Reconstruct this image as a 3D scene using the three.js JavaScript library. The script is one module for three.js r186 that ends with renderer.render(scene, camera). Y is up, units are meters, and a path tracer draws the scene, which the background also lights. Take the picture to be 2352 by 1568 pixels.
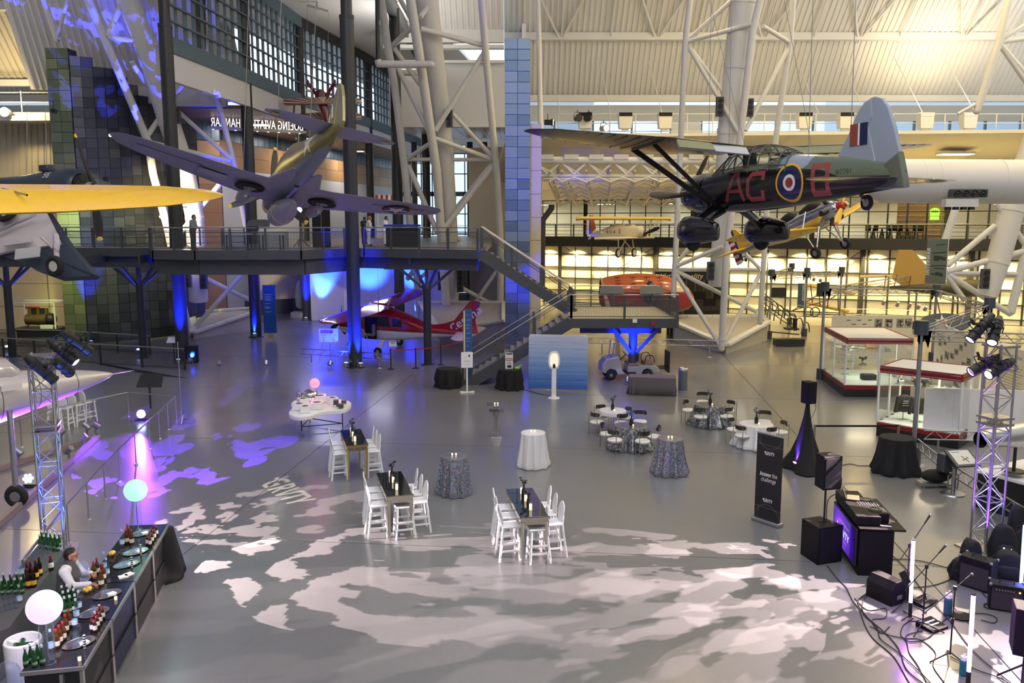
import*as THREE from 'three';
import{mergeGeometries}from 'three/addons/utils/BufferGeometryUtils.js';
import{RoundedBoxGeometry}from 'three/addons/geometries/RoundedBoxGeometry.js';
import{ConvexGeometry}from 'three/addons/geometries/ConvexGeometry.js';
import{MarchingCubes}from 'three/addons/objects/MarchingCubes.js';
import{RectAreaLightUniformsLib}from 'three/addons/lights/RectAreaLightUniformsLib.js';
import{createNoise2D,createNoise3D}from 'simplex-noise';
// camera,sky,exposure
const scene=new THREE.Scene();
const F=1950,CX=1176,CY=784,EYE=7.2,PITCH=Math.atan(270/1950);
const camera=new THREE.PerspectiveCamera(2*Math.atan(784/F)*180/Math.PI,2352/1568,.1,400);
camera.position.set(0,EYE,0);
camera.rotation.x=-PITCH;
scene.background=new THREE.Color(.72,.86,1.0);
scene.backgroundIntensity=1.6;
const renderer=new THREE.WebGLRenderer({antialias:true});
renderer.toneMapping=THREE.LinearToneMapping;
renderer.toneMappingExposure=1.1;
renderer.shadowMap.enabled=true;
RectAreaLightUniformsLib.init();
// hall lamps:unseen high-bay fittings,placed to light the floor(housing+glowing lens+light)
const HALL={neutral:80,warm:72};
// helpers
const V3=(x,y,z)=>new THREE.Vector3(x,y,z);
let _s=12345;const rnd=()=>{_s=(_s*1664525+1013904223)>>>0;return _s/4294967296;};
const rr=(a,b)=>a +(b-a)*rnd();
const noise2=createNoise2D(rnd),noise3=createNoise3D(rnd);
const cP=Math.cos(PITCH),sP=Math.sin(PITCH);
function ray(px,py){const x=(px-CX)/ F,y=(CY-py)/ F;return V3(x,y*cP-sP,-(cP+y*sP));}
const at=(px,py,d)=>{const r=ray(px,py);return r.multiplyScalar(-d/r.z).add(camera.position);};
const atY=(px,py,h)=>{const r=ray(px,py);return r.multiplyScalar((h-EYE)/ r.y).add(camera.position);};
const gnd=(px,py)=>atY(px,py,0);
function tint(c){return c instanceof THREE.Color?c:Array.isArray(c)?new THREE.Color().setRGB(...c):new THREE.Color(c);}
function mat(c,rough=.6,metal=0,o={}){return new THREE.MeshPhysicalMaterial({color:tint(c),roughness:rough,metalness:metal,...o});}
function glow(c,k=1,base=0x101010){return new THREE.MeshStandardMaterial({color:tint(base),emissive:tint(c),emissiveIntensity:k,roughness:.5});}
function glass(c=0xffffff,rough=.02,o={}){return new THREE.MeshPhysicalMaterial({color:tint(c),roughness:rough,transmission:1,thickness:0,ior:1.45,...o});}
function merge(list){
list=[].concat(list).flat(3).filter(Boolean).map((g)=>{
g=g.index?g.toNonIndexed():g;
for(const k of Object.keys(g.attributes))if(!['position','normal','uv'].includes(k))g.deleteAttribute(k);
if(!g.attributes.normal)g.computeVertexNormals();
if(!g.attributes.uv)g.setAttribute('uv',new THREE.BufferAttribute(new Float32Array(g.attributes.position.count*2),2));
return g;
});
return list.length===1?list[0]:mergeGeometries(list);
}
const used={};
function numbered(n){const k=used[n]=(used[n]??-1)+ 1;return k?n + '_' + String(k).padStart(3,'0'):n;}
function shade(m){m.castShadow=m.receiveShadow=true;return m;}
function part(name,geo,m,parent){
const o=shade(new THREE.Mesh(Array.isArray(geo)?merge(geo):geo,m));
o.name=parent?name:numbered(name);
(parent??scene).add(o);return o;
}
function tag(o,label,category,group,kind){
if(label)o.userData.label=label;if(category)o.userData.category=category;
if(group)o.userData.group=group;if(kind)o.userData.kind=kind;return o;
}
function thing(name,label,category,pos=[0,0,0],turn=0,group){
const o=new THREE.Group();o.name=numbered(name);scene.add(o);
if(pos.isVector3)o.position.copy(pos);else o.position.set(...pos);
o.rotation.y=turn;return tag(o,label,category,group);
}
function struct(name,geo,m){return tag(part(name,geo,m),null,null,null,'structure');}
function structGroup(name,pos=[0,0,0]){const o=thing(name,null,null,pos);o.userData.kind='structure';return o;}
function copy(root,label,pos,turn,group){
const r=root.clone();r.name=numbered(root.name.replace(/_\d{3}$/,''));scene.add(r);
r.userData={...root.userData};if(label)r.userData.label=label;if(group)r.userData.group=group;
if(pos){if(pos.isVector3)r.position.copy(pos);else r.position.set(...pos);}
if(turn !==undefined)r.rotation.y=turn;return r;
}
const box=(w,h,d,x=0,y=0,z=0,ry=0)=>{const g=new THREE.BoxGeometry(w,h,d);if(ry)g.rotateY(ry);return g.translate(x,y,z);};
const rbox=(w,h,d,x=0,y=0,z=0,r=.01,s=2)=>new RoundedBoxGeometry(w,h,d,s,Math.min(r,w/2.01,h/2.01,d/2.01)).translate(x,y,z);
const cyl=(r1,r2,h,x=0,y=0,z=0,n=16,open=false)=>new THREE.CylinderGeometry(r1,r2,h,n,1,open).translate(x,y,z);
const sph=(r,x=0,y=0,z=0,n=16)=>new THREE.SphereGeometry(r,n,Math.max(6,n*.6|0)).translate(x,y,z);
const UPV=V3(0,1,0);
function rod(p,q,r,n=10,r2=r){
p=Array.isArray(p)?V3(...p):p;q=Array.isArray(q)?V3(...q):q;
const d=q.clone().sub(p),L=d.length();
const g=new THREE.CylinderGeometry(r2,r,L,n,1);
g.applyQuaternion(new THREE.Quaternion().setFromUnitVectors(UPV,d.normalize()));
return g.translate((p.x+q.x)/ 2,(p.y+q.y)/ 2,(p.z+q.z)/ 2);
}
function beam(p,q,w,h){
p=Array.isArray(p)?V3(...p):p;q=Array.isArray(q)?V3(...q):q;
const d=q.clone().sub(p),L=d.length();d.normalize();
let side=V3(0,1,0).cross(d);if(side.length()<1e-3)side=V3(1,0,0);side.normalize();
const up=d.clone().cross(side);
const g=new THREE.BoxGeometry(w,h,L);
g.applyMatrix4(new THREE.Matrix4().makeBasis(side,up,d));
return g.translate((p.x+q.x)/ 2,(p.y+q.y)/ 2,(p.z+q.z)/ 2);
}
function pipe(pts,r,n=8,seg,tension=.5){
const c=new THREE.CatmullRomCurve3(pts.map((p)=>Array.isArray(p)?V3(...p):p),false,'catmullrom',tension);
return new THREE.TubeGeometry(c,seg??pts.length*6,r,n,false);
}
const lathe=(pts,n=24,x=0,y=0,z=0)=>new THREE.LatheGeometry(pts.map((p)=>new THREE.Vector2(Math.max(p[0],1e-4),p[1])),n).translate(x,y,z);
function shapeOf(pts,holes=[]){
const s=new THREE.Shape(pts.map((p)=>new THREE.Vector2(p[0],p[1])));
for(const h of holes)s.holes.push(new THREE.Path(h.map((p)=>new THREE.Vector2(p[0],p[1]))));
return s;
}
function extrude(pts,depth,bevel=0,holes=[]){
return new THREE.ExtrudeGeometry(shapeOf(pts,holes),{depth,bevelEnabled:bevel>0,bevelSize:bevel,bevelThickness:bevel,bevelSegments:2,curveSegments:12});
}
function slab(a,b,c,d,t=.1){
const n=b.clone().sub(a).cross(d.clone().sub(a)).normalize().multiplyScalar(-t);
const k=[a,b,c,d,...[a,b,c,d].map((p)=>p.clone().add(n))];
const f=[[0,1,2,3],[5,4,7,6],[4,5,1,0],[5,6,2,1],[6,7,3,2],[7,4,0,3]],P=[],U=[];
const lx=a.distanceTo(b),ly=a.distanceTo(d);
f.forEach((q,fi)=>{const uv=fi<2?[[0,0],[lx,0],[lx,ly],[0,ly]]:[[0,0],[lx,0],[lx,t],[0,t]];
for(const i of[0,1,2,0,2,3]){P.push(k[q[i]].x,k[q[i]].y,k[q[i]].z);U.push(...uv[i]);}});
const g=new THREE.BufferGeometry();
g.setAttribute('position',new THREE.Float32BufferAttribute(P,3));g.setAttribute('uv',new THREE.Float32BufferAttribute(U,2));
g.computeVertexNormals();return g;
}
function loft(rings,closed=true,caps=true,uvScale){
const n=rings[0].length,P=[],U=[],I=[];
rings.forEach((r,i)=>r.forEach((p,j)=>{P.push(p.x,p.y,p.z);U.push(j /(closed?n:n-1),i /(rings.length-1));}));
for(let i=0;i<rings.length-1;i++)for(let j=0;j<(closed?n:n-1);j++){
const a=i*n+j,b=i*n +(j+1)% n,c=a+n,d=b+n;I.push(a,b,d,a,d,c);
}
if(caps)for(const[r,flip]of[[0,1],[rings.length-1,0]]){
const c=rings[r].reduce((s,p)=>s.add(p),V3(0,0,0)).divideScalar(n),k=P.length/3;P.push(c.x,c.y,c.z);U.push(.5,r?1:0);
for(let j=0;j<n;j++){const a=r*n+j,b=r*n +(j+1)% n;flip?I.push(b,a,k):I.push(a,b,k);}
}
const g=new THREE.BufferGeometry();
g.setAttribute('position',new THREE.Float32BufferAttribute(P,3));g.setAttribute('uv',new THREE.Float32BufferAttribute(U,2));
g.setIndex(I);g.computeVertexNormals();return g;
}
const ell=(x,cy,cz,ry,rz,n=20,pow=1)=>Array.from({length:n},(_,j)=>{const t=j/n*2*Math.PI,c=Math.cos(t),s=Math.sin(t);
return V3(x,cy+ry*Math.sign(c)*Math.abs(c)**pow,cz+rz*Math.sign(s)*Math.abs(s)**pow);});
function canvasTex(w,h,draw,opt={}){
const c=document.createElement('canvas');c.width=w;c.height=h;const g=c.getContext('2d');draw(g,w,h);
const t=new THREE.CanvasTexture(c);t.colorSpace=opt.data?THREE.NoColorSpace:THREE.SRGBColorSpace;t.magFilter=THREE.LinearFilter;
if(opt.repeat){t.wrapS=t.wrapT=THREE.RepeatWrapping;t.repeat.set(...opt.repeat);}return t;
}
function noiseTex(w,h,fn,data=true,repeat){
const a=new Uint8Array(w*h*4);
for(let y=0;y<h;y++)for(let x=0;x<w;x++){const v=fn(x/w,y/h),i=(y*w+x)*4;const q=Array.isArray(v)?v:[v,v,v];
for(let c=0;c<3;c++)a[i+c]=Math.max(0,Math.min(255,q[c]*255));a[i+3]=255;}
const t=new THREE.DataTexture(a,w,h);t.magFilter=THREE.LinearFilter;t.colorSpace=data?THREE.NoColorSpace:THREE.SRGBColorSpace;
t.wrapS=t.wrapT=THREE.RepeatWrapping;if(repeat)t.repeat.set(...repeat);t.needsUpdate=true;return t;
}
function tile2(u,v,f,oct=3,seed=0){
let s=0,a=.5;const T=2*Math.PI;
for(let o=0;o<oct;o++,a /=2,f*=2){const R=f/T;s +=a*noise3(R*Math.cos(u*T)+ seed+R*Math.cos(v*T)*.37,R*Math.sin(u*T)+ R*Math.sin(v*T)*.71,R*Math.sin(v*T)+ R*Math.cos(v*T)*1.3+seed);}
return s;
}
const spot=(pos,target,color,I,angle,pen=.3,rad=1,name='spot_light')=>{
const l=new THREE.SpotLight(tint(color),I,0,angle,pen);l.position.copy(pos);l.target.position.copy(target);l.castShadow=true;l.shadow.radius=rad;
l.name=name;scene.add(l);scene.add(l.target);l.target.name='light_target';return l;
};
{
const house=mat([.5,.5,.5],.5,.6);
const spots=[];
for(const x of[-7,7])for(const z of[-3,-13,-24])spots.push([x,29.5,z,[1,.97,.95],HALL.neutral*(z<-20?.6:1)]);
for(const[x,z]of[[16,-31],[28,-31],[11,-45],[22,-45],[34,-45],[14,-57],[30,-56]])spots.push([x,24.5,z,[1,.74,.27],HALL.warm]);  // warm ones stand out of view to yellow the floor at right
spots.forEach(([x,y,z,c,k],i)=>{
const g=new THREE.Group();g.name=i?'ceiling_lamp_' + String(i).padStart(3,'0'):'ceiling_lamp';g.position.set(x,y,z);scene.add(g);
g.userData={label:'square high-bay lamp hanging high under the arched roof, out of view, placed to light the hall floor',category:'lamp',group:'unseen high-bay lamps under the roof'};
const h=new THREE.Mesh(new THREE.BoxGeometry(2.2,.3,2.2),house);h.name='housing';h.castShadow=h.receiveShadow=true;g.add(h);
const p=new THREE.Mesh(new THREE.BoxGeometry(2,.04,2),glow(c,2));p.name='lamp_lens';p.position.y=-.17;g.add(p);
const r=new THREE.Mesh(new THREE.CylinderGeometry(.03,.03,34-y,8),house);r.name='hanger_rod';r.position.y=(34-y)/ 2-.3;r.castShadow=true;g.add(r);
const l=new THREE.RectAreaLight(tint(c),k,2,2);l.position.set(0,-.25,0);l.rotation.x=-Math.PI/2;l.name='lamp_light';g.add(l);
});
}
{
const house=mat([.6,.6,.6],.5);
const list=[];  // floods out of view, placed to light the roof for soft bounce
for(const z of[-6,-22,-38,-52])for(const s of[-1,1])list.push([s*40,13,z,s>0?[.97,.98,1]:[.95,.96,1],s>0?135:20]);
for(const x of[-18,0,18])list.push([x,15,5,[.98,.98,1],105]);
list.forEach(([x,y,z,c,I],i)=>{
const g=new THREE.Group();g.name=i?'unseen_roof_flood_' + String(i).padStart(3,'0'):'unseen_roof_flood';g.position.set(x,y,z);scene.add(g);
g.userData={label:'large roof flood lamp on a mast out of view, placed to light the roof',category:'flood lamp',group:'unseen roof flood lamps'};
const h=new THREE.Mesh(new THREE.BoxGeometry(3.2,.4,2.2),house);h.name='housing';h.castShadow=h.receiveShadow=true;g.add(h);
const p=new THREE.Mesh(new THREE.BoxGeometry(3,.04,2),glow(c,3));p.name='lamp_lens';p.position.y=.22;g.add(p);
const r=new THREE.Mesh(new THREE.CylinderGeometry(.12,.16,y,10),house);r.name='mast';r.position.y=-y/2;r.castShadow=true;g.add(r);
const l=new THREE.RectAreaLight(tint(c),I,3,2);l.position.set(0,.3,0);l.rotation.x=Math.PI/2;l.name='flood_light';g.add(l);
});
}
// materials
const W={
white:mat([.64,.635,.61],.5),roof:mat([.62,.61,.59],.6),cream:mat([.80,.74,.58],.7),fascia:mat([.66,.67,.68],.7),
steel:mat([.028,.031,.034],.42,.2),grey:mat([.07,.078,.09],.5,.3),bluegrey:mat([.10,.15,.19],.5,.2),
chrome:mat([.62,.62,.63],.22,1),black:mat([.012,.012,.013],.5),matblack:mat([.010,.010,.011],.9),rubber:mat([.012,.012,.012],.75),
brushed:mat([.45,.45,.46],.35,1),plastic:mat([.80,.80,.82],.3),soffit:mat([.24,.17,.14],.4),lamp:glow([1,.93,.8],4),paper:mat([.78,.78,.76],.8),
red:mat([.36,.012,.012],.35),gold:mat([.65,.5,.22],.25,1),zinc:mat([.32,.33,.35],.45,.7),darkblue:mat([.03,.10,.32],.5),
};
const BLUE=[.004,.02,1];
// floor:big ground-concrete slabs with open joints
{
const g=structGroup('floor');
const cloud=noiseTex(512,512,(u,v)=>{const n=tile2(u,v,5,4,3),f=tile2(u,v,40,2,9);const b=.58+.016*n+.014*f;return[b*1.0,b*1.005,b*1.0];},false);
const gloss=noiseTex(256,256,(u,v)=>.47+.02*tile2(u,v,3,1,21));
const th=6.1*Math.PI/180,SX=15.8,SZ=8.75;
const o=gnd(955,853),a0=gnd(700,1242);
const ua=V3(Math.sin(th),0,-Math.cos(th)),ub=V3(Math.cos(th),0,Math.sin(th));
const so=o.dot(ub),sa=a0.dot(ua);
const mats=[0,1,2].map((k)=>{const t=[cloud,gloss].map((q)=>{const c=q.clone();c.repeat.set(1/6.5,1/6.5);c.offset.set(k*.37,k*.21);c.needsUpdate=true;return c;});
return mat([.56+.015*k,.57+.015*k,.60+.015*k],.62,0,{map:t[0],roughnessMap:t[1],specularIntensity:1.5,clearcoat:.3,clearcoatRoughness:.13});});
const sl=box(SX-.022,.2,SZ-.022);{const uv=sl.attributes.uv,p=sl.attributes.position;for(let i=0;i<p.count;i++)uv.setXY(i,p.getX(i),p.getZ(i));}
for(let i=-4;i<4;i++)for(let j=-4;j<12;j++){
const m=part('slab',sl,mats[(i*7+j*3+60)% 3],g);
m.position.copy(ub).multiplyScalar(so +(i+.5)*SX).addScaledVector(ua,sa +(j+.5)*SZ).setY(-.1);m.rotation.y=-th;
}
const base=part('subfloor',box(150,.1,180,0,-.27,-50),W.black,g);
}
// the hangar shell
function corr(a,b,c,d,pitch=.42,dep=.09){
const n=Math.max(2,Math.round(a.distanceTo(b)/ pitch)),prof=[[0,0],[.42,0],[.55,1],[.87,1]],lo=[],hi=[];
const nrm=b.clone().sub(a).cross(d.clone().sub(a)).normalize();
for(let i=0;i<=n;i++)for(const[t,h]of i<n?prof:[[0,0]]){const u=Math.min(1,(i+t)/ n);
lo.push(a.clone().lerp(b,u).addScaledVector(nrm,h*dep));hi.push(d.clone().lerp(c,u).addScaledVector(nrm,h*dep));}
const P=[];for(let i=0;i<lo.length-1;i++)for(const p of[lo[i],lo[i+1],hi[i+1],lo[i],hi[i+1],hi[i]])P.push(p.x,p.y,p.z);
const g=new THREE.BufferGeometry();g.setAttribute('position',new THREE.Float32BufferAttribute(P,3));g.computeVertexNormals();return g;
}
const ARCH=[[74,0],[74,14.6],[72.6,16.5],[71.6,17.4],[68.4,21.4],[62,27],[50,31.5],[30,34],[8,34],[-12,28],[-14,0]];
{
const g=structGroup('wall_back');
const spans=[[-.6,15.2],[15.2,29],[29,52],[-52,-30],[-30,-21.5]];
for(const[x0,x1]of spans){
const A=(k,x)=>V3(x,ARCH[k][1],-ARCH[k][0]);
part('corrugated_panel',corr(A(3,x0),A(3,x1),A(4,x1),A(4,x0)),W.roof,g);
part('corrugated_panel',corr(A(4,x0),A(4,x1),A(5,x1),A(5,x0)),W.roof,g);
part('roof_beam',box(x1-x0,.55,.5,(x0+x1)/ 2,ARCH[4][1]+ .1,-ARCH[4][0]+ .35),W.white,g);
part('roof_beam',box(x1-x0,.5,.5,(x0+x1)/ 2,ARCH[3][1]- .1,-ARCH[3][0]+ .45),W.white,g);
part('gutter_panel',slab(V3(x0,15.75,-73.2),V3(x1,15.75,-73.2),V3(x1,16.9,-72.2),V3(x0,16.9,-72.2),.1),W.fascia,g);
}
part('corrugated_panel',corr(V3(-9.6,21.6,-66),V3(-.6,21.6,-66),V3(-.6,29,-58),V3(-9.6,29,-58)),W.roof,g);
part('lobby_header',[box(9,1.1,.4,-5.1,21.2,-66.2),box(9,.25,.7,-5.1,20.3,-66),box(9,.2,.6,-5.1,19.2,-65.9)],W.white,g);
part('lobby_fascia',box(9.4,4.9,.3,-4.6,16.95,-66.5),W.fascia,g);
part('corrugated_panel',corr(V3(-30,15.5,-54.6),V3(-17.6,15.5,-54.6),V3(-17.6,27,-49),V3(-30,27,-49)),W.roof,g);
part('lobby_fascia',[slab(at(296,244,54.5),at(519,243,54),at(519,150,54),at(296,120,54.5),.3)],W.fascia,g);
const sheet=[];
for(let k=5;k<ARCH.length-1;k++){const[d0,h0]=ARCH[k],[d1,h1]=ARCH[k+1];sheet.push(slab(V3(-52,h0,-d0),V3(52,h0,-d0),V3(52,h1,-d1),V3(-52,h1,-d1),.3));}
struct('ceiling',sheet,W.roof);
struct('wall_left',box(.3,36,190,-52.2,18,-50),W.fascia);
struct('wall_right',box(.3,36,190,52.2,18,-50),W.fascia);
part('lobby_upper_wall',box(13.4,12,.3,-15.4,27.6,-57),W.roof,g);
for(let k=0;k<3;k++){const off=[0,15.6,31][k];
const pts=[[1,.5],[4.6,0],[7.6,1],[11.3,0],[14.6,1]];
const pl=(x,t)=>V3(off+x,21.4+t*5.6,-68.4+t*6.4+.5);
part('roof_brace',[rod(pl(.2,.9),pl(3.6,0),.09),rod(pl(3.9,0),pl(7.2,.95),.09),rod(pl(7.6,.95),pl(11,0),.09),rod(pl(11.3,0),pl(14.6,.95),.09)],W.white,g);
part('roof_hanger',[3.8,7.6,11.2,14.2].map((x)=>rod(pl(x,1.2),pl(x,-.06),.06)),W.white,g);
}
}
let wn=0;
for(const[x0,x1]of[[.3,13.4],[16,28.6],[31,46],[-46,-24]]){
const g=structGroup('window_' + ++wn);const y0=14.75,y1=15.8,z=-73.6,n=Math.round((x1-x0)/ 3.2);
part('window_frame',[box(x1-x0+.4,.16,.3,(x0+x1)/ 2,y0-.08,z),box(x1-x0+.4,.16,.3,(x0+x1)/ 2,y1+.08,z)],W.bluegrey,g);
for(let i=0;i<=n;i++)part('mullion',box(.14,y1-y0,.26,x0 +(x1-x0)*i/n,(y0+y1)/ 2,z),W.bluegrey,g);
for(let i=0;i<n;i++)part('pane',box((x1-x0)/ n-.16,y1-y0,.01,x0 +(x1-x0)*(i+.5)/ n,(y0+y1)/ 2,z),glassPane(),g);
}
function glassPane(){return glassPane.m??=glass([.86,.93,1],.02);}
{
const g=structGroup('wall_gallery_front');
for(const[x0,x1]of[[-.6,52],[-52,-21.5]]){
part('wall_panel',box(x1-x0,2.2,.25,(x0+x1)/ 2,13.6,-74),W.fascia,g);
part('wall_panel',box(x1-x0,.9,.3,(x0+x1)/ 2,16.6,-73.7),W.fascia,g);
}
part('wall_pier',[box(2.5,1.3,.3,14.7,15.4,-73.6),box(2.6,1.3,.3,29.8,15.4,-73.6),box(5,1.3,.3,48.8,15.4,-73.6),box(.9,1.3,.3,-.2,15.4,-73.6),box(6,1.3,.3,-49,15.4,-73.6),box(2.6,1.3,.3,-22.6,15.4,-73.6)],W.fascia,g);
}
// lobby:curved glass wall,fascia,soffit,ceiling
const GL=[[-17.3,44.3],[-16.25,54],[-15.45,64],[-12.8,78],[-9.6,101]];
{
const m=W.bluegrey,clearPane=glass(0xffffff,.02,{specularIntensity:.12});
const g=structGroup('window_5');let panes=0;
for(let k=0;k<4;k++){
const p=V3(GL[k][0],0,-GL[k][1]),q=V3(GL[k+1][0],0,-GL[k+1][1]),L=p.distanceTo(q),ry=Math.atan2(-(q.z-p.z),q.x-p.x);
const on=(t,y,off=0)=>{const r=p.clone().lerp(q,t);r.y=y;const n=V3(-(q.z-p.z),0,q.x-p.x).normalize();return r.addScaledVector(n,off);};
part('sill_beam',beam(on(0,16.1),on(1,16.1),.5,.75),m,g);
part('head_beam',beam(on(0,21.6),on(1,21.6),.5,.8),k<2?m:W.steel,g);
const n=[10,11,14,24][k],H=5.1,y=18.85;
for(let i=0;i<n;i++){const c=on((i+.5)/ n,y),w=L/n;
const f=part('fin',box(w*(i % 3==1?.28:.42),H,.05),m,g);f.position.copy(on(i/n,y));f.rotation.y=ry;
const pn=part('pane',box(w*.75,H,.012),clearPane,g);pn.position.copy(c);pn.rotation.y=ry;}
for(let r=0;r<7;r++)part('transom',beam(on(0,16.5+r*.8,.12),on(1,16.5+r*.8,.12),.14,.09),m,g);
part('white_band',beam(on(0,15.05),on(1,15.05),.3,1.4),W.fascia,g);
}
struct('ceiling_lobby',[slab(V3(-24,22.05,-54),V3(-7.4,22.05,-54),V3(-1,22.05,-104),V3(-14,22.05,-104),-.25)],mat([.86,.85,.83],.6));
const s=structGroup('soffit');
const sx=[[-24,54.4],[-22.4,60],[-20.6,68.8],[-18.8,75.7],[-17,84.5],[-12,104]];
for(let k=0;k<5;k++){const a=sx[k],b=sx[k+1],gl=(d)=>{let i=0;while(i<3&&GL[i+1][1]<d)i++;const t=(d-GL[i][1])/(GL[i+1][1]- GL[i][1]);return GL[i][0]+ t*(GL[i+1][0]- GL[i][0]);};
part('ceiling_plank',slab(V3(gl(a[1]),14.3,-a[1]),V3(a[0],14.3,-a[1]),V3(b[0],14.3,-b[1]),V3(gl(b[1]),14.3,-b[1]),.2),W.soffit,s);}
for(let i=0;i<8;i++)part('ceiling_plank',slab(V3(-9+i*1.14,16,-90),V3(-9+i*1.14+1.1,16,-90),V3(-9+i*1.14+1.1,14.6,-66.6),V3(-9+i*1.14,14.6,-66.6),-.12),mat([.5,.34,.2],.4),s);
const w=structGroup('wall_lobby');
const tileM=[0,1,2].map((k)=>mat([.06+.03*k,.10+.03*k,.14+.035*k],.35,.5)),woodM=[0,1,2].map((k)=>mat([.42+.05*k,.24+.03*k,.10+.015*k],.5));
for(let k=1;k<5;k++){const a=V3(sx[k][0],0,-sx[k][1]),b=V3(sx[k+1][0],0,-sx[k+1][1]),L=a.distanceTo(b),n=Math.round(L/.9);
const P=(t,y)=>{const r=a.clone().lerp(b,t);r.y=y;return r;};
for(let i=0;i<n;i++)part('tile',slab(P((i+.03)/ n,13.35),P((i+.97)/ n,13.35),P((i+.97)/ n,14.28),P((i+.03)/ n,14.28),.08),tileM[rnd()*3|0],w);
const nb=Math.round(L/2.6);
for(let i=0;i<nb;i++)for(let j=0;j<2;j++)part('wood_panel',slab(P((i+.005)/ nb,11.3+j*1.02),P((i+.995)/ nb,11.3+j*1.02),P((i+.995)/ nb,12.3+j*1.02),P((i+.005)/ nb,12.3+j*1.02),.08),woodM[rnd()*3|0],w);
part('white_wall',slab(P(0,0),P(1,0),P(1,11.28),P(0,11.28),.2),W.fascia,w);
part('backing',slab(P(0,11.2).add(V3(-.1,0,-.05)),P(1,11.2).add(V3(-.1,0,-.05)),P(1,14.4).add(V3(-.1,0,-.05)),P(0,14.4).add(V3(-.1,0,-.05)),.2),W.steel,w);
}
const a=at(338,514,57.5),b=at(513,514,62);a.y=b.y=0;
const P=(t,y)=>{const r=a.clone().lerp(b,t);r.y=y;return r;};
for(let j=0;j<13;j++)for(let i=0;i<2;i++)part('wood_panel',slab(P(i/2+.003,j),P(i/2+.497,j),P(i/2+.497,j+.985),P(i/2+.003,j+.985),.1),woodM[rnd()*3|0],w);
for(let i=0;i<9;i++)part('tile',slab(P(i/9+.003,13.05),P(i/9+.108,13.05),P(i/9+.108,14.3),P(i/9+.003,14.3),.1),tileM[i % 3],w);
part('backing',slab(P(0,0).add(V3(0,0,-.12)),P(1,0).add(V3(0,0,-.12)),P(1,14.4).add(V3(0,0,-.12)),P(0,14.4).add(V3(0,0,-.12)),.2),W.steel,w);
const e=structGroup('window_6');
const X0=-12.5,X1=2,nx=12;
for(let i=0;i<nx;i++)for(let j=0;j<4;j++)part('pane',box((X1-X0)/ nx-.14,2.05,.012,X0 +(i+.5)*(X1-X0)/ nx,7.2+j*2.2,-96),glassPane(),e);
for(let i=0;i<=nx;i++)part('mullion',box(.12,9,.2,X0+i*(X1-X0)/ nx,10.4,-96),W.bluegrey,e);
for(let j=0;j<5;j++)part('transom',box(X1-X0,j==2?.5:.12,.2,(X0+X1)/ 2,6.1+j*2.2,-96),j==2?W.steel:W.bluegrey,e);
struct('wall_lobby_end',[box(24,8,.3,-3,18.9,-96.1),box(8,15,.3,6.2,7.5,-96.1),box(26,5.9,.3,-5,3,-90),box(.3,22,46,.9,11,-89)],W.fascia);
}
// round steel columns
function column(name,px,d,r,top,label,blue,rTop){
const b=at(px,784,d),g=thing(name,label,'column',[b.x,0,b.z]);
const j=rTop?17:top;
part('shaft',[cyl(r,r,j,0,j/2,0,28)],W.steel,g);
if(rTop){part('shaft',cyl(rTop,rTop,top-j,0,(top+j)/ 2,0,28),W.steel,g);part('collar',cyl(r+.02,r+.02,.16,0,j,0,28),W.steel,g);}
part('base_plate',cyl(r+.12,r+.14,.05,0,.025,0,28),W.steel,g);
return b;
}
const COLS=[
column('steel_column',418,44.2,.335,30,'tall dark steel column left of the hanging grey fighter, blue light at its foot',1,.27),
column('steel_column',815,42.4,.335,33,'tallest dark steel column in the middle, standing before the walkway right of the grey fighter',1,.27),
column('steel_column',589,54,.35,21.2,'dark steel column behind the left wing of the grey fighter, blue at its foot'),
column('steel_column',708,63.8,.36,21.2,'dark steel column on the glass wall, behind the red and white biplane'),
column('steel_column',858,78,.34,21.2,'slim dark steel column in the lobby right of the tallest column'),
column('steel_column',919,60,.37,21.6,'dark steel column in the lobby left of the central white rib'),
column('steel_column',984,78,.36,21.6,'dark steel column in the lobby just behind the central white rib'),
column('steel_column',1082,88,.3,15.4,'bronze lit column at the entrance windows, left of a pair'),
column('steel_column',1115,88,.28,15.4,'dark column at the entrance windows, right of a pair'),
column('steel_column',958,88,.28,15.4,'thin dark column far back in the lobby beside the entrance windows'),
];
{const b=part('girder',[beam(V3(-7.9,21.4,-42.6),V3(-8,21.4,-60),.5,.8),beam(V3(-8,21.4,-60),V3(-7.9,21.4,-78),.5,.8),beam(V3(-7.9,21.4,-78),V3(-7,21.4,-100),.5,.8)],W.steel);tag(b,null,null,null,'structure');b.name='trim_1';}
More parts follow.
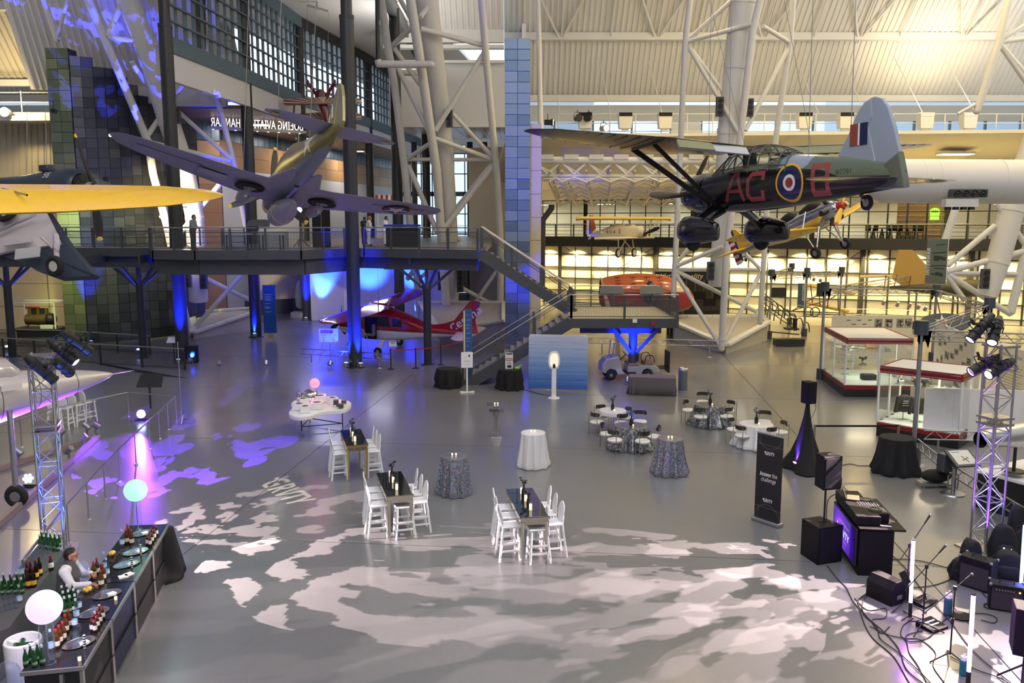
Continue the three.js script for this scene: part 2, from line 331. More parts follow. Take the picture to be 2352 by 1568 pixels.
// white arch ribs:one fat duct inside a cage of three chords
function rib(label,dTop,dBot,yBot,fat,chords,braces,fans=[]){
const D=(y)=>dTop +(dBot-dTop)*Math.min(1.1,Math.max(-.3,y/yBot));
const g=thing('roof_rib',label,'roof rib');
if(fat.length){
const P=fat.map(([x,y,w])=>[at(x,y,D(y)),w*D(y)/ F/2]);
const last=P[P.length-1][0],e=P[0][0].clone().sub(P[1][0]).normalize().multiplyScalar(8);
const pts=[P[0][0].clone().add(e),...P.map((p)=>p[0])],rs=[P[0][1],...P.map((p)=>p[1])];
for(let i=0;i<pts.length-1;i++){part('duct',rod(pts[i],pts[i+1],rs[i],28,rs[i+1]),W.white,g);
if(i){const dir=pts[i+1].clone().sub(pts[i]).normalize().multiplyScalar(.12);part('duct_band',rod(pts[i].clone().sub(dir),pts[i].clone().add(dir),rs[i]+ .03,28),W.white,g);}}
}
for(const[w,off,...c]of chords){const pts=c.map(([x,y])=>at(x,y,D(y)+ off));if(c[0][1]<=0)pts.unshift(pts[0].clone().add(pts[0].clone().sub(pts[1]).normalize().multiplyScalar(8)));
part('chord',pts.slice(1).map((p,i)=>[rod(pts[i],p,w*D(300)/ F/2,14),sph(w*D(300)/ F/2,p.x,p.y,p.z,14)]),W.white,g);}
for(const[x0,y0,x1,y1,w=12,o0=0,o1=0]of braces)part('brace',rod(at(x0,y0,D(y0)+ o0),at(x1,y1,D(y1)+ o1),w*D(300)/ F/2,10),W.white,g);
for(const[x,y,n,sc,dx=0]of fans){
const d=D(y)- .75,c=at(x,y,d),s=sc*d/F,b=part('nozzle_box',rbox(s*1.25,s*(n+.3),.3,c.x,c.y,c.z,.03),W.white,g);
b.material=W.grey;
for(let i=0;i<n;i++)part('nozzle',[new THREE.TorusGeometry(s*.38,s*.09,8,20).translate(c.x,c.y+s*((n-1)/ 2-i),c.z+.16),sph(s*.22,c.x,c.y+s*((n-1)/ 2-i),c.z+.14,10)],W.black,b);
}
return g;
}
rib('white tubular roof rib at left, blue-lit, crossing behind the left dark column',51,55,770,
[[295,0,47],[333,100,48],[388,280,47],[425,390,42],[447,500,40],[456,690,42]],
[[17,-.9,[203,0],[283,190],[340,325],[352,400],[385,525],[434,768]],[13,.8,[460,60],[478,143],[538,378],[566,525],[590,640]],[12,.5,[100,0],[132,90]]],
[[248,85,362,102,12,-.9],[246,83,285,-4,13,-.9],[302,142,340,200,11,-.9],[338,312,372,264,12,-.9],[340,326,530,370,11,-.9,.6],[408,255,532,366,10,0,.6],[400,225,425,187,10],[370,500,436,420,12],[410,540,515,410,12,0,.6],[437,764,565,620,11,-.6,.6],[475,640,575,690,10,0,.6],[130,90,155,0,8]],
[[407,265,3,11],[468,642,3,13],[431,642,3,11]]);
rib('white tubular roof rib in the centre, between the lobby and the tiled pylon',55,63,735,
[[980,0,50],[1003,175,42],[1020,330,39],[1029,455,36],[1037,580,33],[1039,704,29]],
[[17,-.3,[875,0],[891,110],[906,195],[928,375],[943,520],[958,640],[962,742]],[20,-1.4,[943,0],[970,170],[1003,393],[1015,560],[1028,740]],[16,-.2,[1106,0],[1117,140],[1141,400],[1150,560],[1149,742]]],
[[945,64,900,106,11,-1.4],[920,0,945,45,10,0,-1.4],[965,40,992,0,11,-1.4],[966,66,1110,104,11,-1.4],[1114,118,1000,300,11,0,-1.4],[1000,318,1127,365,11,-1.4],[930,366,1130,367,9],[912,152,984,300,11,0,-1.4],[905,110,965,195,10],[1040,262,1133,362,10],[1136,376,1012,535,12,0,-1.4],[1128,378,1046,480,10],[938,380,1005,535,12,0,-1.4],[934,366,1004,318,10,0,-1.4],[997,560,936,640,12,-1.4],[1046,540,1100,600,9],[1145,615,1058,742,10],[1050,655,1148,708,10],[960,585,1146,590,9],[1000,610,962,640,9],[990,700,1020,742,10,0,-1.4]],
[[1032,272,3,12,1],[1057,645,4,12],[1012,645,4,10]]);
rib('white tubular roof rib behind the big black hanging aircraft',45,48,800,
[[1708,0,58],[1690,150,52],[1672,300,46],[1662,490,42],[1645,655,36]],
[[13,.6,[1585,0],[1574,95],[1565,290],[1556,500],[1546,680]],[16,-.9,[1746,0],[1729,70],[1702,300],[1668,592],[1657,800]],[13,.6,[1822,0],[1815,95],[1790,260],[1762,470],[1746,740]]],
[[1580,95,1728,55,10,.6,-.9],[1584,88,1680,2,10,.6],[1583,110,1698,306,10,.6,-.9],[1590,115,1660,210,8,.6],[1752,60,1812,97,10,-.9,.6],[1812,108,1712,300,10,.6,-.9],[1692,330,1640,340,9],[1552,612,1660,566,10,.6,-.9],[1552,606,1640,500,9,.6],[1553,618,1745,619,9,.6,.6],[1553,622,1738,716,10,.6,.6],[1552,628,1652,790,10,.6,-.9],[1744,632,1662,790,10,.6,-.9],[1700,570,1745,616,9],[1640,545,1668,545,9],[1625,450,1670,560,8]],
[[1653,245,3,13],[1722,247,3,12],[1632,622,3,13]]);
rib('white tubular roof rib at the right edge with a fat level duct and nozzle panels',46,46,700,
[[2362,380,60],[2325,480,52],[2292,600,50],[2266,680,46]],
[[16,0,[2318,0],[2295,97],[2244,255]],[17,0,[2196,475],[2168,560]],[19,0,[2380,470],[2352,595],[2322,715]],[12,0,[2372,190],[2300,105]]],
[[2300,97,2360,88,10],[2300,90,2360,55,10],[2298,105,2358,190,11],[2285,518,2176,610,13],[2174,624,2356,576,14],[2174,627,2340,629,11],[2174,632,2216,690,12],[2178,630,2322,722,13],[2288,467,2356,562,13],[2240,240,2200,262,8]],
[[2262,640,3,14]]);
{
const g=thing('air_duct','fat level white air duct at right, behind the tail of the black aircraft','air duct');
const a=at(2040,416,34),b=at(2410,418,34);
part('duct',[rod(a,b,.86,32),sph(.86,a.x,a.y,a.z,24)],W.white,g);
for(const x of[2108,2143,2290]){const c=at(x,417,34);part('duct_band',rod(c.clone().add(V3(-.02,0,0)),c.clone().add(V3(.02,0,0)),.875,32),W.fascia,g);}
for(const[x,y,t,w]of[[2223,444,0,80],[2205,466,1,74]]){const c=at(x,y,33.1),s=w*33/F;
const bx=part('nozzle_box',box(s,.3,.34,c.x,c.y,c.z),t?W.white:W.grey,g);
for(let i=0;i<4;i++)part('nozzle',t?[cyl(.11,.13,.12,c.x+s*(-.36+.24*i),c.y-.2,c.z)]:[new THREE.TorusGeometry(.12,.035,8,18).translate(c.x+s*(-.36+.24*i),c.y,c.z+.18),sph(.06,c.x+s*(-.36+.24*i),c.y,c.z+.17,10)],W.black,bx);}
}
function plinth(label,pts,h0,h1){
const g=thing('plinth',label,'plinth');const conc=mat([.42,.40,.36],.85);
const H=pts.map((_,i)=>i?h1:h0),n=pts.length,P=[],lo=pts.map((p)=>V3(p.x,0,p.z)),hi=pts.map((p,i)=>V3(p.x,H[i],p.z));
const q=(a,b,c,d)=>{for(const v of[a,b,c,a,c,d])P.push(v.x,v.y,v.z);};
for(let i=0;i<n;i++){const j=(i+1)% n;q(lo[i],lo[j],hi[j],hi[i]);}
for(let i=1;i<n-1;i++)for(const v of[hi[0],hi[i],hi[i+1]])P.push(v.x,v.y,v.z);
const geo=new THREE.BufferGeometry();geo.setAttribute('position',new THREE.Float32BufferAttribute(P,3));geo.computeVertexNormals();
part('concrete_block',geo,conc,g);
for(let i=0;i<n;i++){const a=hi[i].clone(),b=hi[(i+1)% n].clone(),L=a.distanceTo(b),k=Math.max(2,Math.round(L/.8));
for(let s=0;s<k;s++)part('coping_stone',beam(a.clone().lerp(b,(s+.02)/ k).setY(a.y +(b.y-a.y)*(s+.02)/ k+.06),a.clone().lerp(b,(s+.98)/ k).setY(a.y +(b.y-a.y)*(s+.98)/ k+.06),.4,.14),W.fascia,g);}
}
plinth('wedge-shaped concrete plinth under the right white rib, beyond the stair landing',[gnd(1668,812),gnd(1762,782),at(1752,780,56).setY(0),at(1545,780,56).setY(0),gnd(1548,782)],.45,1.1);
plinth('concrete plinth under the left blue-lit white rib',[gnd(445,778),gnd(585,758),at(580,700,60.5).setY(0),at(440,700,57.6).setY(0)],.35,1.2);
plinth('grey concrete plinth under the central white rib, behind the red and white light aircraft',[gnd(1010,790),gnd(1160,796),at(1158,740,62).setY(0),at(965,740,62).setY(0)],.7,1.5);
// tiled pylons
{
const b=at(1160,700,47),w=57*47/F,g=thing('tiled_pylon','tall pylon of blue steel tiles two wide, behind the staircase','pylon');
const x0=b.x,top=at(1160,88,47).y,rows=30,h=top/rows,tm=[0,1,2,3].map((k)=>new THREE.MeshPhysicalMaterial({color:new THREE.Color().setRGB(.13+.03*k,.19+.03*k,.26+.03*k),roughness:.3+.04*k,metalness:.75}));
for(let r=0;r<rows;r++)for(let c=0;c<2;c++)part('tile',rbox(w/2-.015,h-.015,.08,x0+w*(.25+.5*c),(r+.5)*h,-47+rr(-.006,.006),.01,1),tm[rnd()*4|0],g);
part('core',box(w-.02,top,1.2,x0+w/2,top/2,-47.65),W.steel,g);
const cc=mat([.55,.47,.28],.8);for(let i=0;i<10;i++)part('concrete_panel',box(.62,1.24,1.2,x0+w+.31,.63+i*1.26,-47.9),cc,g);
const c=at(146,700,51),wl=50*51/F,tl=at(146,110,51).y,rl=29,hl=tl/rl,gm=[0,1,2].map((k)=>mat([.16+.05*k,.19+.05*k,.09+.02*k],.35,.35));  // lit face: green light is put into these tile tones
const gl=thing('tiled_pylon','pylon of green-lit square tiles at the left edge of the curved dark wall','pylon');
for(let r=0;r<rl;r++)for(let k=0;k<2;k++)part('tile',rbox(wl/2-.015,hl-.015,.08,c.x+wl*(.25+.5*k),(r+.5)*hl,-51+rr(-.006,.006),.01,1),gm[rnd()*3|0],gl);
part('core',box(wl-.02,tl,1,c.x+wl/2,tl/2,-51.56),W.steel,gl);
const gw=thing('tiled_wall','curved wall of dark metal tiles with a stepped top, behind the left hanging aircraft','tiled wall');
const cx0=c.x+wl,dm=[0,1,2].map((k)=>mat([.045+.02*k,.05+.02*k,.055+.02*k],.3,.6)),N=13,small=[];
const pos=(t)=>V3(cx0+t*4.9+.55*Math.sin(t*Math.PI),0,-51.1-6.2*t**1.2);
const tops=[16.9,16.9,16.4,16.4,16,15.6,15,14.6,14.6,14,13.6,13.6,13.6];let cnt=0;
for(let i=0;i<N;i++){const a=pos(i/N),b2=pos((i+1)/ N),rows=Math.floor(tops[i]/ .58);
part('core',slab(V3(a.x,0,a.z-.1),V3(b2.x,0,b2.z-.1),V3(b2.x,tops[i],b2.z-.1),V3(a.x,tops[i],a.z-.1),.3),W.steel,gw);
for(let r=0;r<rows;r++){const y0=r*tops[i]/ rows,y1=(r+1)*tops[i]/ rows-.02,p=a.clone().lerp(b2,.02),q=a.clone().lerp(b2,.98);
const geo=slab(V3(p.x,y0,p.z),V3(q.x,y0,q.z),V3(q.x,y1,q.z),V3(p.x,y1,p.z),.06);
if(cnt++<298)part('tile',geo,dm[rnd()*3|0],gw);else small.push(geo);}}
if(small.length)part('tile_field',small,dm[1],gw).userData.kind='stuff';
}
// railings
const meshGeo={};
function wireMesh(w,h,sk,pitch=.07){
const key=[w.toFixed(2),h.toFixed(2),sk.toFixed(2),pitch].join();if(meshGeo[key])return meshGeo[key];
const l=[],nx=Math.round(w/pitch),ny=Math.round(h/pitch);
for(let i=0;i<=nx;i++){const x=i/nx*w;l.push(box(.009,h,.009,x,h/2+sk*i/nx,0));}
for(let j=0;j<=ny;j++)l.push(beam([0,j/ny*h,0],[w,j/ny*h+sk,0],.009,.009));
return meshGeo[key]=merge(l);
}
function railing(label,pts,o={}){
const{h=1.07,pitch=1.5,post=.05,m=W.grey,topM=W.brushed,infill=true,rails=[.86],name='railing',gap=.1}=o;
const g=thing(name,label,'railing');
for(let k=0;k<pts.length-1;k++){
const a=pts[k],b=pts[k+1],L=Math.hypot(b.x-a.x,b.z-a.z),n=Math.max(1,Math.round(L/pitch)),ry=Math.atan2(-(b.z-a.z),b.x-a.x);
part('top_rail',rod(a.clone().add(V3(0,h,0)),b.clone().add(V3(0,h,0)),.028,10),topM,g);
for(const r of rails)part('rail',rod(a.clone().add(V3(0,r,0)),b.clone().add(V3(0,r,0)),.02,8),m,g);
if(infill)part('rail',rod(a.clone().add(V3(0,gap,0)),b.clone().add(V3(0,gap,0)),.02,8),m,g);
for(let i=k?1:0;i<=n;i++){const p=a.clone().lerp(b,i/n);part('post',box(post*2,h-.03,post,p.x,p.y+h/2-.02,p.z,ry),m,g);}
if(infill)for(let i=0;i<n;i++){const p=a.clone().lerp(b,i/n),s=(b.y-a.y)/ n,w=L/n,q=part('wire_mesh',wireMesh(w,rails[rails.length-1]- gap,s),m,g);q.userData.kind='stuff';q.position.set(p.x,p.y+gap,p.z);q.rotation.y=ry;}
}
return g;
}
// walkway,stairs
const HD=5.95;
const dk=(px,d)=>at(px,514,d).setY(HD);
const DF=[dk(-60,44.5),dk(150,44.5),dk(342,44),dk(348,40.6),dk(445,40),dk(690,40.2),dk(790,43.3),dk(835,43.3),dk(1097,40.8)];
{
const g=thing('walkway','dark steel upper walkway crossing behind the columns, blue-lit from below','walkway');
const back=[dk(1110,44.6),dk(560,47.6),dk(345,47.5),dk(-60,47.5)];
const s=shapeOf([...DF,...back].map((p)=>[p.x,-p.z]));
const plate=new THREE.ExtrudeGeometry(s,{depth:.25,bevelEnabled:false});plate.rotateX(-Math.PI/2).translate(0,HD-.25,0);
part('floor_plate',plate,mat([.16,.15,.14],.5),g);
for(let i=0;i<DF.length-1;i++){const a=DF[i].clone(),b=DF[i+1].clone();
part('fascia',beam(a.clone().setY(HD-.2),b.clone().setY(HD-.2),.1,.44),W.grey,g);
const n=V3(0,0,-.5),hgt=i>2&&i<6?.75:.6;
part('girder',beam(a.clone().add(n).setY(HD-.4-hgt/2),b.clone().add(n).setY(HD-.4-hgt/2),.16,hgt),W.grey,g);
const L=a.distanceTo(b),k=Math.max(1,Math.round(L/3));for(let j=0;j<=k;j++){const p=a.clone().lerp(b,j/k);part('stiffener',box(.05,.4,.12,p.x,HD-.2,p.z+.03),W.grey,g);}}
part('girder',beam(V3(-26,HD-.7,-46.6),V3(-2,HD-.7,-46.6),.16,.6),W.grey,g);
for(let i=0;i<9;i++)part('cross_beam',beam(V3(-24+i*2.7,HD-.5,-42.5),V3(-24+i*2.7,HD-.5,-46.6),.1,.4),W.grey,g);
part('cable_pipe',pipe([dk(880,43.2).setY(4.95),dk(1090,42).setY(4.95)],.04),W.grey,g);
}
{const s=shapeOf([dk(1110,44.65),dk(1130,60),dk(1130,90),dk(930,90),dk(640,70),dk(560,52),dk(560,47.65)].map((p)=>[p.x,-p.z]));struct('floor_lobby',new THREE.ExtrudeGeometry(s,{depth:.3,bevelEnabled:false}).rotateX(-Math.PI/2).translate(0,HD-.3,0),mat([.22,.2,.18],.35));}
railing('railing along the front edge of the upper walkway left of the tallest column',DF.slice(0,7));
railing('railing along the walkway from the tallest column to the head of the stairs',DF.slice(7));
railing('far railing of the upper walkway, at left behind the front one',[dk(-60,47.3),dk(345,47.3),dk(560,52)],{infill:false,rails:[.86,.5,.15]});
railing('lobby balustrade in front of the entrance windows',[dk(800,93),dk(1130,93)],{pitch:2.5});
for(const[px,d,label]of[[981,43.2,'blue-lit support column of the walkway, in front of the red and white light aircraft'],[323,45.5,'blue-lit support column of the walkway left of the wood panels'],[20,46,'blue-lit support column of the walkway at the left edge, beside the framed engine']]){
const p=at(px,700,d),g=thing('support_column',label,'column',[p.x,0,p.z]);
part('shaft',cyl(.2,.2,3.9,0,1.95,0,24),W.steel,g);
part('collar',cyl(.22,.22,.08,0,3.9,0,24),W.steel,g);
part('post',box(.16,1.2,.3,0,4.5,0),W.grey,g);
for(const[dx,dz]of[[-1.35,.1],[1.35,.1],[-.45,.9],[.45,-.9]])part('brace',beam([dx*.1,3.9,dz*.1],[dx,4.95,dz],.1,.14),W.grey,g);
part('base_plate',cyl(.34,.36,.04,0,.02,0,20),W.steel,g);
}
const LN=3.0,lx0=at(1312,737,37.7).x,lx1=at(1556,737,37.7).x,sx0=at(1068,885,37.7).x,ux0=dk(1104,41).x;
{
const g=thing('staircase','grey steel staircase with two flights and a landing, coming down from the walkway','staircase');
const tread=mat([.26,.24,.20],.6);
const flight=(xa,ya,xb,yb,zf,zb)=>{
const n=16,sg=Math.sign(xb-xa);
for(let i=0;i<n;i++){const x=xa +(xb-xa)*(i+.5)/ n,y=ya +(yb-ya)*(i+1)/ n;part('step',[box(Math.abs(xb-xa)/ n+.03,.05,zf-zb-.1,x,y-.03,(zf+zb)/ 2),box(.02,(yb-ya)/ n,zf-zb-.1,x-sg*(Math.abs(xb-xa)/ n/2),y -(yb-ya)/ n/2-.02,(zf+zb)/ 2)],tread,g);}
for(const z of[zf,zb])part('stringer',beam([xa-sg*.1,ya-.12,z],[xb+sg*.05,yb-.16,z],.08,.5),W.grey,g);
part('soffit_plate',beam([xa,ya-.34,(zf+zb)/ 2],[xb,yb-.36,(zf+zb)/ 2],zf-zb,.03),W.grey,g);
};
flight(sx0,0,lx0-.05,LN,-37.7,-40.0);
flight(lx0+.3,LN,ux0,HD,-41.0,-43.3);
part('landing_plate',box(lx1-lx0,.08,5.8,(lx0+lx1)/ 2,LN-.05,-40.55),mat([.46,.42,.30],.6),g);
part('fascia',[box(lx1-lx0+.1,.42,.1,(lx0+lx1)/ 2,LN-.2,-37.68),box(.1,.42,5.8,lx1,LN-.2,-40.55),box(lx1-lx0,.42,.1,(lx0+lx1)/ 2,LN-.2,-43.4)],W.grey,g);
part('girder',[box(lx1-lx0-1,.5,.2,(lx0+lx1)/ 2,LN-.55,-39),box(lx1-lx0-1,.5,.2,(lx0+lx1)/ 2,LN-.55,-42)],W.grey,g);
const cx=at(1455,800,39).x;
part('support_column',[cyl(.2,.2,2.3,cx,1.15,-39.2,20),box(.5,.5,.5,cx,2.4,-39.2)],W.grey,g);
part('brace',[beam([cx-.15,1.3,-39],[cx-1.2,2.7,-38.6],.12,.16),beam([cx+.15,1.3,-39],[cx+1.3,2.7,-38.6],.12,.16)],W.grey,g);
part('call_box',[box(.2,.16,.06,at(1458,745,37.6).x,LN-.08,-37.6)],W.plastic,g);part('alarm_box',box(.16,.16,.06,at(1499,750,37.6).x,LN-.2,-37.6),W.red,g);
}
const hr={pitch:1.6,rails:[.9],m:W.grey};
railing('front handrail of the lower flight of stairs',[V3(sx0-.1,.05,-37.7),V3(lx0,LN+.05,-37.7)],hr);
railing('rear handrail of the lower flight of stairs',[V3(sx0-.1,.05,-40),V3(lx0,LN+.05,-40)],{...hr,infill:false,rails:[.9,.7]});
railing('front handrail of the upper flight of stairs',[V3(lx0+.3,LN+.05,-41),V3(ux0,HD+.05,-41)],hr);
railing('rear handrail of the upper flight of stairs',[V3(lx0+.3,LN+.05,-43.3),V3(ux0,HD+.05,-43.3)],{...hr,infill:false,rails:[.9,.7]});
railing('railing round the stair landing',[V3(lx0,LN,-37.7),V3(lx1,LN,-37.7),V3(lx1,LN,-43.4),V3(lx0+.4,LN,-43.4)],{pitch:2});
for(const[px,label,d]of[[1405,'left slanted dark reading panel on the landing railing',37.55],[1497,'right slanted dark reading panel on the landing railing',37.55],[600+0,'slanted dark reading panel on the walkway railing below the grey fighter',40.1],[350,'large dark reading panel on the low handrail at left',0]]){
if(!d)continue;const p=at(px,685,d);const y=(px>1000?LN:HD)+ 1.12;
const g=thing('reading_panel',label,'information panel',[p.x,y,p.z+.1]);
const pl=part('plate',extrude([[-.55,0],[.55,0],[.5,.42],[.3,.5],[-.3,.5],[-.5,.42]],.03),W.grey,g);pl.rotation.x=-.9;
part('bracket',box(.06,.25,.06,0,-.08,-.05),W.grey,g);
}
// right side:catwalk,flood lamps,gallery with lattice ceiling,cream panel wall
const warm=[1,.72,.28];
{
const zc=-64,g=thing('catwalk','white steel catwalk with railing below the strip windows','catwalk');
const X=(px)=>at(px,300,64).x,Y=(py)=>at(1500,py,64).y,x0=X(1282),x1=X(2420);
part('deck_beam',[box(x1-x0,.42,.3,(x0+x1)/ 2,Y(314),zc),box(x1-x0,.14,2.2,(x0+x1)/ 2,Y(309),zc-1.1),box(x1-x0,.35,.25,(x0+x1)/ 2,Y(326),zc-2)],W.white,g);
for(const y of[262,283,302])part('rail',rod([x0,Y(y),zc+.1],[x1,Y(y),zc+.1],.035,8),W.white,g);
for(let px=1282;px<2420;px +=59)part('post',rod([X(px),Y(309),zc+.1],[X(px),Y(262),zc+.1],.04,8),W.white,g);
for(const px of[1282,1398,1516,1662,1873,1980,2112,2233]){part('hanger',box(.2,Y(310)- Y(405),.2,X(px),(Y(310)+ Y(405))/ 2,zc),W.white,g);part('rod',rod([X(px)+ .1,Y(262),zc+.2],[X(px)- .4,Y(110),-68],.03,6),W.white,g);}
for(const px of[1870,2010,2140,2280])part('bracket',beam([X(px),Y(322),zc+.2],[X(px)+ 1.2,Y(318),zc+2.2],.2,.4),W.white,g);
for(const[px,lit,k]of[[1342,0,'leftmost'],[1433,0,'second from the left'],[1523,0,'third from the left'],[1840,0,'left of the tail fin of the black aircraft'],[1933,0,'touching the tail fin of the black aircraft'],[2115,1,'lit, first right of the tail fin'],[2213,1,'lit, rightmost']]){
const q=thing('flood_lamp',`white box flood lamp on the catwalk, ${k}`,'flood lamp',[X(px),Y(300),zc+.5]);
const s=.55;part('housing',extrude([[-.42,0],[.42,0],[.5,1.05],[-.5,1.05]],.7,.02,[]).translate(0,.1,-.3),W.white,q);
part('lens',box(.9,.04,.6,0,1.18,.05),lit?glow([1,.8,.4],6):W.matblack,q);
part('hood',box(.96,.26,.03,0,1.06,.44),lit?W.white:W.matblack,q);
part('yoke',box(.5,.14,.2,0,.02,.1),W.white,q);
if(lit){const l=spot(V3(X(px),Y(300)+ 1.35,zc+.5),V3(X(px)+ .6,21.5,-69),[1,.8,.45],200,.7,1,30,'flood_light');}
}
for(const[px,py,a,label]of[[1258,281,0,'black spotlight at the left end of the catwalk, pointing left'],[1326,272,1,'small black spotlight left of the pair above the wing'],[1352,272,2,'black round-bodied spotlight between the first two flood lamps'],[1386,295,3,'glowing silver can lamp on the catwalk above the wing']]){
const p=at(px,py,63),q=thing('spotlight',label,'spotlight',p);q.rotation.y=[1.5,.2,-.4,.5][a];
part('can',[cyl(.2,.2,.5,0,0,0,16).rotateX(Math.PI/2),cyl(.28,.22,.18,0,0,0,16).rotateX(Math.PI/2).translate(0,0,.3)],a==3?W.brushed:W.black,q);
part('lens',cyl(.2,.2,.02,0,0,0,16).rotateX(Math.PI/2).translate(0,0,.4),a==3||a==0?glow([1,.85,.6],5):W.black,q);
part('yoke',[pipe([[-.26,0,0],[-.2,.4,0],[.2,.4,0],[.26,0,0]],.02),rod([0,.38,0],[0,.6,0],.025)],W.black,q);
}
}
const GW=(t,y,off=0)=>{const a=at(1215,514,76),b=at(2420,514,59.5),p=a.lerp(b,t);const n=V3(-(b.z-p.z),0,b.x-p.x);p.y=y;const dir=V3(.42,0,.9);return p.addScaledVector(dir.normalize(),off);};
const gT=(px)=>{let lo=-.1,hi=1.1;for(let i=0;i<40;i++){const m=(lo+hi)/ 2,p=GW(m,0),x=CX+F*p.x /(-p.z)*cP;x<px?lo=m:hi=m;}return(lo+hi)/ 2;};
{
const g=structGroup('wall_gallery');const N=27,rows=[5.3,4.62,3.5,2.52,1.45,.4,.0],pm=[0,1,2].map((k)=>mat([.82-.02*k,.78-.02*k,.64-.02*k],.5));
for(let i=0;i<N;i++)for(let j=0;j<6;j++)part('panel',slab(GW((i+.02)/ N,rows[j+1]+ .03),GW((i+.98)/ N,rows[j+1]+ .03),GW((i+.98)/ N,rows[j]- .03),GW((i+.02)/ N,rows[j]- .03),.08),pm[rnd()*3|0],g);
for(let i=0;i<=N;i++)part('mullion',beam(GW(i/N,0),GW(i/N,5.35),.09,.2),W.steel,g);
for(let j=0;j<6;j++)part('transom',beam(GW(0,rows[j]),GW(1,rows[j]),.2,.08),W.steel,g);
part('backing',slab(GW(0,0,-.2),GW(1,0,-.2),GW(1,5.4,-.2),GW(0,5.4,-.2),.2),W.steel,g);
for(const px of[1282,1497,1966,2212])part('post',beam(GW(gT(px),0,.2),GW(gT(px),5.3,.2),.3,.3),W.steel,g);
for(const[a,b,c]of[[1290,1370,1],[1490,1410,1],[1505,1600,1],[1960,1880,1],[1975,2050,1],[2205,2120,1]])part('tie_rod',rod(GW(gT(a),5.2,.35),GW(gT(b),3.4,.35),.025,6),W.steel,g);
for(const[a,b]of[[-.15,0],[1,1.4]])part('end_wall',slab(GW(a,0,-.1),GW(b,0,-.1),GW(b,14,-.1),GW(a,14,-.1),.2),W.cream,g);
const s=structGroup('floor_gallery');
part('slab',slab(GW(0,6.1,1.8),GW(1.35,6.1,1.8),GW(1.35,6.1,-9),GW(0,6.1,-9),.3),mat([.3,.26,.2],.6),s);
part('slab_edge',beam(GW(0,5.72,1.8),GW(1.3,5.72,1.8),.2,.82),W.steel,s);
const b=structGroup('window_7'),M=30,hy=[6.1,7.1,8.1,9.2];
for(let i=0;i<M;i++)for(let j=0;j<3;j++)part('pane',slab(GW((i+.03)/ M,hy[j]+ .03),GW((i+.97)/ M,hy[j]+ .03),GW((i+.97)/ M,hy[j+1]- .03),GW((i+.03)/ M,hy[j+1]- .03),.012),glassPane(),b);
for(let i=0;i<=M;i++)part('mullion',beam(GW(i/M,6.1),GW(i/M,9.2),i % 7==4?.34:.07,.16),W.steel,b);
for(let j=1;j<4;j++)part('transom',beam(GW(0,hy[j]),GW(1,hy[j]),.12,.07),W.steel,b);
struct('wall_gallery_inner',[slab(GW(0,6,-9),GW(1.4,6,-9),GW(1.4,13,-9),GW(0,13,-9),.2)],W.cream);
struct('wall_gallery_end',[slab(GW(0,0,2.5),GW(0,0,-9.2),GW(0,13.5,-9.2),GW(0,13.5,2.5),.2)],W.cream);
struct('ceiling_gallery',[slab(V3(-.4,12.7,-56),V3(42,12.7,-52),V3(52,10.2,-66),V3(-2,10.2,-86),-.2)],mat([.85,.80,.66],.6));
const L=thing('lattice_ceiling','lattice of cream steel trusses under the lit gallery ceiling at right','lattice ceiling'),cm=mat([.72,.68,.55],.5);
const near=(px)=>at(px,418,54),far=(px)=>at(px,473,71);
const lines=[[1262,1285],[1290,1326],[1346,1361],[1402,1397],[1458,1438],[1517,1476],[1578,1520],[1640,1562],[1705,1606],[1770,1650],[1840,1700],[1910,1752],[1985,1806],[2065,1862],[2150,1922],[2240,1986],[2330,2050],[2420,2115]];
for(const[a,c]of lines){const p=near(a),q=far(c);part('joist',[beam(p,q,.12,.12),beam(p.clone().add(V3(0,.7,0)),q.clone().add(V3(0,.7,0)),.1,.1),...Array.from({length:8},(_,i)=>rod(p.clone().lerp(q,i/8).add(V3(0,i % 2?.7:0,0)),p.clone().lerp(q,(i+1)/ 8).add(V3(0,i % 2?0:.7,0)),.035,6))],cm,L);}
for(let k=0;k<=6;k++){const t=k/6,segs=[];for(let i=0;i<lines.length-1;i++){const p=near(lines[i][0]).lerp(far(lines[i][1]),t),q=near(lines[i+1][0]).lerp(far(lines[i+1][1]),t),m=p.clone().lerp(q,.5).add(V3(0,.3,0));segs.push(rod(p,m,.06,6),rod(m,q,.06,6));}part('cross_bar',segs,cm,L);}
const T=thing('truss_girder','white truss girder with round top pipe above the gallery mouth','girder'),tg=(px,py)=>at(px,py,55);
part('top_chord',rod(tg(1222,368),tg(2080,372),.24,16),W.white,T);
part('bottom_chord',[beam(tg(1235,403),tg(2080,405),.3,.16),rod(tg(1247,411),tg(1565,412),.13,10)],W.white,T);
for(let i=0;i<14;i++){const x=1228+i*60;part('web',[rod(tg(x,372),tg(x+30,400),.09,8),rod(tg(x+30,400),tg(x+60,372),.09,8),rod(tg(x+4,376),tg(x+44,400),.05,6)],W.white,T);}
for(let i=0;i<8;i++)part('cradle',box(.9,.3,.4,tg(1255+i*57,360).x,tg(1255,361).y,-54.9),W.white,T);
part('post',[rod(tg(1559,412),tg(1559,416),.1),beam(tg(1236,360),tg(1236,405),.3,.3)],W.white,T);
}
railing('railing along the front of the far upper gallery',[GW(0,6.12,1.75),GW(.5,6.12,1.75),GW(1,6.12,1.75)],{infill:false,rails:[.8,.5,.2],pitch:1.6});
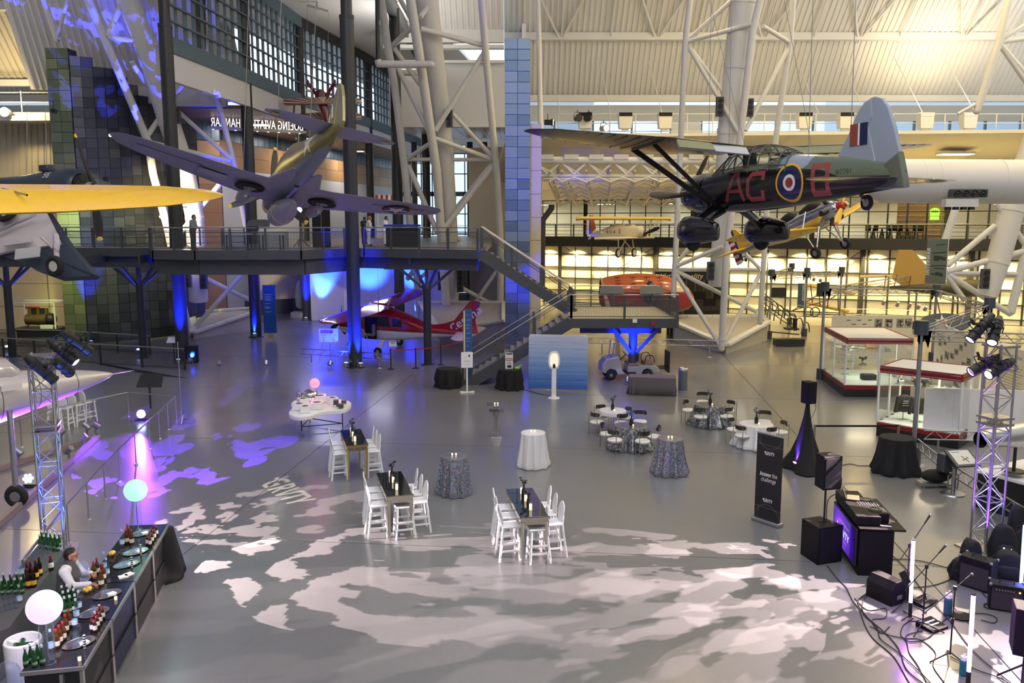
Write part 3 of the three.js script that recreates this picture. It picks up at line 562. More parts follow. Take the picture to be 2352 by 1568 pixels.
{
for(let i=0;i<15;i++){const t=(i+.5)/ 15,p=GW(t,5.25,1.05);
const g=thing('downlight','small recessed downlight under the gallery edge washing the cream wall','downlight',p,0,'downlights under the gallery edge');
part('trim_ring',new THREE.TorusGeometry(.12,.025,8,20).rotateX(Math.PI/2),W.white,g);part('lens',cyl(.11,.11,.02,0,.01,0,16),glow([1,.85,.5],6),g);
spot(p.clone().add(V3(0,-.06,0)),GW(t,0,.5),[1,.73,.28],210,1.15,.9,5,'downlight_beam');}
for(let i=0;i<8;i++){const t=.06+i*.12,p=GW(t,0,9);p.y=12.9-1.2;  // unseen lamps, placed to give the lattice and gallery their yellow glow
const g=thing('unseen_gallery_lamp','unseen warm panel lamp placed to light the lattice ceiling of the gallery','lamp',p,0,'unseen warm panel lamps above the lattice');
part('housing',box(2.1,.14,1.1,0,.1,0),W.white,g);part('lens',box(2,.03,1,0,.01,0),glow([1,.8,.42],5),g);
const l=new THREE.RectAreaLight(tint([1,.72,.25]),62,2,1);l.position.set(0,-.05,0);l.rotation.x=-Math.PI/2;l.name='lamp_light';g.add(l);}
for(let i=0;i<6;i++){const t=.08+i*.16,p=GW(t,8.9,-4.5);  // unseen lamps, placed to light the rooms behind the glass
const g=thing('unseen_room_lamp','unseen ceiling panel lamp placed to light the upper gallery rooms behind the glass','lamp',p,0,'unseen panel lamps in the upper gallery rooms');
part('housing',box(1.7,.1,1.1,0,.08,0),W.white,g);part('lens',box(1.6,.03,1,0,.01,0),glow([1,.86,.6],4),g);
const l=new THREE.RectAreaLight(tint([1,.85,.6]),30,1.6,1);l.position.set(0,-.05,0);l.rotation.x=-Math.PI/2;l.name='lamp_light';g.add(l);}
}
// blue uplights:small LED fixtures on the floor
const blueLens=glow([.25,.4,1],9);
function uplight(label,p,target,I=260,ang=.42,group='blue floor uplights'){
const g=thing('uplight',label,'uplight',[p.x,0,p.z],0,group);const dir=target.clone().sub(V3(p.x,.3,p.z)).normalize();
part('yoke',[box(.3,.02,.16,0,.01,0),box(.02,.26,.05,-.15,.14,0),box(.02,.26,.05,.15,.14,0)],W.brushed,g);
const h=part('housing',[cyl(.12,.1,.2,0,0,0,18)],W.brushed,g);h.position.y=.2;h.quaternion.setFromUnitVectors(UPV,dir);
const l=part('lens',[0,1,2,3,4].map((i)=>cyl(.035,.035,.02,i<4?.06*Math.cos(i*1.57):0,.105,i<4?.06*Math.sin(i*1.57):0,10)),blueLens,g);l.position.copy(h.position);l.quaternion.copy(h.quaternion);
spot(V3(p.x,.22,p.z).addScaledVector(dir,.16),target,BLUE,I,ang,.6,3,'uplight_beam');
}
{
const U=(px,py)=>gnd(px,py),up=(p,dx=0,dz=0,h=6)=>V3(p.x+dx,h,p.z+dz);
uplight('blue uplight left of the foot of the tallest column',U(795,846),V3(COLS[1].x-.05,6,COLS[1].z),2100,.3);
uplight('blue uplight right of the foot of the tallest column',U(829,847),V3(COLS[1].x+.05,6,COLS[1].z),2100,.3);
uplight('blue uplight at the foot of the blue column before the light aircraft',U(982,834),V3(at(981,700,43.2).x,4,-43.2),1900,.3);
uplight('blue uplight at the foot of the left dark column',U(410,838),V3(COLS[0].x,6,COLS[0].z),2100,.3);
uplight('blue uplight on the floor beside the black speaker box at left',U(436,836),V3(COLS[0].x+1.4,5,COLS[0].z-6),1500,.4);
uplight('blue uplight before the column behind the fighter wing',U(585,776),V3(COLS[2].x,6,COLS[2].z),2100,.3);
uplight('blue uplight at the foot of the column left of the white curved wall',U(703,738),V3(COLS[3].x,6,COLS[3].z),2100,.3);
uplight('blue uplight washing the left part of the white curved wall',U(745,738),at(746,600,64.4),3800,.4);
uplight('blue uplight washing the right part of the white curved wall',U(845,742),at(846,600,65.2),3800,.4);
uplight('blue uplight at the right end of the white curved wall',U(945,742),at(945,600,64.6),3800,.4);
uplight('blue uplight before the support column left of the wood panels',U(318,814),V3(at(323,700,45.5).x,4,-45.5),1600,.35);
uplight('blue uplight behind the low mesh railing before the dark tiled wall',U(209,794),V3(at(205,700,51).x,6,-51),1500,.3);
uplight('blue uplight at the foot of the left edge support column',U(16,806),V3(at(20,700,46).x,4,-46),1600,.35);
uplight('blue uplight behind the grey draped table under the landing',U(1441,882),V3(at(1455,800,39).x-.1,3,-39.2),800,.5);
uplight('blue uplight under the lower flight of stairs',U(1195,878),V3(at(1215,800,39).x,2.4,-39.6),800,.8);
uplight('blue uplight under the upper flight of stairs',V3(at(1165,700,42.6).x,0,-42.2),V3(at(1200,700,42).x,5,-42.2),1500,.7);
for(const[x0,z0,x1,y1,z1,I,a]of[[-14.8,-42.4,-16.2,6.5,-48.5,380,.7],[-12.5,-42.6,-12.3,6,-46,260,.9],[-9.2,-42.4,-8.2,6,-46,240,.9]])uplight('blue uplight on the floor below the walkway girders',V3(x0,0,z0),V3(x1,y1,z1),I,a);
}
{
const g=structGroup('wall_welcome'),pts=[[716,63.5],[790,65],[870,65.2],[950,64.6],[1020,63]].map(([x,d])=>at(x,700,d).setY(0));
for(let i=0;i<4;i++)part('wall_panel',slab(pts[i],pts[i+1].clone().lerp(pts[i],.004),pts[i+1].clone().lerp(pts[i],.004).setY(4.9),pts[i].clone().setY(4.9),.2),mat([.60,.60,.64],.6),g);
const t=canvasTex(1024,256,(c)=>{c.fillStyle='#b9bac0';c.fillRect(0,0,1024,256);c.fillStyle='#15161a';c.font='bold 92px sans-serif';c.textAlign='center';c.fillText('MOORE',512,100);c.fillText('AVIATION CENTER',512,215,900);});
const a=at(760,602,63.9),b=at(915,602,63.9);
const s=thing('wall_sign','light wall sign with two lines of dark capital letters above the white curved wall','sign',[(a.x+b.x)/ 2,0,a.z]);
part('sign_board',box(b.x-a.x+1.4,1.5,.1,.2,4.55+.62,0),W.fascia,s);const pl=part('sign_print',new THREE.PlaneGeometry(b.x-a.x+.4,1.45),mat(0xffffff,.6,0,{map:t}),s);pl.position.set(.1,5.15,.06);
const m=structGroup('wall_museum_shop');
part('wall_panel',slab(at(505,700,66).setY(0),at(705,700,70).setY(0),at(705,700,70).setY(5.2),at(505,700,66).setY(5.2),.2),mat([.62,.58,.5],.6),m);
part('skirting',slab(at(560,700,66.6).setY(0),at(700,700,69.3).setY(0),at(700,700,69.3).setY(1.2),at(560,700,66.6).setY(1.2),.1),mat([.05,.05,.05],.5),m);
}
[[-11,5.55,-50,1,14],[-9,5.55,-57,1,14],[-14,5.55,-58,1,14],[-18.2,14.15,-62,0,40],[-17,14.15,-72,0,40],[-15.2,14.15,-84,0,40],[-5.5,15.2,-74,2,40],[-5.5,14.8,-86,2,40]].forEach(([x,y,z,k,I],i)=>{  // unseen lamps, placed to brighten lobby, walkway underside and entrance
const g=thing('unseen_panel_lamp',['unseen flat panel lamp in the lobby soffit, placed to light the wood wall','unseen flat panel lamp under the walkway floor, placed to light the space below','unseen flat warm panel lamp placed to light the entrance windows'][k],'lamp',[x,y,z],0,['unseen lobby soffit lamps','unseen lamps under the walkway floor','unseen entrance ceiling lamps'][k]);
const c=[[1,.9,.8],[.9,.88,1],[1,.85,.65]][k];part('housing',box(1.7,.1,1.1,0,.06,0),W.white,g);part('lens',box(1.6,.02,1,0,0,0),glow(c,3),g);
const l=new THREE.RectAreaLight(tint(c),I,1.6,1);l.position.y=-.05;l.rotation.x=-Math.PI/2;l.name='panel_light';g.add(l);
});
// aircraft helpers:x forward,y up,z to starboard
function orient(g){
const p=g.attributes.position,I=g.index;let v=0;const a=V3(),b=V3(),c=V3(),n=I?I.count:p.count,at_=(i)=>I?I.getX(i):i;
for(let i=0;i<n;i +=3){a.fromBufferAttribute(p,at_(i));b.fromBufferAttribute(p,at_(i+1));c.fromBufferAttribute(p,at_(i+2));v +=a.dot(b.cross(c));}
if(v<0&&I){const x=I.array;for(let i=0;i<x.length;i +=3){const t=x[i+1];x[i+1]=x[i+2];x[i+2]=t;}g.computeVertexNormals();}
return g;
}
const fus=(st,n=24)=>orient(loft(st.map(([x,t,b,w,k=1])=>ell(x,(t+b)/ 2,0,(t-b)/ 2,w,n,k)),true,true));
function fusHalf(st,side,box4,n=14){
const rings=st.map(([x,t,b,w,k=1])=>Array.from({length:n+1},(_,j)=>{const a=j/n*Math.PI,c=Math.cos(a),s=Math.sin(a);
return V3(x,(t+b)/ 2 +(t-b)/ 2*Math.sign(c)*Math.abs(c)**k,side*w*Math.abs(s)**k);}));
const g=loft(rings,false,false),p=g.attributes.position,uv=g.attributes.uv,[x0,x1,y0,y1]=box4;
for(let i=0;i<p.count;i++)uv.setXY(i,(p.getX(i)- x0)/(x1-x0),(p.getY(i)- y0)/(y1-y0));
const nn=g.attributes.normal;if(nn.getZ((st.length>>1)*(n+1)+(n>>1))*side<0){const x=g.index.array;for(let i=0;i<x.length;i +=3){const t=x[i+1];x[i+1]=x[i+2];x[i+2]=t;}g.computeVertexNormals();}
return g;
}
const airfoil=[[0,0],[.03,.32],[.12,.5],[.3,.56],[.6,.38],[.85,.14],[1,.02],[1,-.02],[.8,-.14],[.5,-.3],[.25,-.38],[.1,-.36],[.03,-.24]];
const wing=(st)=>orient(loft(st.map(([z,le,te,y,t])=>airfoil.map(([u,v])=>V3(le +(te-le)*u,y+v*t,z))),true,true));
function wingUV(g,x0,x1,z0,z1){const p=g.attributes.position,uv=g.attributes.uv;for(let i=0;i<p.count;i++)uv.setXY(i,(p.getZ(i)- z0)/(z1-z0),(p.getX(i)- x0)/(x1-x0));return g;}
const finGeo=(pts,t=.1)=>extrude(pts,t*.5,t*.25).translate(0,0,-t/4);
function blade(L,w){return orient(loft([.12,.3,.55,.8,.95,1].map((t)=>ell(t*L,0,0,Math.max(.012,.07*(1-t)),w*(t<.5?.5+t:1.15 -(t>.9?(t-.9)*7:0)),10)),true,true)).rotateZ(Math.PI/2).rotateY(.5);}
function propeller(g,x,y,L,angles,w=.12,m=W.black,tip=null,name='propeller'){
const p=part(name,[cyl(.14,.14,.3,0,0,0,14).rotateZ(Math.PI/2)],m,g);p.position.set(x,y,0);
for(const a of angles){const b=part('blade',blade(L,w),m,p);b.rotation.x=a;if(tip){const t=part('blade',blade(.16,w*.7).scale(1,1,1).translate(0,L-.1,0),tip,p);t.name='blade_tip';t.rotation.x=a;}}
return p;
}
function wheel(r,w,x,y,z,g,hub=W.brushed,name='wheel'){
const t=part(name,new THREE.TorusGeometry(r-w/2,w/2,12,28).translate(x,y,z),W.rubber,g);
part('hub',cyl(r-w*.8,r-w*.8,w*.7,0,0,0,20).rotateX(Math.PI/2).translate(x,y,z),hub,t);return t;
}
const pose=(g,[x,y,z,rx,ry,rz],s=1)=>{g.rotation.order='YZX';g.position.set(x,y,z);g.rotation.set(rx,ry,rz,'YZX');g.scale.setScalar(s);};
const wire=(g,list,r=.012)=>part('cable',list.map(([a,b])=>rod(a,b,r,5)),W.zinc,g);
const starPts=(r,k=.382,n=5,a0=Math.PI/2)=>Array.from({length:n*2},(_,i)=>{const a=a0+i*Math.PI/n,q=i % 2?r*k:r;return[q*Math.cos(a),q*Math.sin(a)];});
function star2d(c,x,y,r,rot=-Math.PI/2){c.beginPath();starPts(r,.382,5,rot).forEach(([a,b],i)=>i?c.lineTo(x+a,y+b):c.moveTo(x+a,y+b));c.closePath();c.fill();}
// black high-wing aircraft(right)
{
const g=thing('high_wing_aircraft','large black and camouflage high-wing military aircraft hanging at right, letters AC B','aircraft');
pose(g,[6.554,8.235,-30.304,-.002,-4.345,-.023]);
const B=[-9.5,.5,-.8,1.4],cw=2048,ch=451,X=(x)=>(x-B[0])/ 10*cw,Y=(y)=>(B[3]- y)/ 2.2*ch;
const paint=(letters)=>canvasTex(cw,ch,(c)=>{
c.fillStyle='#101014';c.fillRect(0,0,cw,ch);
const area=(col,pts)=>{c.fillStyle=col;c.beginPath();pts.forEach(([x,y],i)=>i?c.lineTo(X(x),Y(y)):c.moveTo(X(x),Y(y)));c.closePath();c.fill();};
area('#5f6b59',[[-9.5,1.4],[.5,1.4],[.5,.5],[-1,.52],[-4.2,.52],[-5.6,.42],[-6.6,.3],[-7.2,.08],[-9.5,-.05]]);
area('#8f9bab',[[-5,1.4],[-6.7,1.4],[-6.2,.9],[-6.05,.5],[-5.9,.4],[-4.9,.5]]);
if(!letters)return;
const disc=(x,y,r,col)=>{c.fillStyle=col;c.beginPath();c.ellipse(X(x),Y(y),r*cw/10,r*ch/2.2,0,0,7);c.fill();};
for(const[r,col]of[[.56,'#e0a92a'],[.49,'#16204e'],[.24,'#dcdcdc'],[.15,'#8c3a34']])disc(-5.4,.03,r,col);
c.lineWidth=30;c.strokeStyle='#8e3d3f';c.lineJoin='miter';const ln=(...p)=>{c.beginPath();p.forEach(([x,y],i)=>i?c.lineTo(X(x),Y(y)):c.moveTo(X(x),Y(y)));c.stroke();};
ln([-2.45,-.4],[-2.82,.46],[-2.98,.46],[-3.35,-.4]);c.lineWidth=22;ln([-2.6,-.08],[-3.2,-.08]);c.lineWidth=30;
ln([-4.26,.18],[-4.26,.4],[-3.7,.4],[-3.56,.25],[-3.56,-.22],[-3.7,-.37],[-4.26,-.37],[-4.26,-.12]);
ln([-6.3,.42],[-6.3,-.34],[-6.82,-.34],[-6.82,.42],[-6.24,.42]);ln([-6.3,.05],[-6.82,.05]);
c.fillStyle='#15160f';c.font='38px sans-serif';c.save();c.translate(X(-7.1),Y(.13));c.scale(-1,1);c.fillText('N7791',0,0);c.restore();
});
const st=[[.2,.42,-.42,.42],[.1,.52,-.53,.56],[-.3,.62,-.62,.62],[-.9,.66,-.66,.62,.95],[-1.6,.7,-.69,.6,.85],[-2.6,.72,-.71,.58,.8],[-4,.72,-.7,.54,.8],[-5.1,.9,-.64,.5,.85],[-6,.8,-.57,.42,.9],[-7,.66,-.5,.32,.95],[-8,.5,-.42,.2],[-9,.3,-.34,.08],[-9.25,.1,-.3,.03]];
const gl=(t)=>new THREE.MeshPhysicalMaterial({map:t,roughness:.22,clearcoat:.6,clearcoatRoughness:.12});
const L=paint(true),R=paint(false);L.wrapS=R.wrapS=THREE.ClampToEdgeWrapping;
part('fuselage_side',fusHalf(st,-1,B),gl(L),g);part('fuselage_side',fusHalf(st,1,B),gl(R),g);
const blackG=mat([.006,.006,.008],.16,0,{clearcoat:.8,clearcoatRoughness:.1}),skyM=mat([.30,.35,.43],.5),green=mat([.12,.145,.10],.55),under=mat([.035,.032,.028],.22);
part('engine_cowling',lathe([[.3,.42],[.46,.44],[.56,.3],[.66,-.1],[.68,-.6],[.66,-1.0]],32).rotateZ(-Math.PI/2),blackG,g);
part('engine',[cyl(.22,.3,.4,0,0,0,16).rotateZ(-Math.PI/2).translate(.3,0,0),...Array.from({length:9},(_,i)=>cyl(.07,.07,.4,0,.36,0,8).rotateX(i*.698).translate(.25,0,0))],W.grey,g);
propeller(g,.6,0,1.6,[.5,2.6,4.7],.13,W.black);
part('fin',finGeo([[-6.93,.62],[-7.32,1.18],[-7.61,1.69],[-7.83,1.92],[-8.05,2.0],[-8.1,1.55],[-7.96,1.35],[-8.35,.15],[-7.4,.35]],.16),skyM,g);
part('rudder',finGeo([[-8.08,2.02],[-8.17,2.03],[-8.4,1.95],[-8.6,1.72],[-8.83,1.21],[-9.05,.55],[-8.37,.2],[-7.98,1.35],[-8.12,1.55]],.12),skyM,g);
part('tail_cone',finGeo([[-7.3,.38],[-8.35,.12],[-9.06,.5],[-9.25,-.16],[-9.27,-.3],[-7.9,-.3]],.2),green,g);
for(const[col,a,b]of[['#8a4436',-7.38,-7.67],['#e2e2e2',-7.67,-7.735],['#141b48',-7.735,-8.0]])part('flash_stripe',slab(V3(a,.86,-.1),V3(b,.86,-.1),V3(b+.0,1.43,-.1),V3(a,1.43,-.1),.012),mat(col,.5),g);
for(const s of[-1,1]){
const z=(v)=>s*v;
part('wing',wing([[z(.25),-1.3,-3.25,1.3,.3],[z(1.6),-1.15,-3.5,1.34,.32],[z(3.2),-1.0,-3.6,1.42,.34],[z(5.4),-1.55,-3.5,1.5,.26],[z(7.0),-2.05,-3.4,1.57,.16],[z(7.55),-2.4,-3.0,1.6,.06]]),under,g);
part('flap',slab(V3(-3.3,1.26,z(.45)),V3(-3.62,1.36,z(3.15)),V3(-3.86,1.12,z(3.2)),V3(-3.5,1.02,z(.45)),.05),s<0?skyM:green,g);
if(s<0)part('flap_panel',slab(V3(-3.485,1.345,-1.85),V3(-3.64,1.38,-3.17),V3(-3.885,1.13,-3.22),V3(-3.725,1.09,-1.85),.02),green,g);
for(let k=0;k<9;k++)part('wing_rib',beam([-1.3-k*.06,1.28+.03*k,z(3.4+k*.42)],[-3.4,1.36+.025*k,z(3.4+k*.42)],.03,.03),mat([.2,.16,.07],.4),g);
part('strut',beam([-1.4,1.32,z(3.4)],[-1.75,-.5,z(.55)],.05,.16),W.black,g);part('strut',beam([-2.7,1.34,z(3.4)],[-1.95,-.5,z(.55)],.05,.13),W.black,g);
const leg=part('undercarriage_leg',orient(loft([ell(0,0,0,.32,.16,14),ell(.45,.02,0,.24,.13,14),ell(.95,0,0,.3,.15,14)])),blackG,g);
leg.quaternion.setFromUnitVectors(V3(1,0,0),V3(-.05,-.62,s*.8).normalize());leg.position.set(-1.9,-.52,z(.45));
part('wheel_spat',orient(loft([[-1.0,-1.3,.06,.05],[-1.1,-1.3,.32,.2],[-1.4,-1.28,.46,.27],[-1.9,-1.28,.47,.29],[-2.5,-1.3,.4,.25],[-3.0,-1.34,.3,.16],[-3.12,-1.35,.27,.12]].map(([x,y,r,w])=>ell(x,y,z(1.35),r,w,18,.8)))),blackG,g);
wheel(.42,.2,-1.8,-1.55,z(1.35),g,W.black);
part('landing_lamp',[cyl(.09,.09,.03).rotateZ(Math.PI/2).translate(-1.08,-1.2,z(1.35))],W.chrome,g);
part('tailplane',wing([[z(.05),-7.4,-9.1,-.08,.2],[z(1.2),-7.75,-9.05,-.1,.16],[z(2.1),-8.1,-8.9,-.1,.08],[z(2.35),-8.35,-8.7,-.1,.03]]),mat([.10,.085,.05],.15,0,{clearcoat:.5}),g);
}
part('tail_wheel_fork',[rod([-7.7,-.4,0],[-7.95,-.6,.1],.04),rod([-7.7,-.4,0],[-7.95,-.6,-.1],.04)],W.brushed,g);wheel(.21,.12,-7.98,-.66,0,g);
const hoops=[[-1.5,.72,.74],[-2.1,1.15,.72],[-2.7,1.3,.72],[-3.4,1.32,.72],[-3.9,1.28,.72],[-4.4,1.2,.74],[-4.85,1.08,.76],[-5.2,.94,.8]],arc=(x,t,b,k=12)=>Array.from({length:k+1},(_,j)=>{const a=j/k*Math.PI;return V3(x,.35 +(t-.35)*Math.sin(a)**.8,.46*Math.cos(a));});
part('canopy_glass',loft(hoops.map(([x,t,b])=>arc(x,t,b)),false,false),glass([.85,.9,.9],.03),g);
part('canopy_frame',[...hoops.map(([x,t,b])=>pipe(arc(x,t,b),.022,6,20)),...[1,3,5,6,7,9,11].map((j)=>pipe(hoops.map(([x,t,b])=>arc(x,t+.01,b)[j]),.016,6,18))],mat([.10,.10,.085],.5),g);
part('gun',[cyl(.03,.03,.7).rotateZ(Math.PI/2).rotateY(.2).translate(-4.6,.95,0),new THREE.TorusGeometry(.3,.02,6,20).rotateX(Math.PI/2).translate(-4.4,.8,0),cyl(.12,.12,.1,-4.4,.9,.1)],W.black,g);
part('seat',[rbox(.1,.7,.5,-2.9,.8,0,.04),rbox(.5,.1,.5,-2.6,.5,0,.04)],W.black,g);
wire(g,[[[-1.2,.7,.4],[-1.2,12,.4]],[[-1.2,.7,-.4],[-1.2,12,-.4]],[[-7.2,.6,.1],[-7.2,12,.1]],[[-6,.7,-.3],[-6,12,-.3]]]);
}
// grey and olive fighter(left centre),diving away
{
const g=thing('fighter_aircraft','grey and olive fighter aircraft with a belly tank, hanging nose down left of the middle','aircraft');
pose(g,[-7.818,8.781,-30.086,.213,2.072,-.181]);
const olive=mat([.23,.205,.085],.32,.25),belly=mat([.25,.26,.33],.42);  // belly grey carries the bluish tint of purple light
const B=[-6.7,2.6,-1.1,1.2];
const tex=canvasTex(1024,256,(c)=>{c.fillStyle='#837a45';c.fillRect(0,0,1024,256);c.fillStyle='#878b9b';c.beginPath();c.moveTo(0,256);c.lineTo(0,152);c.bezierCurveTo(300,165,500,175,1024,150);c.lineTo(1024,256);c.fill();c.fillStyle='#d5d2c0';const X=(1 -(-3.8-B[0])/ 9.3)*1024;star2d(c,X,118,52);});
const st=[[2.45,.16,-.3,.16],[2.3,.3,-.62,.34],[2.0,.42,-.86,.42],[1.2,.5,-.78,.46],[.3,.56,-.72,.48],[-.4,.9,-.7,.48,1],[-1.2,.95,-.68,.47],[-2.2,.72,-.6,.43],[-3.5,.5,-.46,.36],[-4.8,.36,-.26,.24],[-5.7,.28,-.12,.12],[-6.4,.18,.0,.04]];
const m=new THREE.MeshPhysicalMaterial({map:tex,roughness:.3,metalness:.35});
part('fuselage_side',fusHalf(st,-1,[B[1],B[0],B[2],B[3]]),m,g);part('fuselage_side',fusHalf(st,1,[B[1],B[0],B[2],B[3]]),m,g);
part('spinner',lathe([[0,.42],[.12,.3],[.2,.1],[.24,0]],20).rotateZ(-Math.PI/2).translate(2.4,.02,0),belly,g);
propeller(g,2.5,.05,1.66,[1.02+Math.PI,-1.02+Math.PI,.05].map((a)=>-a),.13,mat([.03,.03,.03],.5),mat([.75,.5,.05],.5));
part('radiator_intake',[new THREE.TorusGeometry(.3,.045,10,28).rotateY(Math.PI/2).scale(1,1.05,1).translate(2.26,-.52,0)],mat([.55,.35,.28],.4),g);
part('canopy',fus([[.9,.5,.2,.2],[.3,.85,.2,.3],[-.6,.98,.2,.34],[-1.4,.9,.2,.3],[-2.2,.62,.2,.2]],18),glass([.6,.65,.6],.05,{transmission:.85}),g);
const starTex=canvasTex(512,256,(c)=>{c.fillStyle='#878b9b';c.fillRect(0,0,512,256);}),roundel=mat([.05,.02,.06],.45);
for(const s of[-1,1]){
const z=(v)=>s*v;
part('wing',wing([[z(.2),1.35,-1.45,-.56,.42],[z(1.3),1.15,-1.32,-.5,.38],[z(3.4),.88,-1.2,-.27,.26],[z(4.9),.55,-1.02,-.1,.17],[z(5.45),.3,-.8,-.04,.1],[z(5.68),.0,-.4,0,.04]]),belly,g);
part('wing_fillet',orient(loft([[-.6,.5],[-1.4,.42],[-2.3,.2],[-2.9,.06]].map(([x,r])=>ell(x,-.48,z(.42),r*.34,r,14)))),belly,g);
part('aileron_gap',slab(V3(-.72,-.44,z(2.9)),V3(-.62,-.2,z(4.9)),V3(-.65,-.2,z(4.9)),V3(-.75,-.44,z(2.9)),.012),W.matblack,g);
part('wheel_well',new THREE.TorusGeometry(.4,.1,10,32).rotateX(Math.PI/2).scale(1,.4,1).translate(-.2,-.68,z(1.25)),W.matblack,g);
wheel(.34,.16,0,0,0,g,W.brushed).rotation.x=Math.PI/2;g.children[g.children.length-1].position.set(-.2,-.66,z(1.25));
part('leg_fairing',orient(loft([[1.75,.04,.04],[1.45,.17,.17],[.8,.24,.22],[.3,.2,.2],[-.05,.12,.12]].map(([x,a,b])=>ell(x,-.72,z(1.25),a,b,14)))),belly,g);
part('gear_leg',[rod([.35,-.82,z(1.25)],[-.2,-.72,z(1.25)],.06),cyl(.09,.09,.2,.2,-.86,z(1.25))],W.brushed,g);
part('tailplane',wing([[z(.05),-4.45,-5.6,.28,.16],[z(.9),-4.7,-5.62,.3,.12],[z(1.6),-4.95,-5.55,.3,.08],[z(1.95),-5.15,-5.35,.3,.03]]),belly,g);
part('tail_yellow_patch',slab(V3(-5.2,.25,z(1.55)),V3(-5.2,.25,z(1.75)),V3(-5.32,.255,z(1.75)),V3(-5.32,.255,z(1.55)),.01),mat([.6,.45,.1],.4),g);  // small yellow patch under each tailplane tip
if(s>0){const y0=-.35,disc=part('roundel',cyl(.5,.5,.02,0,0,0,32),roundel,g);disc.position.set(-.3,-.315,3.95);disc.rotation.x=-.1;
const st2=part('roundel_star',extrude(starPts(.46),.02).rotateX(Math.PI/2),mat([.6,.57,.6],.5),disc);st2.position.y=-.008;}
else{const disc=part('roundel_panel',box(.55,.012,.9),mat([.32,.33,.4],.5),g);disc.position.set(-.2,-.5,-2.5);disc.rotation.x=.1;}
part('wing_panel_line',[box(.9,.01,.012,.2,-.46,z(2.3)),box(.012,.01,1.2,.4,-.5,z(2.4))],mat([.14,.15,.2],.6),g);
}
part('fin',finGeo([[-4.75,.3],[-5.0,.75],[-5.25,1.2],[-5.5,1.48],[-5.62,1.5],[-5.62,.25]],.12),olive,g);
part('rudder',finGeo([[-5.65,1.5],[-5.85,1.38],[-6.15,.95],[-6.38,.45],[-6.5,.12],[-6.4,-.02],[-5.7,-.05]],.1),olive,g);
part('fin_number',[extrude([[-5.35,.5],[-5.5,.5],[-5.3,.95],[-5.2,.95]],.01).translate(0,0,-.075),extrude([[-5.05,.42],[-5.2,.42],[-5.12,.72]],.01).translate(0,0,-.075)],mat([.6,.56,.4],.5),g);
part('belly_tank',fus([[1.5,-1.12,-1.2,.05],[1.35,-1.0,-1.38,.2],[.9,-.86,-1.56,.35],[.2,-.8,-1.64,.42],[-.5,-.84,-1.58,.37],[-1.1,-.98,-1.4,.2],[-1.45,-1.12,-1.24,.06]],24),belly,g);
part('tank_seam',orient(loft([ell(.0,-1.22,0,.425,.425,28),ell(-.02,-1.22,0,.425,.425,28)])),mat([.5,.42,.18],.3),g);
part('tank_brace',[rod([.7,-.7,-.25],[.6,-1.0,-.2],.02),rod([.7,-.7,.25],[.6,-1.0,.2],.02),rod([1.2,-.7,-.2],[1.1,-1.0,-.15],.02)],W.chrome,g);
part('exhaust_vent',[cyl(.09,.06,.14).rotateZ(Math.PI/2).translate(-1.55,-.62,0)],W.black,g);
part('navigation_lamp',sph(.05,-.1,0,-5.66,8),glow([1,.9,.7],3),g);
wire(g,[[[-2.6,.5,0],[-6.3,12.5,-1.9]],[[.4,.9,-.4],[-3.2,14,-2.6]],[[.5,-.2,-1.4],[-3.4,14,-3.6]]]);
}
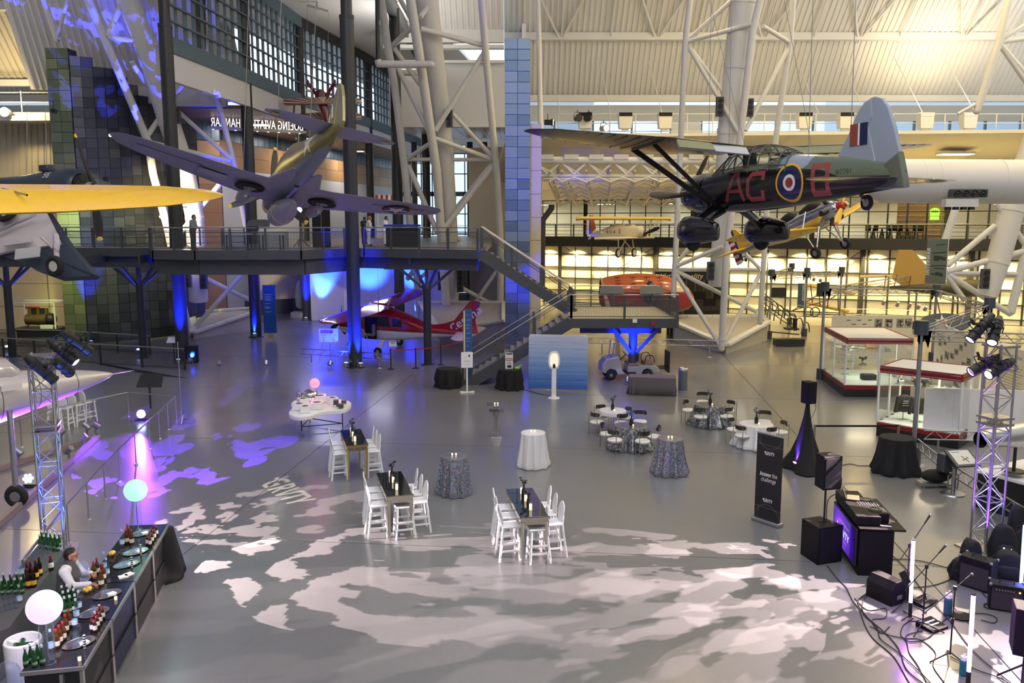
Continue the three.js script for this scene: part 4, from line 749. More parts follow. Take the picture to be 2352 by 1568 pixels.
// red and white light aircraft on the floor
{
const g=thing('light_aircraft','red and white high-wing light aircraft parked behind the rope posts, name on its fin','aircraft');
pose(g,[-7.64,.0,-48.66,-.064,2.846,.038],1.117);
const red=mat([.42,.018,.012],.14,0,{clearcoat:1,clearcoatRoughness:.08}),white=mat([.72,.70,.66],.2,0,{clearcoat:.6});
const B=[-5.3,2.3,.2,2.2];
const tex=canvasTex(1024,270,(c)=>{c.fillStyle='#a81410';c.fillRect(0,0,1024,270);const y=(v)=>(2.2-v)/ 2*270;c.fillStyle='#dcd8d0';c.fillRect(0,y(1.14),1024,270);
c.fillStyle='#40302c';c.fillRect(250,y(1.2),660,3);c.fillRect(250,y(1.26),660,3);});
const st=[[2.2,1.5,1.0,.24],[2.1,1.62,.82,.42,.8],[1.4,1.68,.68,.5,.7],[.9,1.72,.6,.55,.65],[.5,2.2,.56,.58,.5],[-.6,2.2,.58,.58,.5],[-1.5,1.95,.66,.54,.6],[-2.6,1.55,.82,.38,.75],[-4,1.42,1.0,.22,.85],[-5.1,1.36,1.12,.08]];
for(const s of[-1,1]){part('fuselage_side',fusHalf(st,s,s<0?[B[1],B[0],B[2],B[3]]:B),new THREE.MeshPhysicalMaterial({map:tex,roughness:.2,clearcoat:.8}),g);
const z=(v)=>s*v;
part('wing',wing([[z(.2),.75,-.85,2.3,.22],[z(2.8),.75,-.85,2.32,.2],[z(5.2),.55,-.6,2.36,.14],[z(5.5),.3,-.5,2.36,.05]]),red,g);
part('strut',beam([.35,2.24,z(2.6)],[.4,.7,z(.55)],.04,.12),white,g);
for(const[nm,a,b,c,d]of[['window',-.15,-.85,1.35,1.85],['window',-.98,-1.5,1.38,1.78]])part(nm,slab(V3(a,c,z(.602)),V3(b,c,z(.59 -(a<-.5?.02:0))),V3(b+.1,d,z(.575 -(a<-.5?.03:0))),V3(a,d,z(.59)),.02),mat([.012,.013,.016],.08),g);
part('rear_window',slab(V3(-1.75,1.75,z(.4)),V3(-2.25,1.55,z(.37)),V3(-2.1,1.66,z(.12)),V3(-1.7,1.86,z(.15)),.02),mat([.35,.3,.2],.1),g);
part('gear_leg',beam([-.4,.62,z(.5)],[-.5,.24,z(1.22)],.2,.06),white,g);wheel(.22,.16,-.5,.2,z(1.3),g,W.brushed);
part('tailplane',wing([[z(.1),-4.2,-5.3,1.22,.14],[z(1.6),-4.5,-5.25,1.22,.1],[z(1.85),-4.8,-5.1,1.22,.04]]),white,g);
}
part('doorway_shade',[slab(V3(.55,.66,-.625),V3(-.12,.66,-.625),V3(-.12,1.8,-.6),V3(.55,1.8,-.6),.02)],W.matblack,g);  // black sheet stands for the shade inside the open door
part('seat',[rbox(.4,.12,.4,.2,.9,-.66,.04),rbox(.12,.6,.36,.0,1.15,-.66,.05)],mat([.2,.19,.18],.7),g);
part('windscreen',slab(V3(.93,1.74,-.45),V3(.93,1.74,.45),V3(.5,2.18,.45),V3(.5,2.18,-.45),.02),glass([.7,.8,.85]),g);
part('fin',finGeo([[-2.9,1.5],[-3.6,1.62],[-4.1,1.8],[-4.95,2.85],[-5.1,2.88],[-4.75,1.35]],.1),red,g);
part('rudder',finGeo([[-5.13,2.87],[-5.46,2.82],[-5.2,1.95],[-5.35,1.3],[-5.05,1.25],[-4.78,1.4]],.09),red,g);
const nameTex=canvasTex(512,256,(c)=>{c.clearRect(0,0,512,256);c.fillStyle='#ece8e4';c.font='bold 150px sans-serif';c.textAlign='center';c.save();c.translate(256,150);c.rotate(-.0);c.fillText('Cessna',0,40,500);c.restore();});
const nm=part('fin_lettering',new THREE.PlaneGeometry(2.05,.9),new THREE.MeshStandardMaterial({map:nameTex,transparent:true,alphaTest:.5,roughness:.4}),g);nm.position.set(-4.72,1.98,-.085);nm.rotation.set(0,Math.PI,.62,'YXZ');
propeller(g,2.3,1.25,.95,[.35,2.44,4.54],.1,W.black);part('spinner',lathe([[0,.4],[.1,.25],[.16,0]],16).rotateZ(-Math.PI/2).translate(2.22,1.25,0),white,g);
part('nose_wheel_leg',rod([1.6,.7,0],[1.7,.2,0],.05),white,g);wheel(.18,.13,1.7,.16,0,g);
for(const x of[.1,-.5])part('antenna',[beam([x,2.3,-.5+.4],[x-.1,2.75,.1],.03,.06)],white,g);
}
// silver and yellow trainer
{
const g=thing('trainer_aircraft','polished silver trainer aircraft with yellow wings and striped tail, climbing behind the black one','aircraft');
pose(g,[13.356,7.208,-38.611,.2,-1.076,.342]);
const al=mat([.6,.6,.62],.12,1),ye=mat([.70,.43,.03],.35);
part('fuselage',fus([[1.85,.35,-.15,.22],[1.6,.5,-.3,.36],[1.0,.58,-.42,.42],[0,.62,-.46,.44],[-1.5,.56,-.36,.38],[-3,.4,-.14,.24],[-4.4,.26,.0,.08],[-4.6,.2,.04,.04]],24),al,g);
part('spinner',lathe([[0,.36],[.1,.32],[.2,.16],[.24,0]],20).rotateZ(-Math.PI/2).translate(1.85,.12,0),W.red,g);
propeller(g,1.98,.12,1.05,[2.3,2.3+Math.PI],.12,ye,mat([.55,.12,.03],.5));
for(let i=0;i<5;i++){const a=Math.PI/2+i*1.2566;part('cylinder',[cyl(.1,.1,.32,0,.46,0,12),cyl(.13,.13,.1,0,.6,0,12)].map((q)=>q.rotateX(a).translate(1.35,.1,0)),W.black,g);}
for(const x of[.45,-.95])part('cockpit',[fus([[x+.55,.66,.4,.1],[x+.3,.86,.4,.28],[x,.84,.4,.3],[x-.55,.7,.4,.26],[x-.7,.6,.4,.1]],16)],W.black,g);
for(const s of[-1,1]){const z=(v)=>s*v;
part('wing',wing([[z(.35),.75,-.85,-.38,.2],[z(2.4),.7,-.85,-.1,.18],[z(4.1),.55,-.8,.28,.13],[z(4.55),.15,-.6,.36,.04]]),ye,g);
part('tailplane',wing([[z(.1),-3.85,-4.75,.16,.12],[z(1.1),-4.0,-4.85,.18,.1],[z(1.6),-4.3,-4.7,.18,.03]]),ye,g);
part('gear_strut',[rod([.85,-.35,z(.45)],[.65,-1.38,z(.95)],.04),rod([.2,-.4,z(.7)],[.65,-1.38,z(.95)],.03),rod([.5,-.35,z(1.1)],[.65,-1.38,z(.95)],.025),rod([.5,-.25,z(1.1)],[.45,.5,z(.45)],.02)],al,g);wheel(.27,.18,.65,-1.4,z(1.02),g);}
part('fin',finGeo([[-3.6,.3],[-4.2,1.2],[-4.4,1.28],[-4.45,.2]],.08),ye,g);
part('rudder',finGeo([[-4.42,1.28],[-4.55,1.2],[-4.58,-.2],[-4.46,-.35]],.085),mat([.02,.03,.12],.5),g);
for(let i=0;i<9;i++)part('rudder_stripe',finGeo([[-4.56,1.02-i*.16],[-4.92,1.0-i*.16],[-4.95,.84-i*.16],[-4.57,.86-i*.16]],.085),i % 2?mat([.3,.01,.03],.5):W.paper,g);
wheel(.1,.08,-4.3,-.35,0,g,W.brushed,'tail_wheel');part('tail_fork',rod([-4.1,.02,0],[-4.3,-.33,0],.03),al,g);
wire(g,[[[1.2,.5,.2],[6.5,14,3]],[[-2.5,.4,0],[2.6,15,3]]]);
}
// red biplane hung upside down
{
const g=thing('aerobatic_biplane','small red and white biplane hanging upside down before the glass wall','aircraft');
pose(g,[-12.974,15.265,-59.872,-3.21,1.909+Math.PI*0,.581]);
const rd=mat([.16,.006,.01],.2,0,{clearcoat:1});
const rays=canvasTex(512,128,(c)=>{c.fillStyle='#cdb79f';c.fillRect(0,0,512,128);c.fillStyle='#62090c';for(const sx of[1,-1])for(let i=0;i<6;i++){const a=i*.075+.02;c.beginPath();c.moveTo(256,118);c.lineTo(256+sx*320*Math.cos(a*3.2),118-320*Math.sin(a*3.2)*.7);c.lineTo(256+sx*320*Math.cos((a+.032)*3.2),118-320*Math.sin((a+.032)*3.2)*.7);c.fill();}c.fillRect(0,112,512,16);});
const wm=new THREE.MeshPhysicalMaterial({map:rays,roughness:.3,clearcoat:.5});
part('fuselage',fus([[1.9,.18,-.2,.2],[1.7,.34,-.36,.38],[1.0,.42,-.42,.4,.7],[0,.44,-.42,.38,.6],[-1.5,.4,-.3,.28,.7],[-3,.2,-.08,.08]],20),rd,g);
part('spinner',lathe([[0,.3],[.1,.22],[.15,0]],16).rotateZ(-Math.PI/2).translate(1.9,0,0),W.paper,g);propeller(g,1.98,0,.95,[1.75,1.75+Math.PI],.09,W.brushed);
part('upper_wing',wingUV(wing([[-2.65,.4,-.3,.95,.04],[-2.5,.62,-.45,.95,.1],[0,.75,-.4,.92,.13],[2.5,.62,-.45,.95,.1],[2.65,.4,-.3,.95,.04]]),-.5,.8,-2.65,2.65),wm,g);
part('lower_wing',wingUV(wing([[-2.6,.0,-.6,-.38,.04],[-2.45,.2,-.75,-.38,.1],[0,.35,-.75,-.42,.13],[2.45,.2,-.75,-.38,.1],[2.6,.0,-.6,-.38,.04]]),-.8,.4,-2.6,2.6),wm,g);
for(const s of[-1,1]){part('interplane_strut',[beam([.35,.92,s*2.0],[-.1,-.36,s*1.9],.04,.12),beam([-.2,.92,s*2.0],[-.5,-.36,s*1.9],.04,.1)],rd,g);
part('gear_leg',beam([.5,-.4,s*.3],[.45,-1.35,s*.85],.06,.2),rd,g);part('wheel_pant',fus([[.85,-1.3,-1.4,.03],[.6,-1.18,-1.58,.12],[.2,-1.2,-1.5,.1],[-.05,-1.3,-1.38,.02]],14).translate(0,0,s*.9),rd,g);
part('tailplane',wing([[s*.05,-2.4,-3.1,.1,.06],[s*1.0,-2.6,-3.1,.1,.03]]),wm,g);}
part('fin',finGeo([[-2.3,.2],[-2.8,.8],[-3.1,.85],[-3.15,.0]],.06),rd,g);
const t=at(738,30,59),u=at(705,20,59),v=at(755,30,59);
const sb=thing('spreader_bar','white spreader bar on a chain holding the upside-down red biplane','spreader bar');part('bar',beam(at(705,12,60),at(754,26,60),.12,.14),W.white,sb);
part('chain',[rod(at(728,-30,60),at(728,18,60),.03,6),rod(at(705,12,60),at(706,225,60),.012,5),rod(at(754,26,60),at(752,235,60),.012,5)],W.zinc,sb);
}
// dark blue naval fighter at the left edge
{
const g=thing('naval_fighter','dark blue naval fighter aircraft at the left edge, number 56 on its nose','aircraft');
const navy=mat([.028,.042,.066],.4),bay=mat([.52,.47,.48],.6);
const d=31,c0=at(-20,436,d+1.5),c1=at(190,430,d);
const f=new THREE.Group();f.name='fuselage';g.add(f);f.position.copy(c1);const dir=c1.clone().sub(c0).normalize();f.quaternion.setFromUnitVectors(V3(1,0,0),dir);
const tex=canvasTex(512,256,(c)=>{c.fillStyle='#2c3947';c.fillRect(0,0,512,256);c.fillStyle='#d8dce0';c.font='bold 34px monospace';c.fillText('56',348,84,46);});
const st=[[0,.5,-.5,.5],[-.12,.64,-.62,.63],[-.5,.7,-.68,.68],[-1.3,.66,-.7,.68],[-2.5,.5,-.74,.62],[-4,.44,-.7,.5]];
const bx=[-4,0,-1,1];part('nose_side',fusHalf(st,1,bx),new THREE.MeshPhysicalMaterial({map:tex,roughness:.35}),f);part('nose_side',fusHalf(st,-1,[0,-4,-1,1]),navy,f);
part('engine',[cyl(.46,.5,.3).rotateZ(Math.PI/2).translate(.02,0,0),...Array.from({length:9},(_,i)=>cyl(.08,.08,.36,0,.3,0,10).rotateX(i*.698).translate(.1,0,0))],W.black,f);
part('gear_case',lathe([[0,.7],[.1,.66],[.13,.4],[.2,.3],[.22,0]],18).rotateZ(-Math.PI/2).translate(.1,0,0),W.chrome,f);
const pr=propeller(f,.5,0,1.85,[.35,3.2,1.8],.14,W.black,mat([.75,.5,.05],.5));
part('cooling_flap',[rbox(.5,.24,.3,-1.4,.7,.2,.05)],navy,f);
part('tail_fin',extrude([[-3.2,.5],[-4.1,1.9],[-4.6,1.9],[-4.6,.3]],.1,.03).translate(0,0,.7),navy,f);
const plate=(pts,t,m,nm)=>{const P=pts.map(([x,y,q])=>at(x,y,q)),n=P[1].clone().sub(P[0]).cross(P[2].clone().sub(P[0])).normalize();if(n.z<0)n.negate();
const a=P,b=P.map((p)=>p.clone().addScaledVector(n,-t)),k=P.length,v=[];const tri=(x,y,z)=>v.push(x.x,x.y,x.z,y.x,y.y,y.z,z.x,z.y,z.z);
const cen=a.reduce((s,p)=>s.add(p),V3()).divideScalar(k).addScaledVector(n,t*.4),cb=b.reduce((s,p)=>s.add(p),V3()).divideScalar(k);
for(let i=0;i<k;i++){const j=(i+1)% k;tri(a[i],a[j],cen);tri(b[j],b[i],cb);tri(a[i],b[i],b[j]);tri(a[i],b[j],a[j]);}
const q=new THREE.BufferGeometry();q.setAttribute('position',new THREE.Float32BufferAttribute(v,3));q.computeVertexNormals();return part(nm,q,m,g);};
plate([[100,478,31],[150,555,30],[212,628,29],[206,634,29],[130,638,29],[85,622,29.2],[60,606,29.4],[0,585,29.8],[-40,560,30],[-60,470,31]],.35,navy,'outer_wing');
plate([[-20,490,30.3],[107,488,30.4],[128,530,30],[140,560,29.8],[88,567,29.6],[40,572,29.6],[-20,585,29.6]],.12,bay,'wheel_bay');
plate([[5,545,29.5],[65,535,29.5],[71,556,29.4],[10,564,29.4]],.05,bay,'bay_door');
plate([[35,572,29.1],[92,565,29.1],[90,589,29],[33,596,29]],.05,mat([.5,.5,.5],.35),'bay_door');
plate([[-10,528,29.6],[80,490,29.9],[83,495,29.9],[-10,536,29.6]],.06,W.brushed,'flap_rail');
const w0=at(128,538,29.3),w1=at(131,607,28.8),dg=w1.clone().sub(w0);
part('gear_leg',[rod(w0,w1,.09),rod(at(118,590,28.9),w1,.04),rod(at(95,545,29.2),at(122,570,29.1),.05)],bay,g);
plate([[125,536,29],[135,540,29],[137,568,28.9],[134,578,28.9],[124,568,28.9]],.04,mat([.62,.6,.62],.5),'gear_door');
const wh=wheel(.36,.22,0,0,0,g,mat([.6,.57,.52],.5));wh.position.copy(w1).add(V3(0,-.05,.15));wh.rotation.y=-.3;
const w2=wheel(.36,.22,0,0,0,g,mat([.6,.57,.52],.5));w2.position.copy(at(18,492,30));w2.rotation.set(-.9,-.3,0);
part('pitot',rod(at(212,622,29),at(268,614,28.8),.012,6),W.brushed,g);
wire(g,[[at(62,395,32),at(62,240,32)],[at(108,386,31),at(104,250,31)]]);
}
// yellow wing in front
{
const g=thing('yellow_wing_aircraft','bright yellow tapered aircraft wing reaching in from the left edge, near','aircraft');
const d0=15,m=mat([.78,.47,.005],.32,0,{clearcoat:.5});
const st=[[-220,428,500,14],[0,431,493,15],[130,431,489,16],[260,431,482,17],[380,432,474,18],[470,439,462,18.6],[505,446,454,18.8],[512,449,451,18.85]];
part('wing',orient(loft(st.map(([x,y0,y1,d])=>{const a=at(x,y0,d),b=at(x,y1,d-1.6),c=at(x,(y0*2+y1)/ 3+2,d-.25),e=at(x,(y0+y1)/ 2-3,d-.9);const up=(p,h)=>p.clone().add(V3(0,h,0));const k=(y1-y0)/ 62*.16;
return[a,c,e,b,up(b,k*.3),up(e,k),up(c,k),up(a,k*.4)];}))),m,g);
part('leading_edge',pipe(st.map(([x,y0,,d])=>at(x,y0-.5,d+.03)),.03,8,40),mat([.62,.55,.42],.3),g);
part('handhold',pipe([at(5,433,14.6),at(35,441,14.3),at(62,448,14.1)],.018,8),W.brushed,g);
wire(g,[[at(52,10,16),at(52,-60,16)]]);
}
// jet nose at lower left,purple-lit
{
const g=thing('jet_aircraft','pale jet aircraft nose with a probe at lower left, lit purple','aircraft');
const sk=mat([.56,.52,.50],.3,.3),tip=at(262,858,24),back=at(-120,925,20.5),dir=tip.clone().sub(back),L=dir.length();dir.normalize();
const b=new THREE.Group();b.name='nose';g.add(b);b.position.copy(tip);b.quaternion.setFromUnitVectors(V3(1,0,0),dir);
const R=(x)=>.88*Math.pow(Math.min(1,-x/4.6),.72);
part('nose_skin',orient(loft([-.005,-.15,-.5,-1,-1.6,-2.2,-3,-4,-5.5].map((x)=>ell(x,x*.02,0,R(x),R(x),28)))),sk,b);
part('pitot',rod([-.05,0,0],[.62,.0,0],.02,8,.006),W.brushed,b);
part('canopy',fus([[-2.5,.5,.2,.2],[-2.9,.92,.2,.4],[-3.6,1.0,.2,.45],[-5.2,1.02,.2,.45]],20),mat([.55,.5,.5],.12,.2,{clearcoat:1}),b);
for(const x of[-1.2,-2.3,-3.3])part('panel_line',orient(loft([ell(x,x*.02,0,R(x)+ .004,R(x)+ .004,28),ell(x-.015,x*.02,0,R(x-.015)+ .004,R(x-.015)+ .004,28)])),W.grey,b);
part('stencil_panel',[box(.5,.16,.01,0,0,0)],mat([.66,.6,.62],.5),b).position.set(-3.1,.25,.74);
part('gear_leg',[rod(back.clone().setY(.05).add(V3(1.2,0,-.5)),back.clone().add(V3(1.2,-.3,-.5)),.07)],W.brushed,g);const w=wheel(.3,.2,0,0,0,g);w.position.copy(back).setY(.3).add(V3(1.2,0,-.5));
}
// old parasol monoplane hung before the gallery
{
const d=50,k=d/F,g=thing('old_biplane','cream old biplane with a yellow top wing, orange fin and number 604','aircraft',at(1420,545,d));
const X=(px)=>(px-1420)*k,Y=(py)=>(545-py)*k,cr=mat([.62,.55,.36],.55),ye=mat([.72,.48,.05],.45);
const st=[[1357,536,543,.06],[1385,526,550,.2],[1415,514,552,.3],[1440,518,549,.34],[1455,516,548,.36],[1464,520,545,.33]];
const tex=canvasTex(512,160,(c)=>{c.fillStyle='#c9bb94';c.fillRect(0,0,512,160);c.strokeStyle=c.fillStyle='#2a2620';c.font='bold 40px sans-serif';c.fillText('6',165,92);c.fillText('4',240,92);c.lineWidth=3;c.beginPath();c.arc(212,78,15,0,7);c.stroke();c.font='26px serif';c.fillText('0',205,87);c.fillStyle='#e5e0d0';c.save();c.translate(120,82);c.rotate(.78);c.fillRect(-12,-12,24,24);c.restore();c.fillStyle='#9a6b52';c.fillRect(300,50,16,46);});
const S2=st.map(([x,a,b,w])=>[X(x),Y(a),Y(b),w,.6]);part('fuselage_side',fusHalf(S2,1,[X(1357),X(1464),Y(552),Y(514)]),mat(0xffffff,.55,0,{map:tex}),g);part('fuselage_side',fusHalf(S2,-1,[X(1464),X(1357),Y(552),Y(514)]),cr,g);
part('cowling',lathe([[.34,0],[.36,.2],[.3,.34],[.1,.36]],20).rotateZ(-Math.PI/2).translate(X(1462),Y(532),0),cr,g);
part('upper_wing',orient(loft([[1320,503.5,1.2],[1330,502,1.4],[1545,502,-1.8],[1552,504,-1.9]].map(([x,y,z],i)=>airfoil.map(([u,v])=>V3(X(x),Y(y+1)+ v*.22,z +(u-.4)*(i % 3?1.2:.5)))))),ye,g);
part('lower_wing',orient(loft([[1360,547,1.6],[1400,546,1.5],[1505,545.5,-1.2],[1510,546,-1.3]].map(([x,y,z],i)=>airfoil.map(([u,v])=>V3(X(x),Y(y+.5)+ v*.16,z +(u-.4)*(i % 3?.9:.4)))))),cr,g);
part('strut',[[1488,543,1515,506],[1497,543,1525,506],[1488,543,1500,506],[1430,520,1436,505],[1452,520,1446,505]].map(([a,b,c,e])=>rod([X(a),Y(b),-.6],[X(c),Y(e),-.8],.035,6)),cr,g);
part('fin',extrude([[X(1345),Y(537)],[X(1347),Y(500)],[X(1362),Y(495)],[X(1369),Y(525)],[X(1358),Y(537)]],.06),mat([.6,.13,.02],.5),g);
for(const[a,b,m]of[[1348,1353,W.paper],[1353.4,1356.5,W.darkblue]])part('rudder_stripe',box(X(b)- X(a),Y(495)- Y(538),.1,X((a+b)/ 2),Y(516.5),.03),m,g);
part('tail_skid',rod([X(1358),Y(545),0],[X(1352),Y(549),0],.05),cr,g);
for(const[px,z]of[[1418,.5],[1459,-.4]]){const w=wheel(.27,.1,0,0,0,g,cr);w.position.set(X(px),Y(580),z);w.rotation.y=.9;}
part('undercarriage',[rod([X(1418),Y(550),.4],[X(1419),Y(580),.5],.04),rod([X(1436),Y(550),.3],[X(1420),Y(578),.5],.04),rod([X(1432),Y(550),0],[X(1458),Y(578),-.4],.04),rod([X(1454),Y(550),-.3],[X(1459),Y(578),-.4],.04)],cr,g);
propeller(g,X(1478),Y(538),1.1,[1.2,1.2+Math.PI],.1,W.black).rotation.y=.9;
}
// big red gondola-like fuselage behind the landing,and the radial engine before it
{
const d=55,k=d/F,c=at(1480,685,d),g=thing('red_fuselage','big glossy red and orange streamlined fuselage with painted characters, behind the stair landing','aircraft',c);
const X=(px)=>(px-1480)*k,Y=(py)=>(685-py)*k;
const tex=canvasTex(1024,256,(c2)=>{const gr=c2.createLinearGradient(0,0,0,256);gr.addColorStop(0,'#d8813a');gr.addColorStop(.42,'#d4702c');gr.addColorStop(.5,'#b3241c');gr.addColorStop(1,'#8e0f18');c2.fillStyle='#c8662c';c2.fillRect(0,0,1024,110);c2.fillStyle='#8f1018';c2.fillRect(0,110,1024,146);c2.fillStyle='#d9c79a';c2.fillRect(800,0,150,110);
c2.strokeStyle='#8a2a14';c2.lineWidth=7;for(const x of[170,330,480,620]){for(let i=0;i<4;i++){c2.beginPath();c2.moveTo(x-30,26+i*18);c2.lineTo(x+34,22+i*18);c2.stroke();}c2.beginPath();c2.moveTo(x-4,14);c2.lineTo(x+6,90);c2.moveTo(x-26,92);c2.lineTo(x+20,60);c2.stroke();}
c2.fillStyle='#ece5d8';star2d(c2,430,122,16);c2.fillStyle='#20262a';c2.font='bold 22px sans-serif';c2.fillText('200',110,120);});
const st=[[1378,640,700,.75],[1390,636,716,.9],[1420,630,720,1.05],[1460,627,722,1.12],[1500,629,722,1.1],[1530,633,720,1.0],[1560,645,716,.8],[1580,660,710,.55],[1592,678,700,.3],[1596,690,696,.08]].map(([x,a,b,w])=>[X(x),Y(a),Y(b),w,.9]);
part('fuselage_side',fusHalf(st,1,[X(1378),X(1596),Y(722),Y(627)]),new THREE.MeshPhysicalMaterial({map:tex,roughness:.16,clearcoat:1}),g);part('fuselage_side',fusHalf(st,-1,[X(1596),X(1378),Y(722),Y(627)]),W.red,g);
part('end_frame',extrude([[X(1374),Y(634)],[X(1380),Y(637)],[X(1398),Y(700)],[X(1388),Y(700)]],.2).translate(0,0,.7),mat([.62,.4,.28],.5),g);
part('stand',[box(.2,Y(722)- Y(785),.2,X(1420),Y(750),.5),box(.2,Y(722)- Y(785),.2,X(1540),Y(750),.5),box(.2,Y(722)- Y(785),.2,X(1420),Y(750),-.5),box(.2,Y(722)- Y(785),.2,X(1540),Y(750),-.5)],W.steel,g);
const e=thing('radial_engine','dark blue-grey radial engine on display in front of the red fuselage','engine',at(1493,676,51));
const em=mat([.07,.11,.14],.4,.5);part('crankcase',[lathe([[0,.5],[.18,.45],[.4,.25],[.5,0],[.42,-.4],[0,-.45]],20).rotateZ(-Math.PI/2)],em,e);
for(let i=0;i<9;i++)part('cylinder',[0,1,2,3,4].map((j)=>cyl(.14,.14,.05,0,.5+j*.07,0,12)).concat(cyl(.11,.11,.4,0,.6,0,10)).map((q)=>q.rotateX(i*.698)),em,e);
part('stand',[rod([0,-.4,0],[.4,-1.9,.4],.06),rod([0,-.4,0],[-.4,-1.9,.4],.06),rod([0,-.4,0],[0,-1.9,-.5],.06)],W.steel,e);
}
// event furniture
const stoolM=mat([.80,.82,.86],.28),candleM=glow([1,.75,.4],1.6,0xd8c8a8),clear=glass([.95,.97,1],.03);
function stool(label,x,z,turn){
if(!stool.o){
const o=stool.o=thing('bar_stool',label,'bar stool',[x,0,z],turn,'white bar stools round the mirrored tables');
part('seat',rbox(.40,.045,.40,0,.745,.02,.02,3),stoolM,o);
const back=lathe([[0,0],[.15,.0],[.185,.01],[.19,.02],[.185,.032],[.15,.036],[0,.036]],28).scale(1,1,1.0).rotateX(Math.PI/2).scale(.98,1.22,1);
const b=part('backrest',back,stoolM,o);b.position.set(0,.98,-.205);b.rotation.x=-.16;
part('back_post',[rod([-.15,.74,-.17],[-.13,.92,-.2],.017),rod([.15,.74,-.17],[.13,.92,-.2],.017)].slice(0,1),stoolM,o);part('back_post',rod([.15,.74,-.17],[.13,.92,-.2],.017),stoolM,o);
for(const[sx,sz]of[[-1,1],[1,1],[-1,-1],[1,-1]])part('leg',beam([sx*.17,.73,sz*.16],[sx*.215,0,sz*(sz<0?.25:.2)],.042,.042),stoolM,o);
for(const y of[.22,.4]){for(const sx of[-1,1])part('stretcher',beam([sx*.2,y,-.22],[sx*.2,y,.19],.022,.04),stoolM,o);part('stretcher',box(.4,.045,.024,0,y-.05,.19),stoolM,o);}
return o;
}
return copy(stool.o,label,[x,0,z],turn);
}
function candle(label,p,group,h=.075){
if(!candle.o){candle.o=thing('votive_candle',label,'candle',p,0,group);part('glass_cup',lathe([[.022,.003],[.028,.004],[.032,h],[.029,h],[.026,.01],[0,.008]],14),clear,candle.o);part('wax',cyl(.024,.022,.05,0,.034,0,12),candleM,candle.o);return candle.o;}
return copy(candle.o,label,p,undefined,group);
}
function hallTable(corners,which,gold){
const H=1.06,c=corners.map(([x,y])=>atY(x,y,H)),[fl,fr,nr,nl]=c,mid=fl.clone().add(fr).add(nr).add(nl).divideScalar(4);
const u=fl.clone().add(fr).sub(nl).sub(nr).normalize(),L=fl.clone().add(fr).sub(nl).sub(nr).length()/ 2,Wd=(fl.distanceTo(fr)+ nl.distanceTo(nr))/ 2,turn=Math.atan2(-u.x,-u.z);
const o=thing('mirrored_table',`tall narrow dark mirror-topped table, ${which}`,'table',[mid.x,0,mid.z],turn),edge=gold?W.gold:mat([.62,.57,.48],.18,1);
part('tabletop',rbox(Wd,.03,L,0,H-.015,0,.008),mat([.012,.014,.016],.03,0,{specularIntensity:1,ior:1.8}),o);
part('edge_trim',[box(Wd+.02,.05,.02,0,H-.04,L/2),box(Wd+.02,.05,.02,0,H-.04,-L/2),box(.02,.05,L,Wd/2,H-.04,0),box(.02,.05,L,-Wd/2,H-.04,0)],edge,o);
part('apron',[box(Wd-.04,.12,.03,0,H-.12,L/2-.03),box(Wd-.04,.12,.03,0,H-.12,-L/2+.03),box(.03,.12,L-.06,Wd/2-.03,H-.12,0),box(.03,.12,L-.06,-Wd/2+.03,H-.12,0)],edge,o);
if(gold)for(let i=0;i<3;i++)part('drawer_front',[box(Wd/3-.05,.07,.012,(i-1)*Wd/3.2,H-.12,L/2-.01)],mat([.55,.5,.5],.1,1),o);
for(const[sx,sz]of[[-1,1],[1,1],[-1,-1],[1,-1]])part('leg',[lathe([[.02,0],[.024,.02],[.02,.04],[.03,.06],[.058,.9],[.06,.94]],4).rotateY(Math.PI/4)].map((g)=>g.translate(sx*(Wd/2-.05),0,sz*(L/2-.05))),edge,o);
const side=V3(-u.z,0,u.x).negate(),S=(lx,lz)=>mid.clone().addScaledVector(side,lx).addScaledVector(u,-lz);
const nm=['far end','middle','near end'];
[-1,1].forEach((s)=>nm.forEach((n,i)=>{const k=s*side.x>0?'right':'left',p=S(s*(Wd/2+.14+.02*i),(i-1)*L*.29-.06),t=Math.atan2(mid.x-p.x,0);stool(`white bar stool, ${k} side, ${n}, of the ${which.split(' ')[0] == 'in' ? 'middle' : which.split(/[ ,]/)[0]} mirrored table`,p.x,p.z,turn +(k=='right'?-Math.PI/2:Math.PI/2)+ .08*(i-1));}));
if(!gold){const p=S(side.x>0?.1:-.1,L/2-.22);stool(`white bar stool tucked under the near end of the ${which.split(' ')[0] == 'in' ? 'middle' : which.split(/[ ,]/)[0]} mirrored table`,p.x,p.z,turn-Math.PI/2);}
for(const[i,lz]of[[0,-.28],[1,.12]]){const p=S(0,lz*L*.7).setY(H);
vase(`black bottle vase with dark flowers, ${i ? 'nearer' : 'farther'} on the ${which.split(' ')[0] == 'in' ? 'middle' : which.split(/[ ,]/)[0]} mirrored table`,p,i?.75:1.1);}
for(const[i,lz]of[[0,-.36],[1,-.02],[2,.36]])pillar(`white pillar candle in glass, ${['far', 'middle', 'near'][i]} one on the ${which.split(' ')[0] == 'in' ? 'middle' : which.split(/[ ,]/)[0]} mirrored table`,S(.02,lz*L*.8).setY(H));
}
